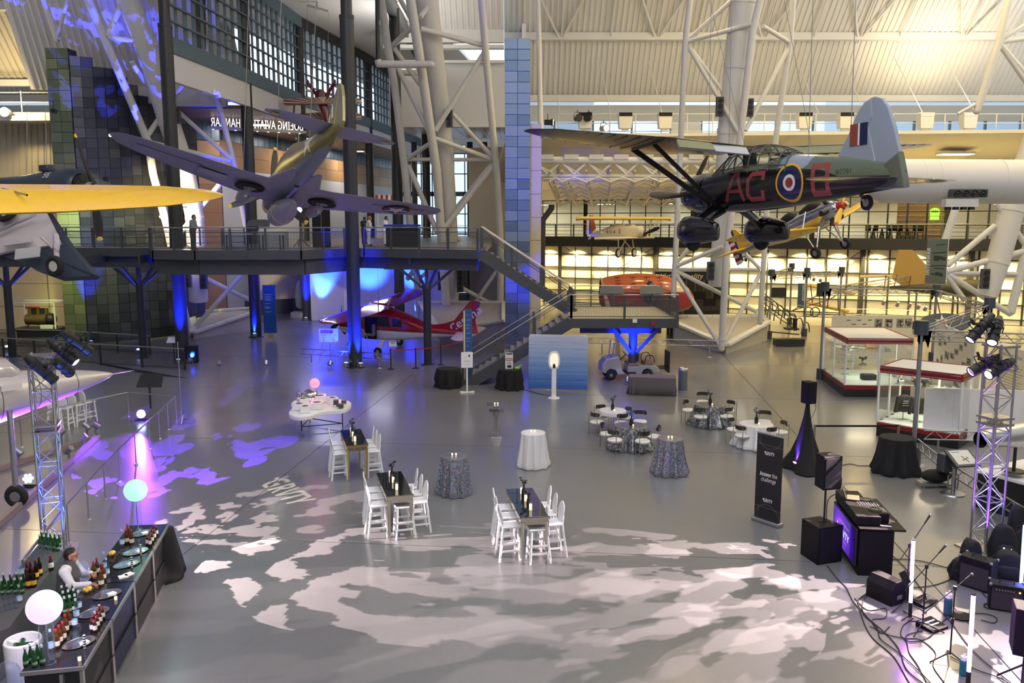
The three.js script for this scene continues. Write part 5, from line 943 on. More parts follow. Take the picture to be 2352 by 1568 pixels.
function vase(label,p,s=1,blue=false){
const o=thing('vase',label,'vase',p);o.scale.setScalar(s);
part('bottle',lathe([[0,0],[.045,.003],[.05,.02],[.05,.12],[.035,.17],[.018,.2],[.02,.24]],16),mat([.015,.015,.018],.12),o);
for(let i=0;i<6;i++){const a=i*1.05+p.x,r=.03+.05*((i*37)% 7)/ 7,y=.28+.035*(i % 4);part('stem',rod([0,.2,0],[r*Math.cos(a),y,r*Math.sin(a)],.004,5),W.black,o);
part('flower',[0,1,2,3,4].map((k)=>new THREE.SphereGeometry(.02,7,5).scale(1.2,.5,.8).translate(.018,0,0).rotateZ(.4).rotateY(k*1.26).translate(r*Math.cos(a),y,r*Math.sin(a))),blue?mat([.02,.06,.13],.7):mat([.012,.012,.016],.8),o);}
}
function pillar(label,p){
if(!pillar.o){pillar.o=thing('pillar_candle',label,'candle',p,0,'pillar candles on the mirrored tables');part('wax',cyl(.032,.032,.13,0,.075,0,16),candleM,pillar.o);part('glass_cylinder',lathe([[.036,.002],[.041,.002],[.041,.2],[.038,.2],[.037,.01]],16),clear,pillar.o);return;}
copy(pillar.o,label,p);
}
hallTable([[782,987],[828,985],[846,1020],[795,1022]],'farthest, with gold legs',true);
hallTable([[865,1086],[921,1081],[950,1136],[888,1138]],'in the middle of the three',false);
hallTable([[1163,1122],[1223,1120],[1263,1186],[1195,1187]],'nearest of the three',false);
function clothTable(name,label,px,py,r,H,m,spread,folds,candleCount,seed=1,cat='cocktail table'){
const p=gnd(px,py),o=thing(name,label,cat,[p.x,0,p.z]),N=120,rings=[];
const prof=[[0,1],[.9,1],[1,.992],[1.02,.97],[1.05,.8],[1.12,.5],[1.2*spread,.22],[1.3*spread,.08],[1.24*spread,.012]];
for(const[k,y]of prof){const w=Math.max(0,(1-y))**.7;rings.push(Array.from({length:N},(_,j)=>{const a=j/N*2*Math.PI,f=Math.sin(a*folds+seed)+ .5*Math.sin(a*(folds*1.7|0)+ seed*2.3)+ .4*Math.sin(a*3+seed);const rr_=r*k*(1+.13*w*f*(y<.05?.7:1));return V3(rr_*Math.cos(a),H*y +(y<.1&&y>.02?.012*f:0),rr_*Math.sin(a));}));}
const g=loft(rings,true,false),uv=g.attributes.uv;for(let i=0;i<uv.count;i++)uv.setXY(i,uv.getX(i)*6,uv.getY(i)*2);
part('tablecloth',g,m,o);part('tabletop',cyl(r*.985,r*.985,.02,0,H-.014,0,40),m.userData.top??m,o);
for(let i=0;i<candleCount;i++)candle(`small lit glass candle, ${['left', 'right'][i]} one on the ${label.split(',')[0]}`,[p.x +(i-.5)*.1,H+.002,p.z+.02],'candles on the cocktail tables');
return[o,p];
}
const sequin=(hue)=>{const pal=hue?[[225,185,200],[190,175,225],[165,200,215],[215,215,220],[150,145,165],[230,205,190]]:[[190,196,204],[120,126,136],[225,228,232],[90,94,104]];
const t=canvasTex(512,512,(c)=>{for(let y=0;y<64;y++)for(let x=0;x<64;x++){const big=(noise2(Math.cos(x/64*6.283)*1.3+7,Math.sin(x/64*6.283)*1.3+y*.03)+ 1)/ 2,q=pal[Math.min(pal.length-1,(big*.7+rnd()*.3)*pal.length|0)],v=.55+.5*rnd();c.fillStyle=`rgb(${q.map((k) => Math.min(255, k * v) | 0)})`;c.fillRect(x*8,y*8,8,8);}},{repeat:[.5,1]});  // sparkle and shifting fold reflections are painted into the sequin colours
const b=noiseTex(64,64,()=>rnd(),true,[.5,1]);b.magFilter=THREE.NearestFilter;const m=new THREE.MeshPhysicalMaterial({map:t,metalness:.75,roughness:.28,bumpMap:b,bumpScale:.004});m.userData.top=mat([.32,.30,.28],.5,.5);return m;};
const holo=sequin(1),silver=sequin(0),satin=mat([.74,.74,.76],.38,0,{sheen:.6,sheenColor:tint([1,1,1]),sheenRoughness:.4}),drape=mat([.010,.010,.012],.95);
clothTable('cocktail_table','tall cocktail table under a white satin cloth, alone in the middle',1224,1071,.36,1.06,satin,1,9,2,2);
clothTable('cocktail_table','tall cocktail table under a pink-shimmering sequin cloth, right of the bar stools',1044,1133,.36,1.06,holo,1,10,2,4);
clothTable('cocktail_table','tall cocktail table under a silver-pink sequin cloth, before the round tables',1537,1087,.37,1.06,holo,1.08,10,2,7);
clothTable('draped_table','small round table under a black cloth, left of the stair foot',1030,889,.52,.86,drape,.85,8,0,3,'table');
const[,tipP]=clothTable('draped_table','small black-draped round table in front of the stairs with a notice on it',1172,893,.5,.9,drape,.9,9,0,5,'table');
clothTable('draped_table','black-draped round table at right, by the silver lattice barrier',2056,1084,.48,1.06,drape,1.05,9,0,6,'table');
{const p=gnd(1140,1004),o=thing('pedestal_table','chrome pedestal table with waisted tube stem, square top and lower shelf','table',[p.x,0,p.z]);
part('tabletop',rbox(.62,.03,.62,0,1.13,0,.008),mat([.35,.35,.36],.12,.8),o);part('shelf',rbox(.48,.02,.48,0,.93,0,.006),mat([.3,.3,.36],.12,.8),o);part('base',[rbox(.42,.03,.42,0,.015,0,.008),rbox(.34,.03,.34,0,.045,0,.008)],W.chrome,o);
for(let i=0;i<10;i++){const a=i*.628,c=Math.cos(a),s=Math.sin(a),R=[.13,.085,.075,.09,.14];part('stem_tube',pipe(R.map((r,k)=>[r*c,.06+k*.215,r*s]),.024,8,14),W.chrome,o);}
for(let i=0;i<8;i++){const a=i*.785,c=Math.cos(a),s=Math.sin(a);part('neck_tube',pipe([[.12*c,.95,.12*s],[.07*c,1.03,.07*s],[.12*c,1.11,.12*s]],.018,6,10),W.chrome,o);}
for(const i of[0,1])candle(`small lit glass candle, ${['left', 'right'][i]} one on the chrome pedestal table`,[p.x +(i-.5)*.1,1.147,p.z],'candles on the cocktail tables');}
const chairM=[mat([.78,.77,.74],.6),W.brushed,mat([.035,.028,.025],.08,0,{clearcoat:.6})];
function dchair(label,p,turn){
if(!dchair.o){const o=dchair.o=thing('dining_chair',label,'chair',p,turn,'white-seated chairs round the low tables');
part('seat',lathe([[0,.40],[.2,.4],[.235,.415],[.24,.45],[.225,.478],[.15,.485],[0,.485]],32),chairM[0],o);
for(const s of[-1,1]){part('leg',rod([s*.2,0,-.2],[s*.2,.76,-.2],.011,8),chairM[1],o);part('leg',rod([s*.17,0,.15],[s*.17,.42,.15],.011,8),chairM[1],o);}
part('seat_ring',new THREE.TorusGeometry(.232,.01,6,32).rotateX(Math.PI/2).translate(0,.405,0),chairM[1],o);
const arc=[];for(let i=0;i<=16;i++){const a=-1.05+i/16*2.1,k=Math.min(1,(8-Math.abs(i-8))/ 1.6+.25),h=.068*Math.min(1,k);arc.push([V3(Math.sin(a)*.26,.73-h,.04-Math.cos(a)*.26),V3(Math.sin(a)*.26,.73+h,.04-Math.cos(a)*.26),V3(Math.sin(a)*.238,.73+h,.04-Math.cos(a)*.238),V3(Math.sin(a)*.238,.73-h,.04-Math.cos(a)*.238)]);}
part('backrest',orient(loft(arc)),chairM[2],o);return o;}
return copy(dchair.o,label,p,turn);
}
function lowTable(label,px,py,kind,chairs,short){
const H=.76,c=atY(px,py,H);
if(kind=='gold'){const o=thing('round_table',label,'table',[c.x,0,c.z]);part('tabletop',lathe([[0,H-.16],[.44,H-.16],[.47,H-.15],[.475,H-.02],[.46,H],[0,H]],44),W.plastic,o);
for(let i=0;i<4;i++)part('leg',rod([.14*Math.cos(i*1.57+.4),.02,.14*Math.sin(i*1.57+.4)],[.14*Math.cos(i*1.57+.4),H-.16,.14*Math.sin(i*1.57+.4)],.014,8),W.gold,o);
part('base_cross',[beam([-.34,.015,0],[.34,.015,0],.03,.03),beam([0,.015,-.34],[0,.015,.34],.03,.03)],W.gold,o);}
else{const[o]=clothTable('round_table',label,px,0,.5,H,kind,1.06,13,0,px,'table');o.position.set(c.x,0,c.z);o.scale.set(1.06,1,1.06);}
vase(`black vase of dark blue flowers on the ${short}`,[c.x,H,c.z].reduce((v,q,i)=>v.setComponent(i,q),V3()),1.25,true);
candle(`small lit candle beside the vase on the ${short}`,[c.x+.04,H+.002,c.z+.16],'candles on the round tables');
chairs.forEach(([sx,sy,where])=>{const s=atY(sx,sy,.47);dchair(`white-seated chair with curved dark back, ${where} of the ${short}`,[s.x,0,s.z],Math.atan2(c.x-s.x,c.z-s.z));});
}
lowTable('round white drum-top table on gold legs, farthest left of the low tables',1407,941,'gold',[[1383,952,'far left'],[1371,967,'near left'],[1437,957,'far right'],[1427,969,'near right']],'white gold-legged table');
lowTable('low round table under a silver sequin cloth, nearest, beside the white drum-top table',1450,976,silver,[[1393,994,'far left'],[1412,1008,'front left'],[1476,1011,'front right'],[1502,1000,'far right'],[1470,966,'behind']],'nearest silver cloth table');
lowTable('low round table under a silver sequin cloth, farthest, behind the white cloth one',1631,928,silver,[[1582,940,'left'],[1609,955,'front left'],[1614,921,'behind'],[1673,941,'far right'],[1668,954,'near right']],'farthest silver cloth table');
lowTable('low round table under a white cloth, behind the black banner',1737,972,satin,[[1686,984,'left'],[1705,998,'front left'],[1755,966,'behind'],[1792,990,'right'],[1767,1001,'front right']],'white cloth table');
{
const H=.92,c=atY(735,936,H),pts=[[664,948],[672,954],[690,957],[712,954],[735,946],[760,943],[785,941],[801,934],[806,927],[800,920],[780,916],[740,913],[700,914],[678,919],[669,927],[672,934]].map(([x,y])=>{const p=atY(x,y,H);return[p.x-c.x,-(p.z-c.z)];});
const o=thing('serving_table','white kidney-shaped serving table on thin black triangular legs','table',[c.x,0,c.z]),sh=new THREE.Shape();const cv=new THREE.CatmullRomCurve3(pts.map((p)=>V3(p[0],p[1],0)),true).getPoints(80);sh.setFromPoints(cv.map((p)=>new THREE.Vector2(p.x,p.y)));
part('tabletop',new THREE.ExtrudeGeometry(sh,{depth:.1,bevelEnabled:true,bevelSize:.01,bevelThickness:.01,bevelSegments:2}).rotateX(-Math.PI/2).translate(0,H-.12,0),W.plastic,o);
const L=[[693,990],[712,970],[787,982]].map(([x,y])=>{const p=gnd(x,y);return V3(p.x-c.x,0,p.z-c.z);});
for(const p of L)part('leg',rod(p,p.clone().setY(H-.12),.018,8),W.black,o);
for(let i=0;i<3;i++)part('leg_brace',beam(L[i].clone().setY(.16),L[(i+1)% 3].clone().setY(.16),.02,.03),W.black,o);
const P=(x,y)=>atY(x,y,H+.002);
const bowl=mat([.03,.015,.012],.6);
[[687,940,'front left',0],[701,946,'foremost',0],[696,928,'left rear',0],[728,937,'middle front',1],[736,921,'rear',1],[764,926,'right',0]].forEach(([x,y,w,t],i)=>{const b=thing('serving_box',`white box bowl with dark contents, ${w} one on the kidney-shaped table`,'serving bowl',P(x,y),.3*(i % 3)),k=t?.4:.33,hh=.22;
part('box_body',new THREE.ExtrudeGeometry(shapeOf([[-k/2,-k/2],[k/2,-k/2],[k/2,k/2],[-k/2,k/2]],[Array.from({length:20},(_,j)=>[k*.4*Math.cos(j*.314),k*.4*Math.sin(j*.314)])]),{depth:hh,bevelEnabled:false}).rotateX(-Math.PI/2),W.plastic,b);part('contents',sph(.5,0,0,0,18).scale(k*.78,.12,k*.78).translate(0,hh-.05,0),bowl,b);});
[[772,933,.24,'tall'],[783,937,.14,'short'],[790,926,.12,'rear']].forEach(([x,y,h,w])=>{const b=thing('plate_stack',`${w} stack of grey plates at the right end of the kidney-shaped table`,'plates',P(x,y));for(let i=0;i<h/.02;i++)part('plate',cyl(.1,.07,.016,0,.01+i*.02,0,20),mat([.28,.28,.29],.5),b);});
{const b=thing('chafing_dish','round chrome chafing dish on the kidney-shaped table, before the pink globe','chafing dish',P(713,921));part('pan',lathe([[.05,.14],[.2,.16],[.26,.24],[.27,.27]],24),W.chrome,b);part('lid',lathe([[.27,.27],[.24,.34],[.12,.42],[.03,.44],[.02,.47],[.05,.49],[0,.51]],24),W.chrome,b);for(let i=0;i<4;i++)part('leg',rod([.2*Math.cos(i*1.57),0,.2*Math.sin(i*1.57)],[.18*Math.cos(i*1.57),.2,.18*Math.sin(i*1.57)],.015),W.chrome,b);
const u=thing('coffee_urn','slim chrome pitcher at the left end of the kidney-shaped table','pitcher',P(688,922));part('body',lathe([[0,0],[.1,0],[.1,.3],[.07,.36],[.08,.4]],18),W.chrome,u);part('handle',pipe([[.1,.3,0],[.17,.28,0],[.17,.12,0],[.1,.08,0]],.012),W.black,u);
const n=thing('label_board','low line of small white serving cards on the kidney-shaped table','serving cards',P(750,934));for(let i=0;i<6;i++)part('card',box(.09,.07,.004,-.3+i*.12,.035,.03*(i % 2),.3),W.paper,n);}
}
function globe(label,base,r,colH,color,k){
const o=thing('globe_lamp',label,'lamp',base);
part('clear_column',lathe([[r*.32,.01],[r*.42,.005],[r*.42,colH],[r*.4,colH],[r*.4,.02]],24),clear,o);part('centre_rod',cyl(.012,.012,colH,0,colH/2,0,8),W.brushed,o);
part('glow_globe',sph(r,0,colH+r*.9,0,32),glow(color,k,0x888888),o);const l=new THREE.PointLight(tint(color),6,0,2);l.position.set(0,colH+r*.9,0);l.shadow.radius=8;l.castShadow=true;l.name='globe_light';o.add(l);
}
globe('glowing pink globe lamp on a clear column on the kidney-shaped table',atY(724,916,.92),.18,.42,[1,.28,.45],1.0);
globe('glowing mint-green globe lamp on a clear column at the far end of the bar',atY(317,1216,1.07),.225,.62,[.45,1,.82],.85);
globe('large glowing lilac-white globe lamp on a clear column at the near end of the bar',atY(112,1522,1.07),.235,.62,[.92,.75,1],.9);
{
const a=gnd(1215,893),b=gnd(1348,897),wd=a.distanceTo(b),o=thing('photo_backdrop','large blue watercolour photo backdrop with rounded corners in front of the stairs','backdrop',a.clone().lerp(b,.5),Math.atan2(-(b.z-a.z),b.x-a.x)),H=2.42;
const t=canvasTex(512,512,(c)=>{for(let y=0;y<512;y++){const k=y/512,n=.09*noise2(y*.03,3)+ .05*noise2(y*.13,9);const q=Math.max(0,Math.min(1,k+n));const L=[[196,202,222],[150,175,215],[95,135,200],[52,98,178]],s=q*2.99,i=Math.min(2,s|0),f=s-i;c.fillStyle=`rgb(${[0, 1, 2].map((j) => L[i][j] + (L[i + 1][j] - L[i][j]) * f | 0)})`;c.fillRect(0,y,512,1);}for(let i=0;i<160;i++){c.fillStyle=`rgba(${rnd() > 0.5 ? '225,232,245' : '40,80,160'},0.10)`;c.fillRect(rnd()*512-60,rnd()*512,40+rnd()*260,1+rnd()*5);}});
const sh=new THREE.Shape(),R=.14,w=wd/2;sh.moveTo(-w,.06);sh.lineTo(w,.06);sh.lineTo(w,H-R);sh.quadraticCurveTo(w,H,w-R,H);sh.lineTo(-w+R,H);sh.quadraticCurveTo(-w,H,-w,H-R);sh.closePath();
const g=new THREE.ExtrudeGeometry(sh,{depth:.04,bevelEnabled:true,bevelSize:.012,bevelThickness:.012,bevelSegments:2,curveSegments:12}),p=g.attributes.position,uv=g.attributes.uv;for(let i=0;i<p.count;i++)uv.setXY(i,(p.getX(i)+ w)/(2*w),p.getY(i)/ H);
part('fabric_print',g,mat(0xffffff,.75,0,{map:t}),o);part('foot',[box(.06,.05,.4,-w+.02,.025,0),box(.06,.05,.4,w-.02,.025,0),box(2*w,.03,.03,0,.05,.02)],W.brushed,o);
const q=gnd(1272,914),k=thing('photo_booth','white photo booth stand with an oval ring light before the blue backdrop','photo booth',[q.x,0,q.z]);
part('base',cyl(.24,.25,.03,0,.015,0,32),W.plastic,k);part('post',rbox(.2,1.3,.08,0,.67,0,.03),W.plastic,k);
const oval=(a1,b1)=>Array.from({length:40},(_,i)=>[a1*Math.sign(Math.cos(i*.157))*Math.abs(Math.cos(i*.157))**.7,b1*Math.sign(Math.sin(i*.157))*Math.abs(Math.sin(i*.157))**.8]);
part('ring_frame',extrude(oval(.23,.36),.07,.015).translate(0,1.6,-.04),W.plastic,k);part('ring_light',extrude(oval(.175,.3),.01).translate(0,1.6,.05),glow([1,.9,.7],.7,0xb0a890),k);part('camera',[rbox(.12,.1,.06,0,1.34,.06,.02),cyl(.04,.05,.08,0,1.42,.06)],W.black,k);
}
{
const p=gnd(1073,902),o=thing('notice_stand','white notice board on a white cross-footed post, left of the stair foot','sign',[p.x,0,p.z],.1);
part('foot',[beam([-.3,.03,.12],[.3,.03,-.12],.1,.05),beam([-.3,.03,-.12],[.3,.03,.12],.1,.05)],W.plastic,o);part('post',rbox(.07,1.5,.05,0,.75,0,.01),W.plastic,o);part('board',rbox(.5,.68,.03,0,1.44,.04,.01),W.plastic,o);
const t=canvasTex(256,340,(c)=>{c.fillStyle='#e8e8ea';c.fillRect(0,0,256,340);c.fillStyle='#8d97a5';c.font='22px sans-serif';c.textAlign='center';c.fillRect(60,110,60,6);c.fillRect(60,190,130,12);c.fillStyle='#34506e';c.beginPath();c.moveTo(150,60);c.lineTo(205,50);c.lineTo(190,110);c.lineTo(170,95);c.fill();c.fillStyle='#aab';c.fillRect(50,260,150,4);c.fillRect(70,275,110,4);});
const pl=part('board_print',new THREE.PlaneGeometry(.48,.66),mat(0xffffff,.6,0,{map:t}),o);pl.position.set(0,1.44,.058);
const q=gnd(1075,886),s=thing('direction_sign','tall narrow blue direction pillar beside the stair foot','sign',[q.x,0,q.z-.5],.45);
const bt=canvasTex(128,1024,(c)=>{c.fillStyle='#24508c';c.fillRect(0,0,128,1024);c.fillStyle='#9db6d8';for(let i=0;i<12;i++)c.fillRect(16,70+i*62 +(i % 3)*10,50 +(i*29)% 40,6);});
part('pillar',box(.34,3.3,.1,0,1.75,0),mat([.035,.11,.30],.5),s);part('edge_strip',box(.04,3.2,.12,-.2,1.75,0),mat([.7,.66,.4],.4),s);const bp=part('pillar_print',new THREE.PlaneGeometry(.33,3.28),mat(0xffffff,.5,0,{map:bt}),s);bp.position.set(0,1.75,.053);part('foot',box(.4,.1,.3,0,.05,0),W.gold,s);
const r=gnd(622,776),s2=thing('direction_sign','broad blue directory panel with white lists, left of the white curved wall','sign',[r.x,0,r.z],.1);
const lt=canvasTex(256,1024,(c)=>{c.fillStyle='#14559c';c.fillRect(0,0,256,1024);c.fillStyle='#cfe0f2';for(const[y,n]of[[190,2],[240,3],[300,2],[390,1],[450,2],[490,1],[560,2]])for(let i=0;i<n;i++){c.beginPath();c.arc(26,y+4,5,0,7);c.fill();c.fillRect(44,y+i*22,80 +(y*7+i*53)% 90,i?4:7);}});
part('panel',box(.78,3.05,.12,0,1.85,0),mat([.012,.09,.30],.5),s2);const lp=part('panel_print',new THREE.PlaneGeometry(.76,3.02),mat(0xffffff,.5,0,{map:lt}),s2);lp.position.set(0,1.85,.063);part('foot',box(.3,.34,.1,0,.17,0),W.gold,s2);
const e=gnd(751,836),es=thing('easel_sign','white notice with a red headline on a thin easel, left of the tallest column','sign',[e.x,0,e.z-.6],.05);
const et=canvasTex(320,240,(c)=>{c.fillStyle='#e6e4e8';c.fillRect(0,0,320,240);c.fillStyle='#a01038';c.fillRect(24,18,210,62);c.fillStyle='#e8d8e0';c.font='bold 19px sans-serif';c.fillText('TAKE THE CONTROLS OF',28,44,200);c.fillText('OUR CESSNA 180',28,70);c.fillStyle='#555';c.fillRect(30,105,110,5);c.fillRect(30,120,90,5);c.fillRect(30,150,60,5);c.strokeStyle='#444';c.lineWidth=3;for(const x of[185,265]){c.beginPath();c.arc(x,125,18,0,7);c.stroke();}c.fillStyle='#333';c.font='bold 26px sans-serif';c.fillText('Closed',190,205);});
part('board',box(1,.72,.03,0,1.42,0),W.paper,es).rotation.x=0;const ep=part('board_print',new THREE.PlaneGeometry(.98,.7),mat(0xffffff,.7,0,{map:et}),es);ep.position.set(0,1.42,.018);
for(const[x,z,x1]of[[-.5,.4,-.2],[.45,.4,.2],[0,-.5,0]])part('easel_leg',rod([x,0,z],[x1,1.5,-.04],.014,6),W.brushed,es);
const n=thing('counter_notice','small upright notice with a red banner on the black-draped table by the stairs','sign',[tipP.x-.05,.902,tipP.z],.05);
const nt=canvasTex(160,256,(c)=>{c.fillStyle='#d8d6d4';c.fillRect(0,0,160,256);c.fillStyle='#8e1c22';c.fillRect(8,60,144,44);c.fillStyle='#fff';c.font='bold 30px sans-serif';c.textAlign='center';c.fillText('BEWARE',80,93,130);c.fillStyle='#222';c.fillText('of the',80,138,70);c.fillText('ALIENS',80,172,130);c.fillRect(40,190,90,50);});
part('frame',box(.34,.62,.03,0,.31,0),W.plastic,n);const np=part('notice_print',new THREE.PlaneGeometry(.32,.6),mat(0xffffff,.6,0,{map:nt}),n);np.position.set(0,.31,.017);part('handle',pipe([[-.14,.62,0],[-.14,.7,0],[.14,.7,0],[.14,.62,0]],.012),W.plastic,n);
const m=thing('toy','small bright green and grey object beside the notice on the black-draped table','toy',[tipP.x+.3,.902,tipP.z+.1]);part('body',[sph(.09,0,.06,0,12).scale(1.4,.8,1),sph(.06,.1,.11,-.04,10)],mat([.2,.55,.05],.5),m);part('cap',sph(.05,.18,.14,-.1,10),W.brushed,m);
}
{
const a=gnd(1732,1192),b=gnd(1791,1211),wd=a.distanceTo(b),o=thing('roll_up_banner','black roll-up banner reading Answer the challenge, before the white cloth table','banner',a.clone().lerp(b,.5),Math.atan2(-(b.z-a.z),b.x-a.x)),H=2.2;
const t=canvasTex(440,1100,(c)=>{c.fillStyle='#1b1a1f';c.fillRect(0,0,440,1100);c.strokeStyle='#8f8f94';c.lineWidth=3;const ln=(...p)=>{c.beginPath();c.moveTo(p[0],p[1]);c.lineTo(p[2],p[3]);c.stroke();};
c.beginPath();c.arc(215,-25,215,0,Math.PI);c.stroke();ln(0,132,440,150);ln(62,0,62,140);c.beginPath();c.arc(215,1125,215,Math.PI,0);c.stroke();ln(0,945,440,965);ln(62,950,62,1100);
c.fillStyle='#eceaee';c.textAlign='center';c.font='bold 62px sans-serif';c.fillText('GRVTY',222,268,155);c.fillText('GRVTY',222,880,155);c.fillRect(139,222,7,26);c.fillRect(131,231,24,6);c.fillRect(139,834,7,26);c.fillRect(131,843,24,6);c.font='bold 70px sans-serif';c.textAlign='left';c.fillText('Answer',68,545,195);c.font='70px sans-serif';c.fillText('the',275,545,90);c.fillText('challenge',90,615,255);});
part('base',rbox(wd+.06,.1,.22,0,.05,0,.03),W.brushed,o);const pr=part('banner_sheet',box(wd,H-.1,.008,0,H/2+.05,0),mat(0xffffff,.65,0,{map:t}),o);part('top_rail',rbox(wd+.02,.04,.03,0,H,0,.01),W.brushed,o);part('pole',rod([0,.1,-.08],[0,H,-.02],.012),W.brushed,o);
}
{
const a=gnd(1447,906),b=gnd(1556,910),wd=a.distanceTo(b),m=mat([.13,.115,.13],.9),o=thing('trestle_table','long trestle table under a grey cloth, below the stair landing','table',a.clone().lerp(b,.5).add(V3(0,0,-.45)),Math.atan2(-(b.z-a.z),b.x-a.x));
const N=160,ring=(k,y,w)=>Array.from({length:N},(_,j)=>{const t=j/N*2*Math.PI,c=Math.cos(t),s=Math.sin(t),q=.22,f=.02*w*Math.sin(t*17)*Math.abs(Math.sin(t*2.5));return V3((wd/2+k+f)*Math.sign(c)*Math.abs(c)**q,y,(.42+k+f)*Math.sign(s)*Math.abs(s)**q);});
part('tablecloth',orient(loft([ring(0,.76,0),ring(.012,.745,0),ring(.02,.4,.7),ring(.05,.02,1.3)])),m,o);
const p=gnd(1568,895),t=thing('litter_bin','cylindrical grey litter bin with a steel rim, right of the grey draped table','bin',[p.x,0,p.z]);part('body',cyl(.2,.2,.84,0,.42,0,28),mat([.13,.15,.18],.4),t);part('rim',lathe([[.2,.84],[.205,.85],[.205,.97],[.15,.99],[.14,.95],[.13,.85]],28),W.chrome,t);part('liner',cyl(.14,.14,.02,0,.86,0,20),W.matblack,t);
const g=gnd(1440,868),k=thing('golf_cart','silver golf cart with brown seats parked below the stair landing','golf cart',[g.x,0,g.z],.06),sil=mat([.48,.47,.46],.3,.3),tan=mat([.30,.2,.10],.6);
part('front_body',extrude([[-1.25,.42],[-1.22,.75],[-1.05,.95],[-.55,1.08],[-.5,1.0],[-.35,.4],[-.2,.3],[-.5,.28],[-.62,.5],[-.85,.58],[-1.05,.5],[-1.12,.36]],1.0,.04).translate(0,0,-.5),sil,k);
part('rear_body',extrude([[.35,.3],[.38,.62],[.8,.68],[1.3,.6],[1.42,.45],[1.4,.34],[1.1,.34],[1.05,.5],[.85,.56],[.65,.5],[.55,.3]],1.0,.03).translate(0,0,-.5),sil,k);
part('floor_pan',box(1.6,.06,1,.1,.3,0),W.black,k);part('seat_base',rbox(.55,.3,1,.2,.5,0,.05),sil,k);part('seat',rbox(.5,.12,.98,.2,.72,0,.05),tan,k);part('seat_back',rbox(.12,.4,.96,.5,1.0,0,.05),tan,k);part('rear_seat',rbox(.45,.1,.96,.95,.76,0,.04),tan,k);
for(const z of[-.46,.46]){part('arm_rail',pipe([[.75,.8,z],[.8,1.1,z],[1.1,1.12,z],[1.2,.82,z]],.02),W.black,k);part('front_post',rod([-.8,1.0,z],[-.72,1.75,z],.03),W.brushed,k);for(const x of[-.85,.88]){const w=wheel(.25,.2,0,0,0,k);w.position.set(x,.25,z*1.1);}}
part('steering_wheel',new THREE.TorusGeometry(.18,.018,8,24).rotateX(Math.PI/2).rotateZ(-.7).translate(-.12,1.18,.22),W.black,k);part('steering_column',rod([-.5,.8,.22],[-.12,1.17,.22],.025),W.black,k);part('rear_rack',[box(.5,.04,.9,1.65,.5,0),box(.04,1.0,.9,1.9,.8,0)],W.black,k);
}
// lighting towers:box trusses with profile spotlights;the patterns on the floor come from real cut-out plates in the lamps
function boxTruss(g,H,w,m){
const h=w/2,c=[[-h,-h],[h,-h],[h,h],[-h,h]],n=Math.round(H /(w*.95));
for(const[x,z]of c)part('chord',cyl(.025,.025,H,x,H/2,z,12),m,g);
for(let s=0;s<4;s++){const[a,b]=c[s],[e,f]=c[(s+1)% 4];for(let i=0;i<n;i++){const y0=i*H/n,y1=(i+1)*H/n,up=(i+s)% 2;part('brace',rod([a,up?y0:y1,b],[e,up?y1:y0,f],.012,6),m,g);if(i % 2)part('brace',rod([a,y0,b],[e,y0,f],.012,6),m,g);}}
for(const y of[.03,H*.62,H-.05])part('joint_plate',[box(w+.1,.05,w+.1,0,y,0),y>1&&y<H-1?box(w+.1,.05,w+.1,0,y+.14,0):null],m,g);
part('base_plate',box(w+.45,.03,w+.45,0,.015,0),m,g);
}
function gobo(mask,size,N=150){
const P=[],s=size/N;const quad=(x0,x1,y0,y1)=>{for(const[x,y]of[[x0,y0],[x1,y0],[x1,y1],[x0,y0],[x1,y1],[x0,y1]])P.push(x,y,0);};
for(let j=0;j<N;j++){let st=-1;for(let i=0;i<=N;i++){const on=i<N&&mask((i+.5)/ N*2-1,(j+.5)/ N*2-1);if(on&&st<0)st=i;if(!on&&st>=0){quad(st*s-size/2,i*s-size/2,j*s-size/2,(j+1)*s-size/2);st=-1;}}}
const R=size/2,far=R*2.2;quad(-far,far,R,far);quad(-far,far,-far,-R);quad(-far,-R,-R,R);quad(R,far,-R,R);
const g=new THREE.BufferGeometry();g.setAttribute('position',new THREE.Float32BufferAttribute(P,3));g.computeVertexNormals();return g;
}
const camo=(seed,f=2.6,thr=.12)=>(u,v)=>u*u+v*v>.97||noise2(u*f+seed,v*f*1.25-seed)+ .45*noise2(u*f*2.3+seed*3,v*f*2.6)+ .16*noise2(u*f*6-seed,v*f*6)<thr;
function textMask(mirror){const W2=300,H2=110,c=document.createElement('canvas');c.width=W2;c.height=H2;const g=c.getContext('2d');g.fillStyle='#000';g.fillRect(0,0,W2,H2);g.fillStyle='#fff';g.font='bold 84px sans-serif';g.textAlign='center';g.fillText('GRVTY',152,86,280);g.fillRect(8,38,34,9);g.fillRect(22,18,9,34);const d=g.getImageData(0,0,W2,H2).data;
return(u,v)=>{const x=(mirror?-u:u)*.5+.5,y=.5-v*1.36;if(y<0||y>1||x<0||x>1)return true;return d[((Math.min(H2-1,y*H2)|0)*W2+Math.min(W2-1,x*W2|0))*4]<128;};}
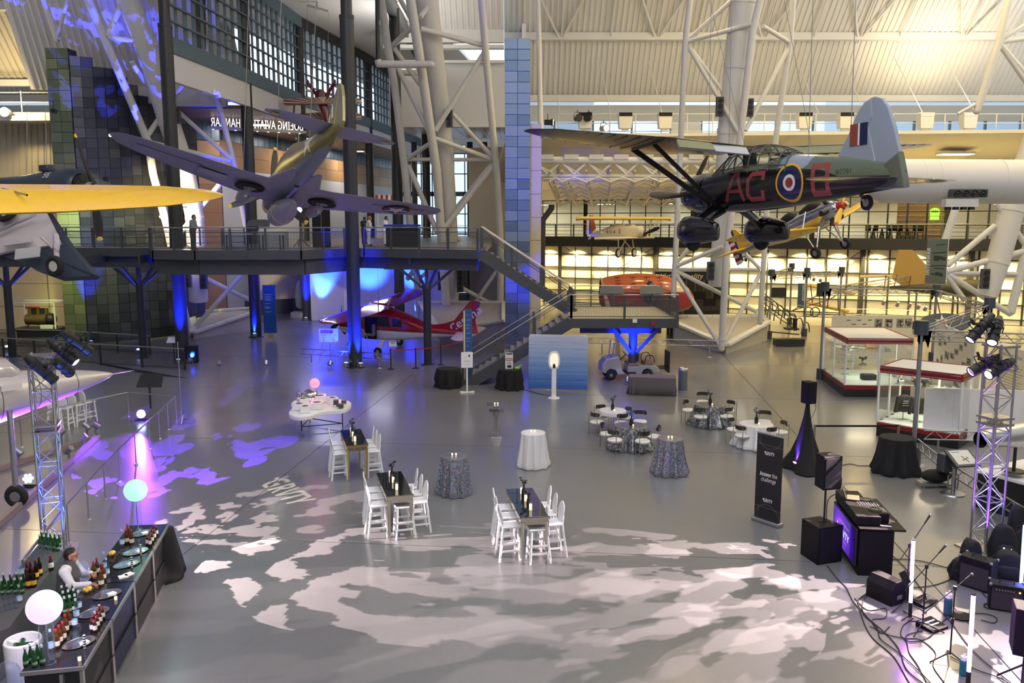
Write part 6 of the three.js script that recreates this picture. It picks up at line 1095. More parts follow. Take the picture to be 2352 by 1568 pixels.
function profileLamp(label,p,target,color,I,o={}){
const{half=.36,mask,roll=0,lens=color,k=5,len=.62}=o,g=thing('profile_spotlight',label,'spotlight',p);
const dir=target.clone().sub(p).normalize();g.lookAt(target);g.rotateZ(roll);
const rot=(q)=>q.rotateX(Math.PI/2);
part('barrel',rot(cyl(.105,.105,len,0,0,0,24,true)),W.black,g);part('barrel_ring',[.28,.1,-.2].map((z)=>new THREE.TorusGeometry(.107,.014,8,24).translate(0,0,z)),W.black,g);
part('lamp_cap',rot(cyl(.11,.06,.16,0,0,0,24)).translate(0,0,-len/2-.08),W.black,g);part('shutter_box',[box(.26,.03,.06,0,.12,-.06),box(.03,.08,.02,.06,.14,-.06)],W.black,g);
part('yoke',[pipe([[-.14,0,0],[-.15,.2,0],[.15,.2,0],[.14,0,0]],.012,6),cyl(.03,.03,.14,0,.26,0,10)],W.black,g);part('cable',pipe([[0,0,-.4],[.05,-.2,-.5],[.12,-.1,-.2],[.1,.2,0]],.008,5),W.black,g);
const l0=.02,gp=l0+.1;
if(mask){const pl=part('pattern_plate',gobo(mask,2*.1*Math.tan(half)),W.matblack,g);pl.position.z=gp;pl.rotation.y=Math.PI;}
part('lens',rot(cyl(.092,.092,.012,0,0,0,24)).translate(0,0,len/2-.03),new THREE.MeshStandardMaterial({color:0x222222,emissive:tint(lens),emissiveIntensity:k,transparent:true,opacity:.12,roughness:.3}),g);
spot(p.clone().addScaledVector(dir,l0),target,color,I,half*1.04,.1,half<.3?.008:.012,'profile_beam');return g;
}
const PINK=[1,.75,.72],VIOLET=[.16,.04,1];
{
const b=gnd(128,1268),H=4.45,g=thing('lighting_tower','aluminium box-truss lighting tower at left, behind the bar, lit blue','lighting tower',[b.x,0,b.z],.35);boxTruss(g,H,.42,W.brushed);
const L=(px,py,d=.2)=>at(px,py,-b.z-d),G=gnd;
profileLamp('black profile spotlight with a pink lens on the left tower, pointing at the dance floor',L(150,812),G(760,1310),PINK,950,{half:.5,mask:camo(3.1,2.3),k:9});
profileLamp('black profile spotlight topmost right on the left tower',L(183,790),G(660,1128),[1,.86,.6],900,{half:.18,mask:textMask(false),roll:.25});
profileLamp('black profile spotlight low left on the left tower, pointing right',L(100,853,.4),G(520,1200),PINK,520,{half:.4,mask:camo(9.4,2.4,.2),k:.4});
profileLamp('short black spotlight behind the chords of the left tower',L(148,845,-.2),G(395,1060),VIOLET,3500,{half:.42,mask:camo(15.7,2.1,.22),lens:[1,.9,.7],k:1});
spot(V3(b.x,.25,b.z),V3(b.x,4,b.z),[.05,.12,1],60,.5,.6,3,'unseen_tower_uplight');spot(V3(b.x+.45,.2,b.z+.4),V3(b.x,3,b.z),[.05,.12,1],120,.5,.6,3,'unseen_tower_uplight');  // uplights with no fitting, unseen, placed to tint the truss blue
}
{
const b=gnd(2262,1262),H=4.65,g=thing('lighting_tower','aluminium box-truss lighting tower at right, behind the band, lit violet','lighting tower',[b.x,0,b.z],.3);boxTruss(g,H,.42,W.brushed);
const L=(px,py,d=.2)=>at(px,py,-b.z-d),G=gnd;
profileLamp('black profile spotlight upper left on the right tower, lens lit',L(2248,758),G(1720,1330),PINK,900,{half:.5,mask:camo(21.3,2.4),lens:[1,.8,1],k:9});
profileLamp('black profile spotlight upper right on the right tower, lens lit',L(2285,764),G(2060,1500),PINK,500,{half:.45,mask:camo(33.3,2.2),lens:[1,.8,1],k:9});
profileLamp('black profile spotlight lower left on the right tower',L(2256,840),G(1330,1340),PINK,850,{half:.42,mask:camo(41.9,2.6),lens:[.8,.5,1],k:2});
profileLamp('black profile spotlight lowest on the right tower, big glowing lens',L(2292,848,.45),G(1180,1500),PINK,750,{half:.46,mask:camo(55.1,2.5),lens:[1,.8,1],k:10});
spot(V3(b.x-.5,.25,b.z+.5),V3(b.x,3,b.z),[.3,.08,1],160,.6,.6,3,'unseen_tower_uplight');spot(V3(b.x,.2,b.z),V3(b.x,4,b.z),[.12,.12,1],60,.5,.6,3,'unseen_tower_uplight');  // uplights with no fitting, unseen, placed to tint the truss violet
}
{const p=gnd(66,1118),g=thing('floor_spotlight','round LED floor lamp glowing blue-white, left of the left tower','spotlight',[p.x,0,p.z]),q=gnd(325,965),h=thing('floor_spotlight','round LED floor lamp glowing blue-white inside the steel handrail','spotlight',[q.x,0,q.z]);
for(const[o,t,a,I]of[[g,at(80,905,22),.6,380],[h,at(150,880,22.5),.55,380]]){part('yoke',[beam([-.2,.02,-.1],[.2,.02,-.1],.04,.03),beam([-.2,.02,.1],[.2,.02,.1],.04,.03)],W.black,o);const c=part('can',cyl(.16,.13,.24).rotateX(Math.PI/2),W.brushed,o);c.position.y=.24;c.lookAt(camera.position);
const l=part('lens',Array.from({length:7},(_,i)=>cyl(.04,.04,.02).rotateX(Math.PI/2).translate(i<6?.095*Math.cos(i*1.047):0,i<6?.095*Math.sin(i*1.047):0,.125)),glow([.55,.75,1],8),o);l.position.copy(c.position);l.quaternion.copy(c.quaternion);
const s=o.position.clone().setY(.3);s.add(t.clone().sub(s).normalize().multiplyScalar(.3));spot(s,t,[.3,.06,1],I,a,.5,2,'floor_beam');}}
for(const[px,py,d,tx,ty,td,I,seed]of[[410,505,46.5,120,40,52,2600,5.5],[688,500,46.8,240,20,52,1500,8.1]]){const p=at(px,py,d),t=at(tx,ty,td);
const s=thing('walkway_stand',`black lamp stand on the upper walkway, ${px < 500 ? 'left of the visitor' : 'under the grey fighter'}`,'lamp stand',[p.x,HD,p.z]);part('pole',rod([0,0,0],[0,px<500?2.7:2.2,0],.03),W.black,s);for(let i=0;i<3;i++)part('leg',rod([0,.5,0],[.5*Math.cos(i*2.1),0,.5*Math.sin(i*2.1)],.02),W.black,s);part('cross_arm',rod([-.5,2.15,0],[.5,2.15,0],.025),W.black,s);
profileLamp(`round stage lamp with a violet lens on the walkway stand, ${px < 500 ? 'left of the visitor' : 'under the grey fighter'}`,V3(p.x-.35,HD+2.2,p.z+.25),t,[.05,.06,1],I,{half:px<500?.3:.18,mask:camo(seed,2.2,.3),lens:[.6,.3,1],k:9});
if(px<500)profileLamp('black profile spotlight on the walkway stand, throwing letters on the floor',V3(p.x+.4,HD+2.7,p.z+.4),gnd(352,930),[1,.84,.5],1500,{half:.165,mask:textMask(false),k:1});
part('lamp_eye',sph(.16,px<500?-.7:.1,2.0,.4,14),glow(px<500?[.85,.45,1]:[.2,.2,1],5),s);}
// bar,bottles,bartender
const HB=1.07,BP=(x,y,h=HB)=>atY(x,y,h);
{
const A=BP(388,1202),B=BP(297,1206),C=BP(46,1545),D=BP(192,1531),o=thing('bar_counter','long black bar counter with aluminium edges and navy front panels, lower left','bar'),alu=mat([.42,.41,.43],.35,.9),top=mat([.016,.016,.018],.12),navy=mat([.012,.016,.06],.4),blk=mat([.008,.008,.012],.5);
const n=4,e=(p,q,t)=>p.clone().lerp(q,t);
for(let i=0;i<n;i++){const a=e(A,D,i/n+.003),d=e(A,D,(i+1)/ n-.003),b=e(B,C,i/n+.003),c=e(B,C,(i+1)/ n-.003);
part('worktop',slab(d,a,b,c,.05),top,o);part('edge_strip',beam(a.clone().setY(HB-.02),d.clone().setY(HB-.02),.03,.055),alu,o);
const f=a.clone().lerp(b,.05),g=d.clone().lerp(c,.05);part('front_panel',slab(g.clone().setY(.04),f.clone().setY(.04),f.clone().setY(HB-.06),g.clone().setY(HB-.06),.03),i==0||i==3?blk:i==1?blk:navy,o);
for(const p of[f,g])part('frame_post',box(.05,HB-.06,.05,p.x+.01,(HB-.06)/ 2,p.z),alu,o);part('frame_rail',beam(f.clone().setY(.03),g.clone().setY(.03),.05,.05),alu,o);}
part('end_panel',slab(e(C,D,.06).setY(.04),e(C,D,.95).setY(.04),e(C,D,.95).setY(HB-.06),e(C,D,.06).setY(HB-.06),.03),blk,o);part('edge_strip',beam(C.clone().setY(HB-.02),D.clone().setY(HB-.02),.03,.055),alu,o);part('frame_post',box(.05,1,.05,e(C,D,.66).x,.5,e(C,D,.66).z+.02),alu,o);
part('back_shelf',slab(e(B,C,.02).setY(.5),e(B,C,.98).setY(.5),e(D,A,.02).setY(.5),e(D,A,.98).setY(.5),.03),blk,o);
const s=thing('black_cloth','black cloth hanging over the far end of the bar','cloth');const c0=e(A,B,-.05).add(V3(.05,0,-.05));part('cloth',orient(loft([0,.4,.9,1.02].map((k)=>Array.from({length:30},(_,j)=>{const a=j/30*6.283,r=.16+.16*k+.03*k*Math.sin(a*5);return V3(c0.x-.12+r*Math.cos(a)*1.1,HB-.06-k*(HB-.07)/ 1.02,c0.z+.25+r*Math.sin(a)*1.6);})))),drape,s);
const T=.8,t=[[148,1266],[92,1246],[-120,1500],[22,1440]].map(([x,y])=>atY(x,y,T)),bt=thing('back_table','long table under a dark grey cloth behind the bartender','table'),gm=mat([.085,.078,.085],.9);
part('tabletop',slab(t[3],t[0],t[1],t[2],.04),gm,bt);for(const[p,q]of[[t[3],t[0]],[t[0],t[1]],[t[2],t[3]]]){const k=24,r=(y,w)=>Array.from({length:k},(_,i)=>{const v=p.clone().lerp(q,i /(k-1)),nn=V3(q.z-p.z,0,p.x-q.x).normalize().multiplyScalar(-.03*w*(1+.5*Math.sin(i*1.9)));return v.add(nn).setY(y);});part('cloth_drop',loft([r(T,0),r(T*.5,.8),r(.02,1.6)],false,false),gm,bt);}
}
const BT={
green:[[[0,0],[.034,.003],[.036,.02],[.036,.13],[.026,.18],[.014,.22],[.014,.27],[.016,.275],[.016,.29],[0,.29]],mat([.012,.075,.02],.08,0,{transmission:.25,thickness:.02}),[.7,.72,.75],null],
wine:[[[0,0],[.036,.003],[.038,.02],[.038,.19],[.02,.24],[.015,.26],[.015,.31],[0,.31]],mat([.018,.008,.008],.08),[.25,.02,.03],[.75,.5,.03]],
amber:[[[0,0],[.042,.003],[.045,.02],[.045,.17],[.03,.21],[.015,.23],[.015,.29],[0,.29]],mat([.07,.022,.005],.08),[.55,.02,.03],[.7,.66,.55]],
clear:[[[0,0],[.04,.003],[.042,.02],[.042,.2],[.028,.24],[.015,.26],[.015,.31],[0,.31]],glass([.9,.95,1],.04),[.5,.55,.65],[.55,.7,.85]],
dark:[[[0,0],[.03,.003],[.032,.02],[.032,.1],[.024,.14],[.013,.16],[.013,.2],[0,.2]],mat([.03,.014,.008],.1),[.3,.02,.03],[.72,.68,.6]],
};
const bo={};
function bottle(kind,label,p,group,s=1){
if(bo[kind]){const c=copy(bo[kind],label,p,rr(0,6),group);c.scale.setScalar(s);return;}
const[prof,m,cap,lab]=BT[kind],o=bo[kind]=thing('bottle',label,'bottle',p,0,group),top=prof[prof.length-1][1],r=prof[2][0];o.scale.setScalar(s);
part('glass_body',lathe(prof,16),m,o);part('cap',cyl(.018,.018,.035,0,top-.012,0,12),mat(cap,.4,.3),o);if(lab)part('paper_label',cyl(r+.001,r+.001,.07,0,.085,0,16,true),mat(lab,.7),o);else part('paper_label',cyl(r+.001,r+.001,.04,0,.07,0,16,true),mat([.2,.35,.2],.6),o);
}
function cluster(kind,label,pts,group,h=HB,s=1){pts.forEach(([x,y])=>bottle(kind,label,atY(x,y,h),group,s));}
const grid=(x,y,nx,ny,ax,ay,bx,by)=>Array.from({length:nx*ny},(_,i)=>[x +(i % nx)*ax +(i/nx|0)*bx,y +(i % nx)*ay +(i/nx|0)*by]);
cluster('green','green water bottle at the far end of the back table',grid(97,1250,5,2,10,1.5,-4,9),'green bottles at the far end of the back table',.8);
cluster('green','green glass water bottle in the cluster on the middle of the back table',grid(10,1352,4,2,15,-1,-4,14),'green bottles in the middle of the back table',.8);
cluster('wine','dark wine bottle with a yellow label in the group on the back table',[[66,1350],[78,1348],[72,1334],[84,1330],[92,1322],[64,1336]],'wine bottles on the back table',.8,1.15);
cluster('clear','clear spirit bottle with a pale label beside the wine on the back table',[[46,1322],[58,1320],[46,1384]],'clear bottles on the back table',.8);
bottle('dark','single dark bottle on the edge of the back table just behind the bartender',atY(118,1310,.8),'dark bottles',1.4);
cluster('green','green glass water bottle in the cluster on the bar before the bartender',grid(150,1410,3,3,12,-3,-3,-13),'green bottles on the bar before the bartender');
cluster('green','green glass water bottle at the near left corner of the bar',[[60,1530],[72,1522],[80,1532],[88,1518],[98,1526]],'green bottles at the near corner of the bar');
cluster('amber','amber spirit bottle with a red cap in the row on the middle of the bar',[[152,1452],[160,1440],[131,1488],[138,1478],[146,1470],[233,1346],[238,1332],[216,1326],[224,1318]],'amber spirit bottles on the middle of the bar');
cluster('clear','clear spirit bottle with a pale label in the row along the bar',[[172,1440],[176,1420],[118,1494],[182,1400],[240,1308],[246,1322],[281,1254]],'clear spirit bottles along the bar',HB,1.05);
cluster('amber','amber or dark bottle at the far end of the bar beside the tray',[[291,1248],[298,1244],[303,1250],[294,1236]],'amber bottles at the far end of the bar');
cluster('dark','small dark mixer bottle on the front edge at the far end of the bar',grid(339,1252,4,2,5,-8,6,2),'small dark bottles at the far end of the bar');
cluster('dark','small dark mixer bottle on the front edge at the near end of the bar',grid(212,1450,4,2,6,-10,7,2),'small dark bottles at the near end of the bar');
const gl={};
function tumbler(label,p,group){if(gl.o)return copy(gl.o,label,p,0,group);gl.o=thing('drinking_glass',label,'glass',p,0,group);part('bowl',lathe([[0,.004],[.03,.004],[.037,.1],[.035,.1],[.028,.012],[0,.012]],14),clear,gl.o);return gl.o;}
function stem(label,p,group){if(gl.w)return copy(gl.w,label,p,0,group);gl.w=thing('wine_glass',label,'glass',p,0,group);part('bowl',lathe([[.004,.08],[.028,.1],[.036,.13],[.03,.18],[.028,.18],[.033,.13],[.004,.085]],14),clear,gl.w);part('foot',lathe([[.03,0],[.03,.003],[.005,.008],[.004,.08]],14),clear,gl.w);return gl.w;}
grid(58,1300,6,8,10,-2,5,-7).forEach(([x,y])=>{if(x<140&&y>1246)stem('wine glass in the big crowd of glasses on the back table',atY(x+rr(-2,2),y+rr(-2,2),.8),'wine glasses on the back table');});
grid(4,1405,4,3,11,-3,-3,-13).forEach(([x,y])=>tumbler('glass tumbler at the near end of the back table',atY(x,y,.8),'tumblers on the back table'));
[[181,1478,'nearest'],[216,1408,'second nearest'],[246,1366,'third, by the napkins'],[291,1297,'fourth'],[312,1268,'fifth'],[325,1226,'farthest']].forEach(([x,y,w],i)=>{const p=BP(x,y),o=thing('serving_tray',`oval silver serving tray on the bar, ${w} one`,'tray',p,.9);part('tray',lathe([[0,.004],[.16,.004],[.19,.02],[.2,.022],[.19,.012],[0,0]],32).scale(1.2,1,.85),W.chrome,o);
for(let k=0;k<6;k++)tumbler(`glass tumbler standing on the ${w} silver tray`,p.clone().add(V3(rr(-.1,.06),.016,rr(-.08,.08))),`tumblers on the ${w} tray`);
const nk=thing('napkin_stack',`white folded napkins on the ${w} silver tray`,'napkins',p.clone().add(V3(.09,.014,.02)),.5);for(let q=0;q<3;q++)part('napkin',box(.12,.008,.12,0,.008+q*.01,0,q*.25),W.paper,nk);
if(i<2||i==4||i==3){const s=thing('straw_bundle',`bundle of black and white striped paper straws by the ${w} silver tray`,'straws',p.clone().add(V3(.15,.0,.12)));part('straw',Array.from({length:7},(_,k)=>[0,1,2,3,4].map((j)=>cyl(.006,.006,.02,.014*Math.cos(k*.9),.02+j*.04,.014*Math.sin(k*.9),6))),W.matblack,s).userData.kind='stuff';part('straw',Array.from({length:7},(_,k)=>cyl(.0055,.0055,.2,.014*Math.cos(k*.9),.1,.014*Math.sin(k*.9),6)),W.paper,s).userData.kind='stuff';}});
{const p=BP(283,1325),o=thing('napkin_stack','two loose stacks of white napkins on the bar','napkins',p,.6);for(let i=0;i<6;i++)part('napkin',box(.15,.006,.13,i % 2*.1,.004 +(i/2|0)*.007,i % 2*-.06,i % 2*.4),W.paper,o);
for(const[x,y,w]of[[201,1360,'before the bartender'],[262,1276,'toward the far end of the bar']]){const b=thing('fruit_bowl',`glass bowl of yellow and orange fruit slices ${w}`,'bowl',BP(x,y));part('bowl',lathe([[0,.004],[.07,.01],[.11,.06],[.105,.06],[.065,.018],[0,.012]],20),clear,b);for(let i=0;i<9;i++)part('fruit_slice',sph(.032,rr(-.05,.05),rr(.04,.07),rr(-.05,.05),8),i % 2?mat([.8,.36,.02],.5):mat([.72,.62,.1],.5),b);}
candle('small glowing candle at the near corner of the bar',BP(183,1518),'candles on the bar',.09);candle('small glowing candle beside the second tray on the bar',BP(266,1378),'candles on the bar',.09);
const g=gnd(62,1640),c=thing('ice_tub','white plastic-lined tub with bottles in it behind the near end of the bar','tub',atY(52,1466,.92).setY(0));part('bin',lathe([[.24,0],[.27,.88],[.25,.92],[.22,.9],[.2,.6],[0,.58]],24),W.plastic,c);for(let i=0;i<3;i++)part('bottle_neck',cyl(.02,.045,.3,0,0,0,12).rotateZ(1.2+i*.3).rotateY(i*2).translate(.05*i-.06,.84,.02),i?BT.green[1]:W.paper,c);
const k=thing('ice_bag','clear plastic bag of ice held at the bar before the bartender','bag',BP(190,1332));part('bag',new THREE.IcosahedronGeometry(.15,4).scale(.9,1.25,.8).translate(0,.16,0),glass([.9,.93,1],.25),k);const gp=k.children[0].geometry.attributes.position;for(let i=0;i<gp.count;i++){const n=1+.12*noise3(gp.getX(i)*14,gp.getY(i)*14,gp.getZ(i)*14);gp.setXYZ(i,gp.getX(i)*n,gp.getY(i),gp.getZ(i)*n);}k.children[0].geometry.computeVertexNormals();
const k2=thing('plastic_bag','crumpled clear plastic bag at the lower left corner','bag',atY(18,1552,.6).setY(0));part('bag',k.children[0].geometry.clone().scale(1.7,2.4,1.7),glass([.85,.88,1],.3),k2);}
// people
function field(bones,c,half,res,k=.03){
const mc=new MarchingCubes(res,W.black,false,false,200000);mc.isolation=0;const a=V3(),b=V3(),p=V3(),d=V3();
const B=bones.map(([x,ra,y,rb])=>[V3(...x),ra,V3(...y),rb]);
for(let z=0;z<res;z++)for(let y=0;y<res;y++)for(let x=0;x<res;x++){p.set(c[0]+(x/res*2-1)*half,c[1]+(y/res*2-1)*half,c[2]+(z/res*2-1)*half);let s=1e3;
for(const[u,ra,v,rb]of B){d.subVectors(v,u);const t=Math.max(0,Math.min(1,a.subVectors(p,u).dot(d)/ Math.max(1e-9,d.lengthSq())));const q=a.copy(u).addScaledVector(d,t).distanceTo(p)-(ra +(rb-ra)*t);const h=Math.max(0,k-Math.abs(s-q))/ k;s=Math.min(s,q)- h*h*k*.25;}
mc.field[x+y*res+z*res*res]=-s;}
mc.update();const n=mc.count,P=new Float32Array(n*3),N=new Float32Array(n*3);for(let i=0;i<n;i++)for(let j=0;j<3;j++){P[i*3+j]=c[j]+ mc.positionArray[i*3+j]*half;N[i*3+j]=mc.normalArray[i*3+j];}
const g=new THREE.BufferGeometry();g.setAttribute('position',new THREE.BufferAttribute(P,3));g.setAttribute('normal',new THREE.BufferAttribute(N,3));g.computeVertexNormals();return g;
}
function hand(w,dir,side,s=1){
const D=V3(...dir).normalize(),U=V3(0,1,0),R=D.clone().cross(U).normalize().multiplyScalar(side),O=V3(...w),at_=(f,r,u)=>O.clone().addScaledVector(D,f*s).addScaledVector(R,r*s).addScaledVector(U,u*s).toArray(),b=[[at_(-.03,0,0),.027*s,at_(.02,0,0),.026*s],[at_(.02,.018,0),.02*s,at_(.085,.026,0),.016*s],[at_(.02,-.018,0),.02*s,at_(.08,-.028,0),.015*s]];
[[.031,.04,.088],[.01,.046,.094],[-.012,.043,.09],[-.033,.033,.08]].forEach(([r,l,f])=>{const k=at_(f,r,0),m=at_(f+l*.8,r*1.1,-l*.45),t=at_(f+l*.85,r*1.1,-l*1.35);b.push([k,.0095*s,m,.0088*s],[m,.0088*s,t,.0075*s]);});
b.push([at_(.015,.03,-.005),.013*s,at_(.05,.058,-.02),.0105*s],[at_(.05,.058,-.02),.0105*s,at_(.08,.055,-.04),.009*s]);
return field(b,at_(.06,0,-.02),.13*s,72,.008);
}
function person(label,p,turn,J,c,o={}){
const g=thing('person',label,'person',p,turn),h=J.head,n=J.neck,B=[[J.pelvis,.135,J.chest,.15],[J.chest,.15,n,.065],[n,.055,h,.06],[J.pelvis,.13,[J.pelvis[0]+ .04,J.pelvis[1]+ .12,0],.14]],hf=h.map((v,i)=>v +[.02,.045,0][i]);
const arm=[],leg=[],hb=[[[h[0]- .015,h[1]+ .05,0],.085,[h[0]- .005,h[1]+ .04,0],.083],[[h[0]+ .02,h[1]- .01,0],.066,[h[0]+ .035,h[1]- .05,0],.05],[[h[0]+ .08,h[1]+ .02,0],.012,[h[0]+ .1,h[1]- .005,0],.016],[[h[0]+ .06,h[1]- .045,-.018],.018,[h[0]+ .06,h[1]- .045,.018],.018],[[h[0]- .005,h[1]+ .02,-.085],.014,[h[0]- .005,h[1]- .01,-.083],.012],[[h[0]- .005,h[1]+ .02,.085],.014,[h[0]- .005,h[1]- .01,.083],.012],[[h[0]+ .06,h[1]+ .045,-.03],.022,[h[0]+ .06,h[1]+ .045,.03],.022]];
for(const s of['r','l']){const[sh,el,wr]=J[s];arm.push([sh,.068,el,.05],[el,.048,wr,.032]);B.push([J.chest.map((v,i)=>v +[0,.1,0][i]),.1,sh,.065]);}
for(const z of[-1,1])leg.push([[J.pelvis[0],J.pelvis[1]- .03,z*.09],.1,[J.pelvis[0]+ .01,.5,z*.1],.065],[[J.pelvis[0]+ .01,.5,z*.1],.06,[J.pelvis[0]- .01,.08,z*.1],.042],[[J.pelvis[0]- .02,.05,z*.1],.045,[J.pelvis[0]+ .16,.035,z*.11],.034]);
const fat=(b,d)=>b.map(([a,ra,e,rb])=>[a,ra+d,e,rb+d]),R=o.res??90,C=[.15,.86,0];
const hands=o.hands===false?[]:[hand(J.r[2],J.rd,-1),hand(J.l[2],J.ld,1)];
const body=part('body',merge([field([...B,...arm,...leg],C,.98,R),field(hb,[h[0]+ .01,h[1],0],.17,o.hands===false?30:64,.02),...hands]),c.skin,g);
part('shirt',field([...fat(B.filter((_,i)=>i !=2&&i !=1),.012),[J.chest,.158,n.map((v,i)=>v -[0,.03,0][i]),.085],...fat(arm,.014)],C,.98,R),c.shirt,body);
if(c.vest)part('waistcoat',field(fat(B.filter((_,i)=>i !=2),.026).map((b,i)=>i>2?[b[0],b[1]- .02,b[2].map((v,k)=>k==2?v*.7:v),b[3]- .03]:b),C,.98,R),c.vest,body);
part('trousers',field(fat(leg.filter((_,i)=>i % 3<2).concat([[J.pelvis,.13,J.pelvis.map((v,i)=>v +[0,.05,0][i]),.132]]),.02),C,.98,R),c.legs,body);
part('shoes',field(fat(leg.filter((_,i)=>i % 3==2),.008),[.1,.1,0],.32,40),W.black,body);
part('hair',field([[[h[0]- .03,h[1]+ .07,0],.088,[h[0]- .045,h[1]+ .03,0],.086],[[h[0]+ .02,h[1]+ .12,-.02],.035,[h[0]+ .03,h[1]+ .115,.03],.03]],[h[0]- .02,h[1]+ .06,0],.18,o.hands===false?30:54),c.hair,body);
if(o.glasses)part('glasses',[...[-.033,.033].map((z)=>new THREE.TorusGeometry(.022,.0025,6,20).rotateY(Math.PI/2).scale(1,.75,1.1).translate(h[0]+ .098,h[1]+ .03,z)),rod([h[0]+ .1,h[1]+ .032,-.012],[h[0]+ .1,h[1]+ .032,.012],.0025,5),...[-1,1].map((z)=>rod([h[0]+ .095,h[1]+ .035,z*.058],[h[0],h[1]+ .03,z*.088],.0025,5))],W.black,body);
part('eyes',[-.03,.03].map((z)=>sph(.011,h[0]+ .075,h[1]+ .03,z,8)),mat([.05,.03,.02],.2),body);return g;
}
{
const sk=mat([.34,.17,.10],.5),p=atY(146,1262,1.7).setY(0);
person('bartender in a white shirt and dark grey waistcoat with glasses, reaching over the bar',p,.12,{pelvis:[0,.96,0],chest:[.05,1.26,0],neck:[.08,1.47,0],head:[.12,1.57,0],r:[[.06,1.38,.19],[.2,1.15,.27],[.45,1.15,.2]],l:[[.06,1.38,-.19],[.2,1.15,-.25],[.36,1.2,-.14]],rd:[1,-.15,-.1],ld:[.6,0,.5]},{skin:sk,shirt:mat([.66,.66,.70],.7),vest:mat([.06,.062,.07],.75),legs:mat([.012,.012,.014],.8),hair:mat([.008,.007,.007],.6)},{res:120,glasses:true});
const small=(label,px,py,d,turn,shirt,legs,hair,y=HD)=>{const q=at(px,py,d);person(label,[q.x,y,q.z],turn,{pelvis:[0,.94,0],chest:[.03,1.24,0],neck:[.06,1.44,0],head:[.11,1.54,0],r:[[.04,1.36,.18],[.08,1.12,.22],[.26,1.02,.15]],l:[[.04,1.36,-.18],[.08,1.12,-.22],[.26,1.04,-.14]],rd:[1,-.2,0],ld:[1,-.2,0]},{skin:mat([.3,.16,.1],.5),shirt,legs,hair},{res:56,hands:false});};
small('visitor in a grey shirt leaning on the walkway railing at left',442,520,41.6,-.1,mat([.16,.19,.19],.8),mat([.05,.05,.05],.8),mat([.02,.015,.01],.7));
small('cook in a white jacket and tan cap bending forward on the walkway',846,520,49,.2,W.paper,W.paper,mat([.4,.24,.12],.7));small('cook in a white jacket with dark hair standing on the walkway',884,520,50,-.1,W.paper,W.paper,mat([.01,.01,.01],.7));small('person in dark clothes standing behind the cooks on the walkway',836,520,54,1.2,W.black,W.black,mat([.02,.015,.01],.7));
}
// dj table,loudspeakers and the band's place
const cab=mat([.008,.0075,.010],.55,0,{specularIntensity:.4});
function cabinet(g,w,h,d,y0=0,trap=.75){const b=extrude([[-w/2,d/2],[w/2,d/2],[w/2*trap,-d/2],[-w/2*trap,-d/2]],h,.015).rotateX(Math.PI/2).translate(0,y0+h,0);part('cabinet',b.rotateY(Math.PI).rotateY(Math.PI),cab,g);part('grille',rbox(w*.92,h*.93,.015,0,y0+h/2,d/2+.018,.02),mat([.014,.013,.02],.8,0,{specularIntensity:.4}),g);part('handle',rbox(.14,.02,.05,0,y0+h+.016,0,.01),W.matblack,g);}
{
const p=gnd(1848,1078),o=thing('loudspeaker_stand','tall tripod stand under a black scrim, left loudspeaker','stand',[p.x,0,p.z]),top=2.02;
part('scrim',orient(loft([[0,.62],[.05,.6],[.5,.38],[1.0,.22],[1.6,.1],[top,.05]].map(([y,r])=>Array.from({length:36},(_,j)=>{const a=j/36*2*Math.PI,k=r*(1+.35*Math.cos(3*a+.9)*Math.min(1,r*1.5));return V3(k*Math.cos(a),y,k*Math.sin(a));})))),drape,o);
const s=thing('loudspeaker','slim black loudspeaker lit violet on the scrim-covered stand','loudspeaker',[p.x,top,p.z],.35);cabinet(s,.3,.62,.3);part('cable',pipe([[.12,.1,.14],[.2,-.2,.1],[.08,-.5,.05]],.008,5),W.black,s);
const q=gnd(1826,1080),u=thing('uplight','small black box uplight glowing violet beside the scrim-covered stand','uplight',[q.x,0,q.z+.1]);part('housing',rbox(.2,.26,.2,0,.13,0,.02),W.black,u);part('lens',box(.16,.02,.16,0,.268,0),glow([.6,.2,1],8),u);spot(V3(q.x,.34,q.z+.1),V3(p.x,2.3,p.z),VIOLET,160,.5,.6,2,'uplight_beam');
const b=gnd(1893,1293),w=thing('subwoofer','black subwoofer left of the dj table, front lit violet','loudspeaker',[b.x,0,b.z-.3],.35);cabinet(w,.6,.8,.62);part('pole',cyl(.022,.022,.85,.08,1.2,0),W.black,w);
const c=thing('loudspeaker','black loudspeaker lit violet on a pole above the subwoofer','loudspeaker',[b.x+.08,1.6,b.z-.3],.25);cabinet(c,.4,.7,.36);part('cable',pipe([[.2,.4,0],[.32,.2,.05],[.28,-.1,.05],[.04,-.3,.02],[.03,-.8,.02]],.01,5),W.black,c);
const z=gnd(1899,1277),v=thing('uplight','small black box uplight glowing violet in front of the subwoofer','uplight',[z.x,0,z.z]);part('housing',rbox(.2,.26,.16,0,.13,0,.02),W.black,v);part('lens',box(.16,.02,.12,0,.268,0),glow([.9,.3,1],8),v);spot(V3(z.x,.33,z.z),V3(b.x,1.2,b.z-.2),[.35,.06,1],60,.7,.6,2,'uplight_beam');
}
